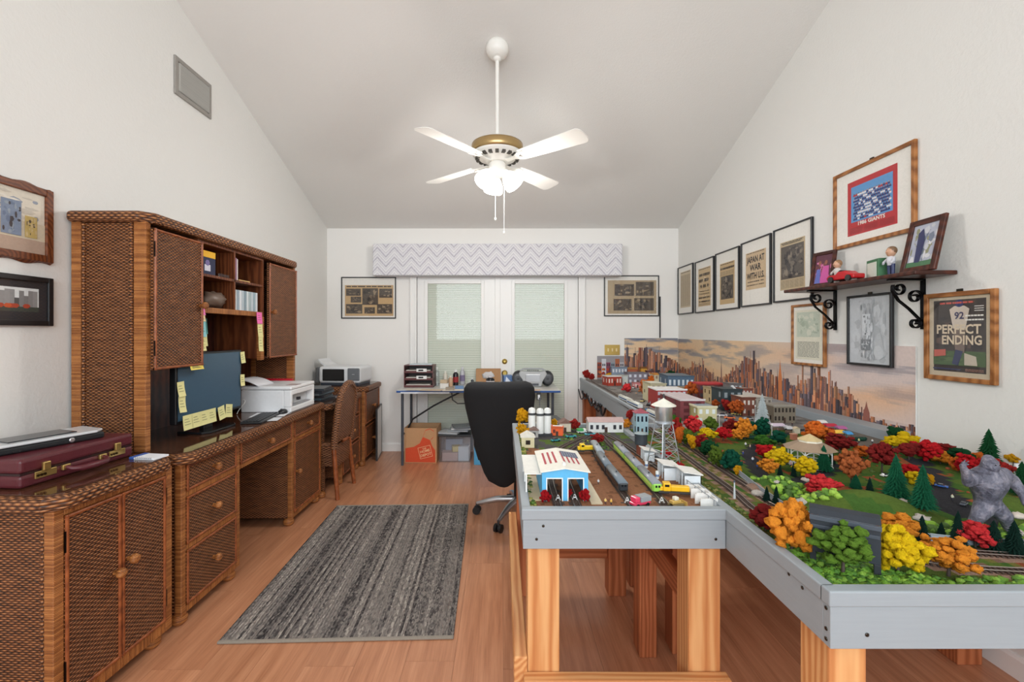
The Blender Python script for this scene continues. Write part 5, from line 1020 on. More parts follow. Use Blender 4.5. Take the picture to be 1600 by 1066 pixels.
def girls(p, w, h): photo(p, 0, w, 0, h, [rgb(90, 40, 60), rgb(190, 60, 130), rgb(214, 120, 170), rgb(120, 60, 50)], 40, .0002, 3); p.poly([(w*.35, 0), (w*.9, 0), (w*.85, h*.6), (w*.5, h*.6)], .0025, rgb(206, 84, 160)); p.poly([(w*.08, 0), (w*.42, 0), (w*.36, h*.5), (w*.15, h*.5)], .0026, rgb(96, 110, 190)); [p.poly([(w*(c_+.09*math.cos(k)), h*(.72+.09*math.sin(k))) for k in range(6)], .0028, rgb(150, 90, 70)) for c_ in (.3, .66)]
sframe('small dark-framed photo of people in pink at the left shelf end', 2.69, XR-.075, .155, .21, 8, 10, .02, girls)
def player(p, w, h): photo(p, 0, w, 0, h, [rgb(186, 190, 206), rgb(206, 208, 214), rgb(120, 130, 150), rgb(150, 150, 120), rgb(226, 226, 230)], 50, .0002, 8); p.quad(0, w, 0, h*.12, .003, rgb(70, 120, 80)); p.poly([(w*.3, h*.1), (w*.5, h*.1), (w*.55, h*.6), (w*.42, h*.9), (w*.25, h*.8)], .0031, rgb(44, 50, 96))
sframe('larger dark-framed football photo leaning at the right shelf end', 2.06, XR-.08, .19, .25, 12, -4, .026, player)
t = thing('toy_car', 'red toy convertible car on the wall shelf', 'toy car', (XR-.14, 2.42, S1), RD(96)); rd = rgb(190, 26, 34)
MB().prism([(-.085, .012), (.085, .012), (.09, .028), (.075, .04), (.03, .042), (.015, .055), (-.03, .056), (-.05, .042), (-.085, .036)], -.034, .034, 'y', rd).build('body', 'gloss', t, .006, 3); MB().prism([(.018, .044), (.026, .044), (.006, .062), (.0, .062)], -.03, .03, 'y', rgb(60, 66, 72)).build('windshield', 'gloss', t)
for x in (-.055, .055):
    for y in (-.035, .035): MB().cyl((x, y-.006, .016), (x, y+.006, .016), .016, 16, rgb(30, 30, 30)).build('wheel', 'rubber', t)
t = thing('card_box', 'green boxed ornament with a certificate front on the wall shelf', 'box', (XR-.06, 2.30, S1), RD(-14)); MB().box(-.03, .03, -.055, .055, 0, .10, rgb(66, 116, 78)).build('box', 'plain', t, .003); MB().box(-.0315, -.03, -.04, .045, .012, .085, rgb(214, 220, 208)).build('front_card', 'plain', t)
def bobble(lab, y, x, h, col, col2, hair):
    t = thing('bobblehead_figure', lab, 'figurine', (x, y, S1), group='bobblehead figures on the shelf'); MB().lathe([(.024, 0), (.024, .008), (.02, .01)], n=18, col=rgb(40, 60, 44)).build('base', 'satin', t)
    b = MB()
    for s in (-1, 1): b.tube([(0, s*.010, .01), (0, s*.011, h*.28), (0, s*.009, h*.42)], [.007, .008, .010], 8, col2); b.tube([(0, s*.016, h*.62), (-.012, s*.028, h*.5), (-.02, s*.022, h*.44)], [.007, .006, .005], 8, col)
    b.tube([(0, 0, h*.38), (0, 0, h*.5), (0, 0, h*.64), (0, 0, h*.69)], [.014, .018, .018, .008], 10, col); b.build('body', 'satin', t)
    q = MB().ball((0, 0, h*.83), h*.155, (.95, .9, 1.1), 14, rgb(206, 160, 130)).build('head', 'satin', t); MB().ball((.004, 0, h*.87), h*.155, (.98, .98, 1), 14, hair).build('hair', 'satin', q); MB().ball((-h*.148, 0, h*.82), .005, (1, 1, 1), 8, rgb(200, 150, 120)).build('nose', 'satin', q)
bobble('bobblehead figure in a pale uniform beside the left shelf photo', 2.545, XR-.09, .135, rgb(206, 200, 196), rgb(190, 186, 186), rgb(150, 110, 74)); bobble('bobblehead figure in white and navy beside the right shelf photo', 2.20, XR-.085, .145, rgb(206, 206, 212), rgb(46, 54, 96), rgb(126, 96, 70))
# ------------------------------------------------------------ trees of the layout
def clump(seed, nb, rb, flat=1.0, n=9):
    r = random.Random(seed); b = MB()
    for k in range(nb):
        z = 1-2*(k+.5)/nb; a = k*2.39996+seed; q = math.sqrt(1-z*z); d = Vector((q*math.cos(a), q*math.sin(a), z)); m = r.uniform(.45, 1.12)*(.5-rb*.4)
        b.ball((d.x*m, d.y*m, .5+d.z*m*flat), rb*r.uniform(.75, 1.15), (r.uniform(.9, 1.2), r.uniform(.9, 1.2), r.uniform(.75, 1.0)), n, (1, 1, 1, 1), .7, 4.2, seed*13+k)
    me = b.mesh('foliage'); me.materials.append(MT['foliage']); return me
CL = [clump(1, 19, .2, n=12), clump(2, 21, .18, n=12), clump(3, 16, .21, n=12), clump(4, 24, .17, n=12), clump(5, 14, .22, n=12)]
CLF = [clump(11, 52, .118, n=12), clump(12, 58, .11, n=12)]
def trunkmesh():
    b = MB(); c_ = rgb(70, 58, 52); b.tube([(0, 0, 0), (.01, 0, .35), (0, .01, .62)], [.055, .04, .025], 7, c_)
    for k in range(5): a = k*1.26; b.tube([(0, 0, .32), (.10*math.cos(a), .10*math.sin(a), .5), (.22*math.cos(a), .22*math.sin(a), .68)], [.025, .018, .010], 5, c_)
    me = b.mesh('trunk'); me.materials.append(MT['paint']); return me
TM = trunkmesh()
def conifer(seed):
    r = random.Random(seed); b = MB(); n = 16; T = 15; g = (1, 1, 1, 1)
    for i in range(T):
        z = .06+.90*i/T; rr = .5*(1-i/T)**.85+.03; vs = [(0, 0, min(1, z+.14))]; dz = r.uniform(-.01, .01); ph = r.random()
        for k in range(n*2):
            a = PI*k/n+ph; q = rr*((1.0 if k % 2 == 0 else .62)*r.uniform(.85, 1.12)); vs.append((q*math.cos(a), q*math.sin(a), z+dz-(.02 if k % 2 == 0 else -.01)))
        m = len(vs)-1; b.add(vs, [(0, 1+k, 1+(k+1) % m) for k in range(m)], g); b.add([(0, 0, z+.06)]+vs[1:], [(0, 1+(k+1) % m, 1+k) for k in range(m)], g)
    me = b.mesh('needles'); me.materials.append(MT['foliage']); return me
CF = [conifer(1), conifer(2), conifer(3)]
CTM = MB().cyl((0, 0, 0), (0, 0, .3), .05, 7, rgb(80, 60, 44)).mesh('trunk'); CTM.materials.append(MT['paint'])
COL = dict(orange=(255, 158, 52), dorange=(240, 122, 46), yellow=(255, 212, 26), gold=(252, 182, 30), red=(216, 34, 42), coral=(240, 62, 66), maroon=(146, 40, 38), dred=(176, 46, 42), rust=(200, 98, 44), brown=(206, 114, 64), green=(66, 118, 40), lime=(106, 144, 50), olive=(100, 126, 44), dgreen=(26, 82, 46), teal=(18, 88, 66), pine=(34, 112, 78), dpine=(24, 58, 48), white=(214, 224, 226))
TN = [0]
def tree(lab, px, ytop, ybot, wpx, col, trunk=.12, mesh=None, group='autumn trees on the train layout', base=None, on=None):
    k = TN[0]; TN[0] += 1; yb = base or ybot+(ybot-ytop)*trunk
    if px < 992 and 640 < yb < 674: yb = 674
    p_ = on or G(px, yb)
    if px < 960 and yb < 640: p_ = onz(px, yb, ZG) if inside(*onz(px, yb, ZG)[:2]) else V(TXB+.06+.012*(px-917), min(onz(px, yb, ZG).y, 5.0))
    if p_.y > 5.0: p_ = V((px-CX)*5.0/FPX, 5.0)
    sc = p_.y/FPX; h = (yb-ytop)*sc*1.02; w = wpx*sc; fb = max(0, (yb-ybot)*sc)
    t = thing('model_tree', lab, 'tree', p_, k*1.7, group)
    o = link('trunk', TM, t); o.scale = (max(w, .02)*.75, max(w, .02)*.75, h*.85)
    f = link('foliage', mesh or CL[k % 5], t); f.location = (0, 0, fb); f.scale = (w*1.04, w*1.04, h-fb); f.color = rgb(*COL[col]); return t
def fir(lab, px, ytop, ybase, wpx, col='pine', on=None, group='model conifers on the train layout'):
    k = TN[0]; TN[0] += 1; p_ = on or G(px, ybase); sc = p_.y/FPX; t = thing('model_conifer', lab, 'tree', p_, k*1.3, group)
    o = link('trunk', CTM, t); o.scale = (wpx*sc, wpx*sc, (ybase-ytop)*sc*.9); f = link('needles', CF[k % 3], t); f.scale = (wpx*sc, wpx*sc, (ybase-ytop)*sc*1.03); f.color = rgb(*COL[col]); return t
T = tree
# front corner
T('big orange tree at the table edge left of the black billboard', 1237, 778, 857, 66, 'orange', .08, CLF[0]); T('dark red shrub left of the big orange tree', 1196, 792, 826, 40, 'maroon', .1); T('small bright red shrub half hidden behind the big orange tree', 1256, 790, 800, 12, 'dred', .1); T('rust shrub between the big orange tree and the black billboard', 1264, 812, 834, 24, 'dorange', .1)
T('leafy green tree with a forked trunk in front of the black billboard', 1317, 820, 882, 74, 'lime', .27, CLF[1]); T('big yellow tree right of the black billboard', 1403, 818, 893, 66, 'yellow', .06, CLF[0]); T('orange tree peeking out behind the big yellow tree', 1402, 807, 840, 48, 'orange', .3); T('broad orange tree standing by the front curve of the tracks', 1482, 838, 890, 66, 'orange', .2, CLF[1]); T('bright red tree between dark firs in front of the gorilla', 1524, 814, 852, 46, 'coral', .08, CLF[0])
T('coral red tree on the small green hill left of the big mound', 1284, 740, 776, 44, 'coral', .06, CLF[0]); T('tall rust-brown tree right of the gazebo', 1330, 702, 746, 38, 'brown', .3, CLF[1]); T('round dark red tree behind the left green fir', 1378, 690, 726, 36, 'maroon', .35, CLF[0]); T('yellow tree in front left of the gazebo', 1217, 700, 727, 33, 'yellow', .2, CLF[1]); T('yellow tree directly in front of the gazebo', 1258, 712, 741, 33, 'yellow', .2, CLF[0]); T('orange tree left of the yellow trees near the gazebo', 1200, 716, 739, 28, 'orange', .3, CLF[1]); T('red tree beside the dark road left of the gazebo', 1196, 695, 714, 26, 'red', .2)
T('orange tree behind the gazebo roof', 1276, 657, 690, 36, 'dorange', .15, CLF[0]); T('dark red tree right of the gazebo roof', 1312, 678, 703, 38, 'maroon', .35, CLF[1]); T('dark red shrub under the yellow market awning', 1296, 668, 680, 16, 'dred', .1); T('small orange tree behind the tall rust-brown tree', 1347, 697, 712, 22, 'dorange', .2); T('dark green tree at the right end of the skyline mural', 1400, 667, 687, 22, 'dgreen', .3); T('left yellow tree of the wall-side row', 1393, 684, 699, 22, 'yellow', .3); T('right yellow tree of the wall-side row', 1417, 677, 697, 30, 'yellow', .3); T('dark red tree under the yellow wall-side trees', 1420, 690, 710, 28, 'maroon', .3); T('bright red tree at the wall right of the yellow row', 1450, 686, 718, 34, 'red', .1, CLF[0]); T('maroon tree at the wall behind the small orange tree', 1475, 693, 710, 26, 'maroon', .5); T('small orange tree at the foot of the wall-side red trees', 1469, 704, 723, 27, 'orange', .1)
T('dark green tree at the wall between red trees', 1501, 700, 718, 26, 'dgreen', .5); T('big red tree at the wall above the gorilla arm', 1514, 710, 739, 34, 'red', .1, CLF[1]); T('orange tree in front of the big red wall-side tree', 1496, 715, 736, 17, 'dorange', .1); T('orange tree beside the tall fir at the wall', 1529, 707, 722, 16, 'dorange', .6); T('dark red tree right of the tall fir at the wall', 1558, 716, 748, 34, 'dred', .1, CLF[0]); T('small gold tree at the far right wall beside the white sign', 1583, 709, 724, 16, 'gold', .4); T('red tree between the two large green firs', 1421, 725, 745, 27, 'red', .3); T('yellow shrub between the two large green firs', 1429, 738, 756, 18, 'yellow', .1); T('small yellow shrub right of the large green firs', 1454, 741, 757, 10, 'gold', .1)
# dense autumn row behind the water tower
T('dark red tree at the left end of the autumn row', 1056, 657, 684, 17, 'dred', .15); T('small green tree behind the left end of the autumn row', 1055, 650, 665, 18, 'green', .3); T('orange tree at the left of the autumn row near the tower', 1062, 667, 692, 15, 'dorange', .15); T('olive green tree in the left part of the autumn row', 1073, 669, 692, 22, 'olive', .15, CLF[0]); T('bright red tree in front of the cream corner building', 1083, 649, 676, 25, 'coral', .25, CLF[1]); T('olive tree in front of the arched door building', 1112, 654, 671, 19, 'olive', .3); T('yellow tree in the middle of the autumn row', 1105, 668, 685, 25, 'yellow', .25, CLF[0]); T('yellow and gold tree low in the autumn row', 1081, 679, 702, 15, 'gold', .1); T('maroon tree low in the autumn row beside the gold one', 1096, 678, 703, 20, 'dred', .1, CLF[1]); T('red tree right of the middle yellow tree', 1130, 667, 685, 22, 'red', .2, CLF[0]); T('dark red tree behind the red one in the autumn row', 1140, 657, 674, 20, 'maroon', .2); T('large orange tree at the right end of the autumn row', 1164, 653, 683, 26, 'orange', .12, CLF[1]); T('smaller orange tree in front of the large orange one', 1152, 669, 686, 21, 'orange', .1, CLF[0])
T('bright green tree at the park edge below the maroon tree', 1108, 687, 712, 28, 'dgreen', .15, CLF[0]); T('olive green tree at the park edge above the railing', 1120, 697, 727, 24, 'olive', .1, CLF[1]); T('dark teal tree at the park edge beside the dark road', 1141, 701, 733, 30, 'teal', .05, CLF[0]); T('dark green tree below the frosted white tree', 1189, 653, 682, 26, 'teal', .1, CLF[1]); T('green tree left of the gazebo at the park back', 1193, 679, 699, 28, 'green', .1, CLF[0]); T('dark green tree touching the gazebo left side', 1217, 674, 692, 20, 'teal', .2); T('tiny yellow shrub at the railing below the teal tree', 1153, 727, 741, 11, 'gold', .1)
# city trees
T('rust tree against the dark red city building', 1081, 600, 617, 18, 'rust', .5); T('dark red city tree left of the two round ones', 1118, 624, 636, 10, 'rust', .5); T('round red-brown city tree before the dark building', 1135, 624, 642, 14, 'dred', .25); T('round rust city tree right of the red-brown one', 1151, 624, 646, 21, 'rust', .2, CLF[0]); T('round dark red tree at the far left corner of the city', 917, 578, 590, 10, 'dred', .35); T('small dark red tree beside the far corner firs', 924, 585, 594, 8, 'dred', .2); T('yellow tree before the town house card', 938, 580, 589, 9, 'gold', .3); T('orange tree in front of the red brick shop', 953, 591, 600, 10, 'dorange', .1); T('yellow tree behind the red brick shop', 956, 581, 590, 12, 'gold', .3); T('red tree behind the grey stone building', 974, 578, 587, 12, 'red', .4); T('orange-red tree between grey and tan city buildings', 1018, 589, 600, 11, 'dorange', .2); T('gold tree behind the tan city building', 1010, 578, 588, 14, 'gold', .4); T('pink blossom tree on the city square', 980, 600, 612, 15, 'coral', .1); T('bushy brown tree beside the cream city building', 1006, 594, 616, 12, 'brown', .2); T('red tree at the city back near the blue-grey hall', 1022, 577, 585, 11, 'red', .5); T('dark green tree behind the blue-grey hall', 1049, 574, 583, 14, 'dgreen', .5)
# rail yard
T('tall golden tree at the back left corner of the yard', 816, 637, 662, 20, 'gold', .1, CLF[0]); T('second golden tree at the yard corner in front of the tall one', 816, 662, 681, 18, 'gold', .05, CLF[1]); T('orange shrub behind the orange kiosk in the yard', 866, 655, 666, 9, 'gold', .2); T('dark red tree behind the yard cottages', 898, 655, 670, 14, 'dred', .1); T('red-orange forked tree in the middle of the yard', 934, 677, 692, 20, 'dred', .1, CLF[0]); T('orange tree beside the white depot', 977, 655, 669, 14, 'orange', .2); T('red tree behind the white depot beside the signal tower', 985, 640, 656, 11, 'dred', .5); T('red shrub at the left shed door', 852, 765, 785, 16, 'red', .02, CLF[0]); T('red shrub between the two shed doors', 886, 762, 778, 14, 'red', .1, CLF[1]); T('red shrub at the right shed door', 914, 763, 783, 15, 'red', .02, CLF[0]); T('red shrub under the water tower legs', 1041, 703, 717, 13, 'red', .1); T('small red shrub beside the tracks at the white sheds', 1063, 723, 731, 14, 'red', .1)
# firs
F = fir
F('large green fir, left one of the pair in the park', 1400, 711, 779, 40); F('large green fir, right one of the pair in the park', 1442, 727, 797, 39); F('green fir in front of the gazebo right side', 1287, 696, 736, 28, 'pine'); F('tall dark green fir standing against the right wall', 1545, 671, 728, 36, 'dgreen'); F('short bushy fir below the rust-brown tree', 1337, 741, 764, 20, 'pine'); F('dark fir on the right slope of the coral tree hill', 1359, 746, 777, 16, 'dpine'); F('small dark fir behind the railing, left of two', 1198, 760, 784, 13, 'dpine'); F('small dark fir behind the railing, right of two', 1213, 759, 788, 14, 'dpine'); F('dark fir below the orange tree near the gazebo', 1219, 726, 746, 11, 'dpine'); F('dark fir beside the yellow tree before the gazebo', 1240, 722, 745, 10, 'dpine'); F('dark fir right of the gazebo', 1300, 703, 726, 12, 'dpine'); F('dark fir left of the front fir row by the railing', 1441, 806, 846, 24, 'dpine'); F('smallest dark fir of the front row by the railing', 1471, 816, 843, 17, 'dpine'); F('dark fir left of the bright red tree before the gorilla', 1497, 799, 852, 26, 'dpine'); F('dark fir right of the bright red tree before the gorilla', 1553, 814, 860, 34, 'dpine'); F('dark fir at the right picture edge in the front row', 1585, 814, 866, 36, 'dpine'); F('green fir at the right wall beside the gorilla shoulder', 1597, 722, 775, 36, 'dgreen'); F('frosted white fir on the city square', 1191, 616, 664, 24, 'white'); F('slim dark fir at the far city corner', 929, 573, 592, 7, 'dpine'); F('second slim dark fir at the far city corner', 934, 577, 592, 7, 'dpine')
# ground cover: clumps of green foam, uncountable
def cover(lab, spots, cols, size, seed, name='ground_foliage'):
    r = random.Random(seed); b = MB()
    for x, y in spots: s = size*r.uniform(.6, 1.25); b.ball((x, y, th(x, y)+s*.25), s, (1.1, 1.1, .8), 6, rgb(*r.choice(cols)), .6, 3, r.random()*50)
    o = b.build(name, 'fur'); o['kind'] = 'stuff'; o['label'] = lab; o['category'] = 'foliage'; return o
r = random.Random(77); sp = []
def fill(x0, x1, y0, y1, n, ok=lambda x, y: True):
    out = []
    while len(out) < n:
        x, y = r.uniform(x0, x1), r.uniform(y0, y1)
        if ok(x, y): out.append((x, y))
    return out
near = lambda x, y: min(dist((x, y), allt[0]), 9) > .024
sp = fill(.655, 1.94, .898, .95, 620, near)+fill(.655, .93, .9, 1.2, 520, lambda x, y: near(x, y) and y < 1.62-x*.75)
cover('green foam ground cover along the near table edge', sp, [(104, 148, 46), (86, 130, 40), (70, 112, 38), (122, 160, 58)], .0085, 5)
sp = fill(.652, .70, 1.2, 1.75, 110, lambda x, y: dist((x, y), allt[0]) > .02); cover('olive scrub along the left table edge beside the tracks', sp, [(96, 110, 48), (120, 116, 60), (84, 96, 40)], .006, 6)
sp = fill(.80, .98, 1.30, 1.62, 130, lambda x, y: min(dist((x, y), allt[0]), dist((x, y), allt[1])) > .055 and dist((x, y), road1) > .05)+fill(1.1, 1.55, 1.13, 1.22, 130)
cover('bright green shrubs on the park slopes behind the railing', sp, [(130, 172, 54), (88, 128, 44), (150, 186, 70), (70, 100, 40)], .011, 7)
sp = fill(1.25, 1.92, 1.45, 2.1, 120, lambda x, y: dist((x, y), road2) > .07); cover('low olive shrubs and fallen leaves across the park', sp, [(74, 92, 40), (150, 74, 40), (90, 106, 44)], .006, 8)
sp = fill(.08, .60, 1.305, 1.325, 70)+fill(.08, .10, 1.35, 2.3, 90)+fill(.3, .5, 2.02, 2.3, 60, lambda x, y: min(dist((x, y), p) for p in allt[2:]) > .025); cover('green and yellow turf tufts round the rail yard', sp, [(92, 124, 48), (150, 150, 70), (70, 100, 40)], .006, 9)
# ------------------------------------------------------------ buildings of the layout
def bldg(name, lab, px0, px1, yb, yt, dep, col, roofc, rows=1, cols=3, rz=0, wc=(206, 214, 220), cornice=None, roof='flat', door=True, group='model buildings in the city', left=True, mat='paint', sidecol=None):
    a = G(px0, yb); Yf = min(a.y, 5.03-dep); sc = Yf/FPX; xa_, xb_ = (px0-CX)*sc, (px1-CX)*sc; w = xb_-xa_; h = EZ-(yt-CY)*sc-a.z; t = thing(name, lab, 'model building', ((xa_+xb_)/2, Yf+dep/2, a.z), RD(rz), group); X, Y = w/2, dep/2; c_ = rgb(*col)
    b = MB().box(-X, X, -Y, Y, -.002, h, c_)
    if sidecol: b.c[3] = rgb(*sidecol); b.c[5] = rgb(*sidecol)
    b.build('walls', mat, t)
    if roof == 'flat': MB().box(-X+.004, X-.004, -Y+.004, Y-.004, h-.004, h+.0012, rgb(*roofc)).build('roof', mat, t); pr = rgb(*(cornice or [q*.85 for q in col])); q = .004; MB().box(-X-q, X+q, -Y-q, -Y+.003, h-.006, h+.005, pr).build('cornice', mat, t); MB().box(-X-q, -X+.003, -Y+.003, Y, h-.006, h+.004, pr).build('cornice', mat, t)
    elif roof == 'gable': b = MB(); b.prism([(-X-.005, h), (X+.005, h), (0, h+w*.32)], -Y-.005, Y+.005, 'y', rgb(*roofc)); b.build('roof', mat, t)
    elif roof == 'ridge': b = MB(); b.prism([(-Y-.005, h), (Y+.005, h), (0, h+dep*.3)], -X-.005, X+.005, 'x', rgb(*roofc)); b.build('roof', mat, t)
    elif roof == 'hip': MB().add([(-X-.006, -Y-.006, h), (X+.006, -Y-.006, h), (X+.006, Y+.006, h), (-X-.006, Y+.006, h), (0, 0, h+w*.35)], [(3, 2, 1, 0), (0, 1, 4), (1, 2, 4), (2, 3, 4), (3, 0, 4)], rgb(*roofc)).build('roof', mat, t)
    ww, hh = w/(cols*1.9+.9), h/(rows*1.7+.7); wmsh = MB().box(-ww/2, ww/2, -.0012, .0008, -hh/2, hh/2, rgb(*wc)).mesh('window'); wmsh.materials.append(MT['gloss'])
    for i in range(rows):
        for j in range(cols):
            if door and i == 0 and j == cols//2: continue
            o = link('window', wmsh, t); o.location = (-X+w*(j+.5)/cols, -Y, h*(i+.55)/rows*.95)
            if left and i*cols+j < rows*2: k = link('window', wmsh, t); k.location = (-X, -Y+dep*(j % 2+.5)/2, h*(i+.55)/rows*.95); k.rotation_euler = (0, 0, -PI/2)
    if door: MB().box(-ww*.5, ww*.5, -Y-.0015, -Y+.001, 0, hh*1.25, rgb(70, 46, 36)).build('door', mat, t)
    return t, w, h, dep
B = bldg
B('model_shop', 'red brick shop with white cornice at the left end of the city', 947, 970, 603, 588, .13, (168, 58, 40), (196, 194, 188), 1, 5, 12, (226, 214, 204), (226, 224, 218)); B('model_shop', 'small white block beside the red brick shop', 971, 980, 602, 587, .1, (206, 210, 202), (190, 190, 186), 2, 2, 12)
B('model_townhouse', 'grey stone building with tall pale windows behind the city square', 981, 1012, 600, 583, .15, (132, 126, 138), (116, 112, 120), 2, 4, 0, (222, 226, 236)); B('model_townhouse', 'grey-blue terrace at the far back of the city', 956, 980, 589, 574, .07, (136, 150, 168), (96, 106, 120), 2, 5, 0, (226, 228, 232)); B('model_shop', 'little orange-roofed house at the far back of the city', 981, 996, 588, 577, .06, (176, 92, 60), (176, 120, 60), 1, 2, 0, (226, 210, 190), roof='ridge'); B('model_shop', 'yellow shop with a brown roof at the far back', 1002, 1011, 588, 576, .06, (214, 160, 60), (130, 84, 40), 1, 2, 0, roof='ridge')
B('model_shop', 'cream house with an orange roof edge left of the blue-grey hall', 1023, 1041, 603, 585, .15, (212, 200, 170), (206, 146, 62), 2, 3, 0, (160, 130, 110), (214, 138, 40)); B('model_hall', 'long blue-grey hall with bright windows at the back of the city', 1046, 1086, 609, 588, .32, (82, 108, 132), (120, 134, 146), 1, 6, -4, (220, 232, 240), door=False); B('model_warehouse', 'low orange-brown flat building in front of the blue-grey hall', 1044, 1072, 614, 606, .1, (180, 106, 76), (206, 176, 150), 1, 4, -4, (110, 80, 66))
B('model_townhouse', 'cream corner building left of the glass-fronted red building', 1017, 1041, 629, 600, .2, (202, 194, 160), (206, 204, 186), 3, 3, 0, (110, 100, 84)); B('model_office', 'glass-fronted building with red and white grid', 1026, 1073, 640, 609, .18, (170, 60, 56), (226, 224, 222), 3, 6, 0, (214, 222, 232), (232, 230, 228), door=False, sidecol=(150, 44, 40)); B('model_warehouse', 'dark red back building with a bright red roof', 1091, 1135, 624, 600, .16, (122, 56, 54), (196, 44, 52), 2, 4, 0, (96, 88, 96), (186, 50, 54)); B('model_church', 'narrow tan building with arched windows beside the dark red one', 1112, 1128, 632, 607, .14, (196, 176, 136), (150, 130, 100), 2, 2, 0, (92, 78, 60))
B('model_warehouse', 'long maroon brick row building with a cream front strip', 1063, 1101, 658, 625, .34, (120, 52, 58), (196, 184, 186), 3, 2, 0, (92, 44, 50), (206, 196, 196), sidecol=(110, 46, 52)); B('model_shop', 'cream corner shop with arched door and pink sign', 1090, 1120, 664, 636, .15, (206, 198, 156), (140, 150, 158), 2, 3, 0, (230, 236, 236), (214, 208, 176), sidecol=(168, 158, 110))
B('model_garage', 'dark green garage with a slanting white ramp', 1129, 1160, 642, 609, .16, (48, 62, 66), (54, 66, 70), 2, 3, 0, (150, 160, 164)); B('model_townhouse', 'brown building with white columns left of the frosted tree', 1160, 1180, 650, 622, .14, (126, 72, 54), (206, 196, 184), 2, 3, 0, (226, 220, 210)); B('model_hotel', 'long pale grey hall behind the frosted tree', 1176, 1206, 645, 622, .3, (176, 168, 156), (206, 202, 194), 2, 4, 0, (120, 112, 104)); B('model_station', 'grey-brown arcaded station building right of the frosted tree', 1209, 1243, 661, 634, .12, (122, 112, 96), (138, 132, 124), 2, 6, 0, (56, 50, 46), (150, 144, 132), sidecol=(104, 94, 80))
a = G(1145, 640); solo(MB().box(-.008, .008, -.2, .0, -.002, .002, rgb(206, 208, 210)), 'model_ramp', 'paint', 'slanting pale ramp leaning against the dark green garage', 'ramp', (a.x+.005, a.y+.02, a.z+.16), 0).rotation_euler = (RD(38), 0, RD(20))
# rail yard buildings
B('model_depot', 'long white depot with a faded red roof at the back of the yard', 920, 974, 676, 660, .07, (226, 226, 224), (176, 150, 146), 1, 6, 0, (60, 60, 66), roof='ridge', group='rail yard buildings', left=False); B('model_cottage', 'small cottage with a brown roof behind the orange kiosk', 874, 892, 675, 662, .06, (206, 196, 176), (116, 84, 72), 1, 2, 0, (70, 66, 60), roof='gable', group='rail yard buildings'); B('model_kiosk', 'orange kiosk with a white stripe in the yard', 863, 881, 681, 668, .05, (232, 96, 40), (232, 228, 222), 1, 2, -12, (120, 60, 50), group='rail yard buildings'); B('model_shack', 'cream shack with a small dark window at the left yard edge', 815, 835, 700, 684, .07, (214, 204, 164), (222, 218, 206), 1, 1, 0, (50, 46, 42), roof='gable', door=False, group='rail yard buildings', left=False); B('model_shack', 'brown-roofed shack beside the grain silos', 828, 841, 684, 673, .06, (176, 172, 168), (126, 96, 86), 1, 1, 0, (60, 60, 60), roof='gable', door=False, group='rail yard buildings')
tw, w_, h_, d_ = B('signal_tower', 'light blue signal tower with a hipped maroon roof', 994, 1013, 680, 646, .055, (150, 178, 188), (150, 72, 84), 2, 3, 0, (36, 44, 56), roof='hip', group='rail yard buildings')
# white open sheds
def shed(lab, px0, px1, yb, yt, dep, slope=-.012):
    a = G(px0, yb); b_ = G(px1, yb); w = b_.x-a.x; h = (yb-yt)*a.y/FPX; t = thing('model_shed', lab, 'model building', ((a.x+b_.x)/2, a.y+dep/2, ZG), 0, 'white yard sheds'); X, Y = w/2, dep/2; wc = rgb(222, 228, 232)
    MB().box(-X, X, Y-.003, Y, 0, h, wc).build('back_wall', 'paint', t); MB().box(X-.003, X, -Y, Y-.003, 0, h, wc).build('side_wall', 'paint', t); MB().box(-X, X, -Y, -Y+.003, 0, h*.9, wc).build('front_wall', 'paint', t)
    for y in (-Y*.3, Y*.4): MB().box(-X, -X+.003, y-.002, y+.002, 0, h, wc).build('post', 'paint', t)
    MB().add([(-X-.006, -Y-.006, h+.008), (X+.004, -Y-.006, h-.002), (X+.004, Y+.006, h-.002), (-X-.006, Y+.006, h+.008), (-X-.006, -Y-.006, h+.011), (X+.004, -Y-.006, h+.001), (X+.004, Y+.006, h+.001), (-X-.006, Y+.006, h+.011)], [(3, 2, 1, 0), (4, 5, 6, 7), (0, 1, 5, 4), (1, 2, 6, 5), (2, 3, 7, 6), (3, 0, 4, 7)], rgb(228, 226, 220)).build('roof', 'paint', t); MB().box(-X+.01, X-.01, -Y+.01, Y-.01, 0, .012, rgb(150, 110, 80)).build('floor_slab', 'paint', t)
shed('white open-sided shed with flat roof, rear one of the pair', 1038, 1062, 751, 730, .07); shed('white open-sided shed with flat roof, front one of the pair', 1070, 1096, 764, 742, .075); shed('small beige shed behind the water tower foot', 1007, 1024, 722, 706, .05)
for k, (a, c_, yb, yt, lab) in enumerate(((1080, 1100, 778, 764, 'rear'), (1088, 1112, 786, 771, 'middle'), (1095, 1122, 795, 780, 'front'))):
    p0 = G(a, yb); p1 = G(c_, yb); w = p1.x-p0.x; h = (yb-yt)*p0.y/FPX; t = thing('storage_bunker', '%s white concrete storage bunker of the three at the yard corner' % lab, 'bunker', ((p0.x+p1.x)/2, p0.y+.012, ZG), 0, 'white storage bunkers'); wc = rgb(232, 230, 226)
    MB().box(-w/2, w/2, -.012, -.008, 0, h, wc).build('front_wall', 'paint', t); MB().box(w/2-.004, w/2, -.008, .03, 0, h, wc).build('side_wall', 'paint', t); MB().box(-w/2, w/2-.004, .026, .03, 0, h, wc).build('back_wall', 'paint', t); q = MB().ball((0, .01, .004), w*.38, (1, .4, .75), 12, rgb(150, 128, 96), .3, 3, k); q.v = [(x, y, max(.0002, z)) for x, y, z in q.v]; q.build('gravel_heap', 'rock', t)
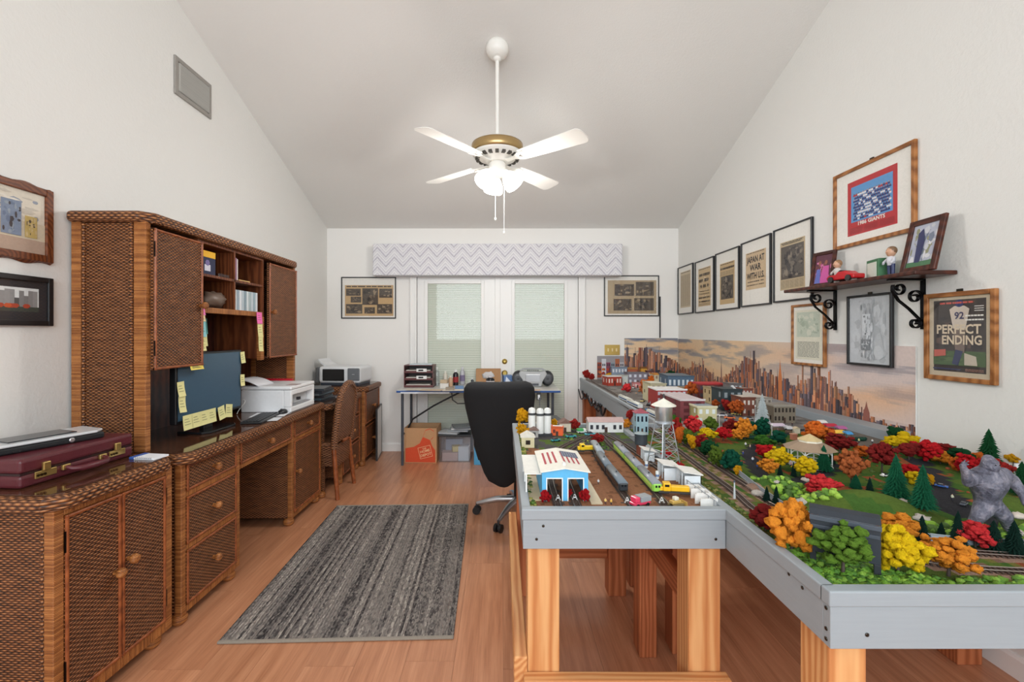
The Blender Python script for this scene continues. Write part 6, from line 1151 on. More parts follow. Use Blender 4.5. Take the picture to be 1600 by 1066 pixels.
# engine shed with the flag roof
a = G(847, 783); b_ = G(919, 783); X0, X1, Y0, Y1 = a.x, b_.x, a.y, a.y+.235; t = thing('engine_shed', 'light blue two-door engine shed with an american flag painted on the roof', 'model building', ((X0+X1)/2, Y0, ZG)); L = ((X0+X1)/2, Y0, ZG); bl = rgb(92, 176, 222); wc = rgb(236, 236, 232); h = .088; xm = (X0+X1)/2; rp = h+.012
def wallpc(nm, *q): wm(L).box(*q, bl).build(nm, 'paint', t)
dw = .045; c0, c1 = X0+(X1-X0)*.27, X0+(X1-X0)*.73
for q in ((X0, c0-dw/2), (c0+dw/2, c1-dw/2), (c1+dw/2, X1)): wallpc('front_pier', q[0], q[1], Y0, Y0+.004, ZG, ZG+.068)
wm(L).prism([(X0, ZG+.068), (X1, ZG+.068), (X1, ZG+h), (xm, ZG+rp), (X0, ZG+h)], Y0, Y0+.004, 'y', bl).build('gable', 'paint', t); wallpc('side_wall', X0, X0+.004, Y0+.004, Y1, ZG, ZG+h); wallpc('side_wall', X1-.004, X1, Y0+.004, Y1, ZG, ZG+h)
for c_ in (c0, c1):
    f = wm(L); e_ = dw/2; f.box(c_-e_-.003, c_-e_, Y0-.002, Y0, ZG, ZG+.071, wc).box(c_+e_, c_+e_+.003, Y0-.002, Y0, ZG, ZG+.071, wc).box(c_-e_, c_+e_, Y0-.002, Y0, ZG+.068, ZG+.071, wc); f.build('door_frame', 'paint', t)
for s, (xa, xb) in ((0, (X0-.006, xm)), (1, (xm, X1+.006))):
    za, zb_ = (ZG+h, ZG+rp) if s == 0 else (ZG+rp, ZG+h); b = wm(L); b.add([(xa, Y0-.008, za), (xb, Y0-.008, zb_), (xb, Y1+.006, zb_), (xa, Y1+.006, za), (xa, Y0-.008, za+.003), (xb, Y0-.008, zb_+.003), (xb, Y1+.006, zb_+.003), (xa, Y1+.006, za+.003)], [(3, 2, 1, 0), (4, 5, 6, 7), (0, 1, 5, 4), (1, 2, 6, 5), (2, 3, 7, 6), (3, 0, 4, 7)], rgb(232, 228, 216)); q = b.build('roof_panel', 'paint', t)
    p = wm(L); rc = rgb(176, 62, 70); wx = xb-xa
    def rp_(u0, u1, v0, v1, c_, dz): p.add([(xa+wx*u, Y0-.008+(Y1-Y0+.014)*v, za+(zb_-za)*u+.003+dz) for u, v in ((u0, v0), (u1, v0), (u1, v1), (u0, v1))], [(0, 1, 2, 3)], c_)
    for k in range(3 if s == 0 else 4): rp_((.26+.22*k) if s == 0 else (.06+.2*k), (.26+.22*k+.09) if s == 0 else (.06+.2*k+.08), .28, .82 if s == 0 else (.62 if k else .8), rc, .0003)
    if s == 1:
        rp_(.1, .82, .56, .84, rgb(92, 98, 118), .0005)
        for i in range(6):
            for j in range(4): rp_(.15+.11*i, .175+.11*i, .60+.06*j, .62+.06*j, rgb(214, 216, 222), .0007)
    p.build('flag_print', 'print', q)
wm(L).box(xm-.004, xm+.004, Y0+.02, Y0+.04, ZG+rp+.002, ZG+rp+.01, wc).build('roof_vent', 'paint', t)
lx0 = G(820, 783).x; wm(L).box(lx0, X0, Y0-.004+.02, Y1, ZG+.076, ZG+.079, rgb(232, 230, 222)).build('lean_to_roof', 'paint', t)
for y in (Y0+.02, Y0+.12, Y1-.006): wm(L).box(lx0+.004, lx0+.008, y, y+.004, ZG, ZG+.076, wc).build('post', 'paint', t)
wm(L).box(lx0, X0-.001, Y0+.0, Y1, ZG+.0002, ZG+.004, rgb(206, 184, 146)).build('platform', 'paint', t); wm(L).box(X1+.004, X1+.038, Y0-.03, Y1-.02, ZG+.0002, ZG+.004, rgb(206, 190, 160)).build('side_platform', 'paint', t)
# silos, tank, water tower
a = G(828, 682); t = thing('grain_silos', 'three white grain silos joined on a dark base in the yard', 'silo', (a.x+.05, a.y+.02, ZG)); sc = a.y/FPX; hs = .135
for k, dx in enumerate((-.038, .002, .04)):
    y = (.012, -.006, .004)[k]; q = MB().lathe([(.0185, .012), (.0185, hs-.01), (.015, hs), (.004, hs+.004)], (dx, y, 0), 20, rgb(228, 228, 224)).build('silo', 'satin', t); MB().lathe([(.019, hs-.034), (.019, hs-.022)], (dx, y, 0), 20, rgb(70, 72, 74)).build('band', 'print', q)
MB().box(-.06, .062, -.026, .03, 0, .013, rgb(40, 40, 44)).build('base', 'paint', t); MB().tube([(.0, 0, hs), (.0, 0, hs+.045), (.01, 0, hs+.05)], .002, 6, rgb(70, 70, 72)).build('elevator_pipe', 'paint', t); MB().box(-.004, .006, -.004, .004, hs+.04, hs+.055, rgb(70, 70, 72)).build('elevator_head', 'paint', t)
a = G(1001.5, 711); sc = a.y/FPX; t = thing('water_tank', 'round black water tank on a red brick base in the yard', 'water tank', a); MB().lathe([(.019, 0), (.019, .045), (.022, .047)], n=20, col=rgb(150, 86, 70)).build('brick_base', 'paint', t); MB().lathe([(.026, .046), (.026, .088), (.027, .09)], n=24, col=rgb(60, 66, 72)).build('tank', 'satin', t); MB().lathe([(.028, .09), (.027, .093), (.006, .096)], n=24, col=rgb(150, 164, 166)).build('lid', 'paint', t); MB().tube([(-.024, -.005, .078), (-.055, -.01, .08)], .0016, 6, rgb(120, 124, 128)).build('spout', 'metal', t); MB().box(-.004, .004, -.0205, -.018, 0, .02, rgb(36, 40, 36)).build('door', 'paint', t)
a = G(1037, 729); sc = a.y/FPX; H = (729-622)*sc; t = thing('water_tower', 'tall silver water tower with lattice legs at the yard edge', 'water tower', a); sv = rgb(196, 202, 208); ht = H*.64; r0, r1 = 25*sc, 12.5*sc
def lp(k, z): r_ = r0+(r1-r0)*z/ht; an = PI/4+k*PI/2+.35; return Vector((r_*math.cos(an), r_*math.sin(an), z))
for k in range(4): MB().cyl(lp(k, 0), lp(k, ht), .0022, 8, sv).build('leg', 'metal', t)
for i in range(5):
    z0, z1 = ht*i/5, ht*(i+1)/5
    for k in range(4): MB().cyl(lp(k, z1*.995), lp((k+1) % 4, z1*.995), .0012, 6, sv).build('girt', 'metal', t); MB().cyl(lp(k, z0), lp((k+1) % 4, z1), .0010, 6, sv).build('brace', 'metal', t)
MB().cyl((0, 0, 0), (0, 0, ht), .003, 8, sv).build('riser_pipe', 'metal', t); rt = 13*sc
MB().lathe([(.002, ht-.02), (rt*.7, ht-.012), (rt, ht+.002), (rt, H*.9)], n=28, col=rgb(214, 218, 222)).build('tank', 'metal', t); MB().lathe([(rt*1.45, H*.89), (rt*1.4, H*.9), (rt*.1, H*.99), (.002, H)], n=28, col=rgb(222, 220, 206)).build('roof', 'paint', t); MB().lathe([(.003, H), (.003, H*1.03), (.005, H*1.05), (.001, H*1.06)], n=10, col=rgb(60, 64, 66)).build('finial', 'paint', t); MB().lathe([(rt*1.25, ht), (rt*1.25, ht+.002)], n=24, col=sv).build('walkway', 'metal', t)
# ------------------------------------------------------------ trains
CW, CH = .031, .036
def wheels(t, l, z=0):
    for x in (-l*.34, l*.34): MB().box(x-.016, x+.016, -.010, .010, z+.0025, z+.008, rgb(34, 34, 36)).build('bogie', 'paint', t)
def coach(lab, x, y, rz, l, body, roof, band, group, nose=False):
    t = thing('train_coach', lab, 'train car', (x, y, ZG+.0045), rz, group); W_ = CW/2
    MB().box(-l/2, l/2, -W_, W_, .007, .028, rgb(*body)).build('body', 'satin', t, .002); pts = [(-W_, .028)]+[(-W_*math.cos(PI*k/10), .028+.010*math.sin(PI*k/10)) for k in range(11)]; b = MB(); b.prism([(p_[0], p_[1]) for p_ in pts[1:]][::-1], -l/2, l/2, 'x', rgb(*roof), True); b.build('roof', 'satin', t)
    for s in (-1, 1): MB().box(-l/2+.012, l/2-.012, s*W_-.0006, s*W_+.0006, .016, .024, rgb(*band)).build('window_band', 'gloss', t)
    if nose: MB().box(-l/2-.006, -l/2, -W_*.85, W_*.85, .007, .031, rgb(*body)).build('nose', 'satin', t, .004); MB().box(-l/2-.0066, -l/2-.005, -W_*.5, -W_*.1, .02, .027, rgb(30, 34, 36)).build('cab_window', 'gloss', t); MB().box(-l/2-.0066, -l/2-.005, W_*.1, W_*.5, .02, .027, rgb(30, 34, 36)).build('cab_window', 'gloss', t)
    wheels(t, l); MB().box(-.003, .003, -.002, .002, .038, .042, rgb(60, 62, 66)).build('roof_vent', 'paint', t)
for k, (lab, y) in enumerate((('front dark grey coach of the grey train in the yard', 1.545), ('middle dark grey coach of the grey train', 1.735), ('rear silver coach of the grey train', 1.925))): coach(lab, .387+.012*max(0, k-1)+.001*k, y, PI/2-.02*k, .18, (44, 48, 52) if k < 2 else (120, 128, 136), (116, 126, 134) if k < 2 else (156, 164, 170), (20, 22, 24), 'grey train coaches', k == 0)
for k, (lab, y) in enumerate((('front lime green coach with cab windows in the yard', 1.535), ('middle lime green coach in the yard', 1.72), ('rear lime green coach in the yard', 1.905))): coach(lab, .494+.003*k, y, PI/2-.015, .175, (150, 210, 84), (140, 144, 152), (206, 226, 120), 'lime green train coaches', k == 0)
for k, (lab, px, py) in enumerate((('nearest white and blue commuter coach on the far track', 1008, 655), ('middle white and blue commuter coach on the far track', 985, 636), ('far white and blue commuter coach on the far track', 972, 628))):
    a = onz(px, py, ZG); coach(lab, max(a.x, TXB+.06), a.y, PI/2+.06, .24, (226, 228, 226), (206, 206, 196), (52, 84, 130), 'white commuter coaches')
def loco(lab, x, y, rz, col, l=.085):
    t = thing('locomotive', lab, 'locomotive', (x, y, ZG+.0045), rz, 'yellow locomotives'); W_ = .013; c_ = rgb(*col)
    MB().box(-l/2, l/2, -W_, W_, .006, .011, rgb(60, 56, 50)).build('frame', 'paint', t); MB().box(-l/2+.002, l*.12, -W_*.75, W_*.75, .011, .027, c_).build('hood', 'satin', t, .002); MB().box(l*.12, l*.36, -W_, W_, .011, .036, c_).build('cab', 'satin', t, .002); MB().box(l*.36, l/2-.002, -W_*.75, W_*.75, .011, .024, c_).build('nose', 'satin', t, .002)
    for s in (-1, 1): MB().box(l*.17, l*.31, s*W_-.0006, s*W_+.0006, .025, .032, rgb(30, 30, 34)).build('cab_window', 'gloss', t)
    wheels(t, l)
a = G(917, 708); loco('yellow diesel locomotive behind the engine shed', a.x, a.y, RD(184), (240, 200, 30)); a = G(1055, 776); loco('yellow diesel locomotive beside the lime green coaches', a.x, a.y+.01, RD(170), (238, 184, 30), .095)
# ------------------------------------------------------------ vehicles and small things
def car(lab, px, py, rz, col, l=.048, group='model cars', on=None, truck=None):
    a = on or G(px, py); t = thing('model_car', lab, 'model car', a+Vector((0, 0, .001)), RD(rz), group); k = l/.048; c_ = rgb(*col)
    b = MB().box(-l/2, l/2, -.010*k, .010*k, .003*k, .010*k, c_); b.build('body', 'gloss', t, .002*k, 2)
    if truck: MB().box(-l/2, l*.12, -.0115*k, .0115*k, .010*k, .022*k, rgb(*truck)).build('bed', 'paint', t, .001); MB().box(l*.15, l*.42, -.010*k, .010*k, .010*k, .022*k, c_).build('cab', 'gloss', t, .002*k)
    else: MB().prism([(-l*.34, .010*k), (l*.24, .010*k), (l*.10, .0165*k), (-l*.24, .0165*k)], -.0088*k, .0088*k, 'y', rgb(50, 56, 64)).build('cabin', 'gloss', t, .001*k)
    wmsh = MB().cyl((0, -.0115*k, .0035*k), (0, .0115*k, .0035*k), .004*k, 10, rgb(28, 28, 28)).mesh('axle'); wmsh.materials.append(MT['rubber'])
    for x in (-l*.3, l*.3): o = link('axle', wmsh, t); o.location = (x, 0, 0)
K = car
K('teal vintage car nearest the engine shed roof', 868, 690, 25, (54, 140, 146)); K('teal vintage car in the middle of the yard road', 892, 684, 12, (60, 150, 156), .052); K('teal vintage car in front of the white depot', 922, 681, 8, (70, 156, 168), .056); K('pink dump truck with a grey bed at the front of the yard', 1000, 790, 205, (226, 66, 100), .062, 'model trucks', None, (150, 154, 158)); K('white truck with a green load beside the depot', 909, 677, 10, (226, 230, 226), .05, 'model trucks', None, (70, 160, 90)); K('dark car parked on the city street near the coaches', 1014, 634, 60, (40, 40, 44), .06); K('tan car parked on the city street', 1004, 628, 60, (206, 190, 130), .06); K('light blue round car beside the maroon building', 1057, 648, 40, (96, 170, 206), .05); K('white car behind the light blue one', 1066, 652, 50, (226, 226, 226), .05); K('orange car on the street before the cream shop', 1140, 655, 160, (232, 120, 70), .06); K('white limousine on the street right of the orange car', 1128, 651, 160, (226, 222, 226), .06); K('pale yellow car under the city trees', 1150, 649, 160, (214, 190, 110), .055); K('white car on the station forecourt', 1232, 672, 165, (226, 228, 230), .05); K('silver car near the station arches', 1222, 667, 165, (190, 192, 200), .05); K('orange car at the far left of the city', 1000, 612, 60, (226, 130, 60), .05); K('yellow car before the blossom tree', 974, 609, 60, (230, 190, 70), .05); K('white delivery van at the far end of the main street', 990, 607, 60, (226, 226, 222), .05); K('red car on the city square', 1012, 617, 40, (190, 50, 44), .05); K('blue car at the cream corner building', 1012, 641, 55, (80, 130, 180), .05); K('silver car before the brown columned building', 1170, 656, 165, (196, 198, 202), .05); K('dark red car below the round city trees', 1143, 646, 160, (120, 40, 40), .05); K('black car on the station street', 1196, 672, 165, (36, 36, 40), .045)
B('model_shop', 'small pink shopfront on the city square', 990, 1001, 606, 598, .05, (222, 140, 140), (226, 190, 180), 1, 2, 12, (240, 226, 220)); B('model_shop', 'narrow dark brick house right of the far grey terrace', 1012, 1022, 597, 580, .08, (110, 64, 60), (150, 140, 136), 2, 2, 0, (206, 200, 196)); B('model_shop', 'tan flat-roofed shop between the blue-grey hall and rust tree', 1066, 1078, 620, 606, .09, (196, 170, 132), (170, 150, 124), 1, 3, 0, (110, 96, 84)); B('model_townhouse', 'tall grey building behind the dark green garage', 1140, 1160, 630, 600, .1, (120, 116, 116), (140, 138, 136), 3, 3, 0, (196, 204, 210)); B('model_townhouse', 'red-brown tenement left of the long pale hall', 1160, 1176, 634, 608, .1, (140, 76, 60), (160, 140, 130), 3, 3, 0, (206, 206, 206))
K('dark grey sports car on the right park road', 1506, 790, 30, (96, 102, 112), .03); K('blue car on the right park road beside the gorilla hand', 1471, 762, -50, (50, 90, 160), .034); K('white car on the park lawn between rust and red trees', 1383, 745, 10, (232, 228, 222), .032)
a = G(1057, 792); t = thing('bulldozer', 'tan tracked bulldozer at the front of the yard', 'bulldozer', a+Vector((0, .005, .0005)), RD(20)); yl = rgb(196, 160, 84)
for s in (-1, 1): MB().box(-.02, .02, s*.011-.004, s*.011+.004, 0, .009, rgb(120, 104, 70)).build('track_belt', 'paint', t, .003)
MB().box(-.018, .014, -.008, .008, .008, .018, yl).build('body', 'paint', t, .002); MB().box(-.008, .006, -.007, .007, .018, .028, rgb(226, 220, 200)).build('cab', 'paint', t, .002); MB().box(.024, .027, -.018, .018, .001, .014, yl).build('blade', 'paint', t); MB().box(.012, .025, -.003, .003, .005, .009, yl).build('blade_arm', 'paint', t)
bm = MB()
for s in (-1, 1): bm.add([(s*.006, -.003, 0), (s*.008, -.003, 0), (s*.001+.0007, -.003, .016), (s*.001-.0007, -.003, .016), (s*.006, .003, 0), (s*.008, .003, 0), (s*.001+.0007, .003, .016), (s*.001-.0007, .003, .016)], [(0, 1, 2, 3), (7, 6, 5, 4), (0, 4, 5, 1), (1, 5, 6, 2), (2, 6, 7, 3), (3, 7, 4, 0)], rgb(232, 232, 230))
bm.box(-.005, .005, -.003, .003, .006, .008, rgb(232, 232, 230))
for px, py, lab in ((872, 784, 'small white bumper stop at the left shed track end'), (898, 783, 'small white bumper stop at the right shed track end'), (980, 788, 'small white bumper stop before the grey train'), (1034, 788, 'small white bumper stop before the lime green train')): a = G(px, py); solo(bm, 'bumper_stop', 'paint', lab, 'bumper stop', a+Vector((0, 0, .0045)), 0, 'track bumper stops')
for px, py, h, lab in ((1010, 731, .024, 'white drum with a blue label beside the rear white shed'), (1027, 748, .026, 'white drum with a blue label left of the water tower leg')):
    a = G(px, py); t = thing('storage_drum', lab, 'drum', a, 0, 'white storage drums'); MB().lathe([(.006, 0), (.006, h), (.004, h+.001)], n=14, col=rgb(230, 232, 232)).build('drum', 'satin', t); MB().lathe([(.0062, h*.3), (.0062, h*.6)], n=14, col=rgb(120, 150, 196)).build('label_band', 'print', t)
a = G(1147.5, 779); t = thing('signal_pylon', 'slim grey pylon standing between the main line tracks', 'pylon', a); MB().tube([(0, 0, 0), (0, 0, .05)], [.004, .0018], 8, rgb(196, 202, 204)).build('mast', 'paint', t); MB().lathe([(.0025, .05), (.003, .053), (.001, .056)], n=8, col=rgb(60, 70, 90)).build('lamp_head', 'satin', t)
# gazebo
a = G(1265, 727); sc = a.y/FPX; R0 = 36*sc; t = thing('gazebo', 'white octagonal gazebo with a two-tier brown shingle roof in the park', 'gazebo', a); bw = rgb(152, 130, 108); hw = 27*sc
MB().lathe([(R0*.86, 0), (R0*.86, .006)], n=8, col=rgb(206, 204, 200), smooth=False).build('floor_deck', 'paint', t)
for k in range(8):
    an = k*PI/4; a2 = an+PI/4; p_, q_ = Vector((R0*.8*math.cos(an), R0*.8*math.sin(an), 0)), Vector((R0*.8*math.cos(a2), R0*.8*math.sin(a2), 0))
    MB().cyl(p_, p_+Vector((0, 0, hw)), .0024, 8, wc).build('post', 'paint', t); MB().tube([p_+Vector((0, 0, .016)), q_+Vector((0, 0, .016))], .0016, 6, wc).build('handrail', 'paint', t)
    m = (p_+q_)/2; MB().tube([p_+Vector((0, 0, hw*.72)), p_.lerp(q_, .2)+Vector((0, 0, hw*.88)), m+Vector((0, 0, hw*.94)), p_.lerp(q_, .8)+Vector((0, 0, hw*.88)), q_+Vector((0, 0, hw*.72))], .0022, 6, wc).build('arch', 'paint', t)
    b = MB(); e0 = [(R0*1.03*math.cos(w_), R0*1.03*math.sin(w_), hw) for w_ in (an, a2)]; e1 = [(R0*.46*math.cos(w_), R0*.46*math.sin(w_), hw+R0*.28) for w_ in (an, a2)]; f0 = [(R0*.48*math.cos(w_), R0*.48*math.sin(w_), hw+R0*.36) for w_ in (an, a2)]; ap = (0, 0, hw+R0*.62)
    b.add([e0[0], e0[1], e1[1], e1[0]], [(0, 1, 2, 3)], bw); b.build('lower_roof_panel', 'paint', t); MB().add([f0[0], f0[1], ap], [(0, 1, 2)], rgb(196, 174, 128)).build('upper_roof_panel', 'paint', t)
MB().lathe([(R0*.46, hw+R0*.28), (R0*.44, hw+R0*.36)], n=8, col=rgb(226, 220, 200), smooth=False).build('lantern_band', 'paint', t)
# market stalls along the raised roadbed
def stall(lab, px0, px1, py, col, h=.03):
    a = G(px0, py); b_ = G(px1, py); w = b_.x-a.x; t = thing('market_stall', lab, 'market stall', ((a.x+b_.x)/2, a.y, a.z), 0, 'market stalls at the park back')
    for x in (-w/2+.003, w/2-.003): MB().box(x-.001, x+.001, -.001, .001, 0, h, rgb(90, 84, 76)).build('pole', 'paint', t)
    MB().prism([(-.014, h), (.02, h+.004), (.018, h+.011), (0, h+.009)], -w/2, w/2, 'x', rgb(*col)).build('awning', 'paint', t); MB().box(-w/2+.004, w/2-.004, -.004, .012, 0, h*.5, rgb(120, 96, 80)).build('counter', 'paint', t)
stall('yellow awning market stall behind the gazebo', 1299, 1320, 686, (240, 190, 72)); stall('blue and white market stall right of the yellow awning', 1321, 1331, 688, (70, 150, 206)); stall('red awning market stall behind the yellow one', 1290, 1307, 675, (190, 44, 66)); stall('white awning market stall left of the red one', 1280, 1291, 669, (226, 224, 220)); stall('purple awning stall beside the raised roadbed', 1308, 1322, 679, (176, 96, 150)); stall('lilac striped cafe awning below the frosted tree', 1206, 1226, 672, (206, 190, 206), .022); stall('grey awning stall left of the gazebo', 1228, 1238, 676, (196, 196, 200), .02)
for lab, px0, px1, py, h in (('dark green hedge at the market end near the roadbed', 1322, 1352, 689, .018), ('dark green hedge below the orange autumn tree', 1160, 1184, 686, .016)):
    a = G(px0, py); b_ = G(px1, py); b = MB()
    for k in range(9): b.ball(((k-4)*(b_.x-a.x)/9, 0, h*.5), h*.62, (1.1, .8, .9), 8, rgb(22, 66, 52), .4, 4, k)
    solo(b, 'model_hedge', 'fur', lab, 'hedge', ((a.x+b_.x)/2, a.y, ZG))
a = G(1240, 687); solo(MB().box(-.012, .012, -.01, .01, 0, .026, rgb(190, 118, 96)).box(-.014, .014, -.012, .012, .026, .029, rgb(206, 150, 124)), 'brick_pillar', 'paint', 'small red brick pillar left of the gazebo roof', 'pillar', a); a = G(1244, 677); solo(MB().box(-.014, .014, -.01, .01, 0, .024, rgb(222, 210, 190)).prism([(-.016, .024), (.016, .024), (0, .034)], -.012, .012, 'y', rgb(200, 180, 150)), 'ticket_booth', 'paint', 'small cream booth behind the brick pillar', 'booth', a)
# black billboard at the near table edge
t = thing('billboard_shelter', 'dark grey slatted shelter board on two legs at the front table edge', 'billboard', (.745, .992, ZG), RD(-34)); dg = rgb(38, 44, 52)
MB().box(-.062, .062, -.004, .004, .026, .098, dg).build('panel', 'paint', t, .001); MB().box(-.063, .063, -.009, .0, .098, .108, rgb(66, 74, 84)).build('ledge', 'paint', t, .001); MB().box(-.06, .06, -.007, -.004, .080, .088, rgb(60, 68, 78)).build('slat', 'paint', t, .001)
pts = [(.0, .108), (.012, .118), (.028, .122), (.045, .118), (.05, .112), (.045, .114), (.028, .118), (.012, .114)]; MB().prism(pts, -.063, .063, 'x', dg).build('canopy', 'paint', t)
for x in (-.056, .056): MB().box(x-.006, x+.006, -.006, .006, 0, .027, rgb(34, 38, 44)).build('leg', 'paint', t, .001)
# gorilla figure (one continuous skinned body)
mt = NT('gorilla_fur'); co = mt.coord(); mt.out(mt.ramp(mt.noise(55, mt.scale(co, 1, 1, .5), 5, .65), [(.28, rgb(46, 44, 54)), (.5, rgb(98, 98, 112)), (.66, rgb(134, 130, 140)), (.8, rgb(150, 122, 112))]), .45, 0, .4); mt.bump(mt.noise(130, co, 4), .8, .006)
k_ = 1.164/FPX
def gp(px, py, dy=0): return ((px-1535)*k_, dy, (852-py)*k_)
J = [('pel', gp(1543, 803), 25), ('bel', gp(1540, 788, -.004), 27), ('chest', gp(1538, 769, -.008), 38), ('neck', gp(1536, 751, -.012), 18), ('head', gp(1535, 741, -.018), 17), ('crown', gp(1536, 734, -.012), 12),
     ('ls', gp(1514, 762, -.012), 17), ('le', gp(1494, 765, -.03), 12), ('lw', gp(1484, 749, -.04), 9), ('lh', gp(1476, 738, -.045), 6), ('rs', gp(1562, 760, -.006), 17), ('re', gp(1581, 768, .0), 14), ('rw', gp(1584, 785, -.02), 10), ('rh', gp(1578, 797, -.035), 7),
     ('lk', gp(1522, 820, -.012), 16), ('la', gp(1517, 840, .0), 10), ('lf', gp(1511, 848, -.012), 8), ('rk', gp(1563, 822, -.01), 16), ('ra', gp(1574, 841, .0), 10), ('rf', gp(1577, 848, -.014), 8)]
E = ['pel-bel', 'bel-chest', 'chest-neck', 'neck-head', 'head-crown', 'chest-ls', 'ls-le', 'le-lw', 'lw-lh', 'chest-rs', 'rs-re', 're-rw', 'rw-rh', 'pel-lk', 'lk-la', 'la-lf', 'pel-rk', 'rk-ra', 'ra-rf']
P_ = {j[0]: (Vector(j[1]), j[2]*k_*.66) for j in J}; b = MB()
for e in E:
    (p0, r0_), (p1, r1_) = P_[e.split('-')[0]], P_[e.split('-')[1]]
    for q in range(9): f_ = q/8; b.ball(p0.lerp(p1, f_), r0_+(r1_-r0_)*f_, (1.05, .9, 1), 12)
for s_, q, up in ((-1, P_['lh'][0], 1), (1, P_['rh'][0], -1)):
    for f_ in range(5):                                   # five bent fingers on each hand
        an = RD(-64+30*f_); d = Vector((math.sin(an), -.25, up*math.cos(an))); l_ = (.011, .015, .017, .015, .010)[f_]
        for q2 in range(6): b.ball(q+d*(l_*q2/5)+Vector((0, -.004*(q2/5)**2, 0)), .0030-.0002*q2, (1, 1, 1), 8)
hd = P_['head'][0]; b.ball(hd+Vector((0, -.008, -.004)), .0135, (1.05, .9, .85), 14); b.ball(hd+Vector((0, -.007, .009)), .0115, (1.25, .8, .5), 12)
for s_ in (-1, 1): b.ball(hd+Vector((s_*.0135, .0, .002)), .0035, (.6, 1, 1), 8); b.ball(P_['chest'][0]+Vector((s_*.018, -.012, .004)), .022, (1.1, .8, .8), 12); b.ball(P_['ls' if s_ < 0 else 'rs'][0], .0215, (1, 1, 1), 12)
t = thing('gorilla_figurine', 'large grey gorilla figurine striding among the firs at the right', 'figurine', (1.228, 1.164, ZG+.001)); o = b.build('body', 'gorilla_fur', t)
m = o.modifiers.new('merge', 'REMESH'); m.mode = 'VOXEL'; m.voxel_size = .0016; m.use_smooth_shade = True; o.modifiers.new('soft', 'SMOOTH').iterations = 5
for s_ in (-1, 1): MB().ball(hd+Vector((s_*.0052, -.0185, .004)), .0016, (1, 1, 1), 8, rgb(16, 14, 14)).build('eye', 'gloss', t)
# white bin, rocks, street furniture
a = G(1592, 748); t = thing('white_drum', 'white drum with an orange band at the right edge by the wall', 'drum', a); MB().lathe([(.011, 0), (.012, .012), (.013, .045), (.011, .05)], n=18, col=rgb(226, 228, 232)).build('body', 'gloss', t); MB().lathe([(.0125, .002), (.0128, .01)], n=18, col=rgb(206, 120, 96)).build('band', 'satin', t)
def rock(lab, px, py, s, col, seed): a = G(px, py); b = MB().ball((0, 0, s*.3), s, (1.3, 1, .65), 10, rgb(*col), .7, 2.2, seed); solo(b, 'model_rock', 'rock', lab, 'rock', a, seed, 'rocks of the layout')
for i, (lab, px, py, s) in enumerate((('grey rock on the slope left of the two dark firs', 1184, 764, .016), ('pale rock before the yellow tree at the gazebo', 1259, 752, .013), ('white rock right of the big orange tree', 1253, 786, .014), ('pale rock at the foot of the big green mound', 1412, 822, .02), ('second pale rock right of the green mound foot', 1440, 812, .016), ('white rock on top of the mound beside the left fir', 1410, 785, .012), ('pale rock at the gorilla right foot', 1592, 838, .014), ('cream rock at the right edge beside the gorilla', 1590, 808, .015), ('grey rock beside the yellow shrub row', 1213, 757, .009))): rock(lab, px, py, s, (190, 178, 168) if i % 2 else (176, 168, 160), i+2)
def person(lab, px, py, shirt, pants, h=.02):
    a = G(px, py); t = thing('model_person', lab, 'figurine', a+Vector((0, 0, .0003)), px*.3, 'tiny model people'); b = MB()
    for s in (-1, 1): b.tube([(0, s*h*.09, 0), (0, s*h*.09, h*.25), (0, s*h*.07, h*.48)], [h*.05, h*.06, h*.08], 6, rgb(*pants)); b.tube([(0, s*h*.13, h*.8), (h*.03, s*h*.19, h*.62), (h*.06, s*h*.17, h*.46)], [h*.05, h*.045, h*.035], 6, rgb(*shirt))
    b.tube([(0, 0, h*.42), (0, 0, h*.62), (0, 0, h*.82), (0, 0, h*.88)], [h*.12, h*.13, h*.14, h*.05], 8, rgb(*shirt)); b.ball((0, 0, h*.94), h*.085, (1, .9, 1.15), 8, rgb(214, 170, 140)); b.build('body', 'paint', t)
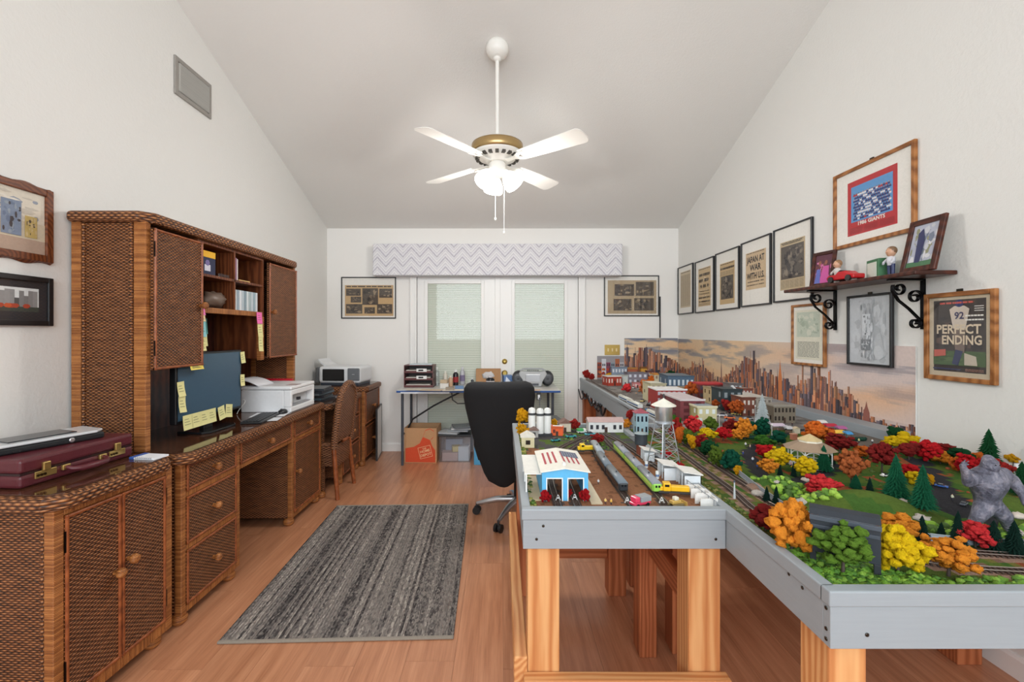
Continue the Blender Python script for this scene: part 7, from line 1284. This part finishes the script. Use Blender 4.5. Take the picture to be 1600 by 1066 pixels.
for i, (px, py, sh, lab) in enumerate(((1165, 698, (226, 226, 230), 'tiny figure in white at the bend of the park road'), (1172, 702, (210, 180, 160), 'tiny figure in beige on the park road'), (1161, 713, (50, 70, 150), 'tiny figure in blue beside the park road'), (1176, 722, (226, 230, 236), 'tiny figure in white lower on the park road'), (1183, 733, (60, 90, 170), 'tiny figure in blue lower on the park road'), (1236, 730, (236, 180, 190), 'tiny figure in pink left of the gazebo steps'), (1230, 727, (226, 226, 222), 'tiny figure in white left of the gazebo'), (1342, 692, (206, 214, 150), 'tiny figure in yellow on the grey plaza'), (1363, 693, (236, 236, 236), 'tiny figure in white at the plaza edge'), (1488, 782, (222, 226, 200), 'tiny pale figure on the dark park road'), (946, 788, (236, 200, 120), 'tiny orange-clad worker left of the grey train'), (955, 789, (236, 190, 90), 'tiny yellow-clad worker beside the orange one'), (935, 757, (226, 226, 226), 'tiny worker in white on the shed platform'), (1208, 660, (226, 220, 214), 'tiny figure in white before the station'), (1238, 666, (80, 60, 56), 'tiny figure in brown before the station'), (985, 614, (226, 110, 110), 'tiny figure in pink on the city square'), (994, 617, (230, 160, 60), 'tiny figure in orange on the city square'), (1076, 660, (210, 60, 60), 'tiny figure in red before the maroon building'), (1133, 660, (90, 130, 190), 'tiny figure in light blue on the shop street'), (1158, 662, (226, 226, 226), 'tiny figure in white on the shop street'), (1215, 676, (120, 60, 110), 'tiny figure in purple under the lilac awning'))): person(lab, px, py, sh, (52, 54, 70), .02 if py < 740 else .018)
for lab, px, py, h in (('street lamp left of the frosted tree', 1180, 662, .10), ('street lamp before the lilac awning', 1206, 688, .075), ('street lamp on the corner shop pavement', 1124, 667, .06)):
    a = G(px, py); t = thing('street_lamp', lab, 'street lamp', a, 0, 'model street lamps'); MB().tube([(0, 0, 0), (0, 0, h)], [.0022, .0014], 6, rgb(206, 206, 206)).build('pole', 'paint', t); MB().ball((0, 0, h), .004, (1, 1, 1), 8, rgb(236, 236, 230)).build('globe', 'satin', t)
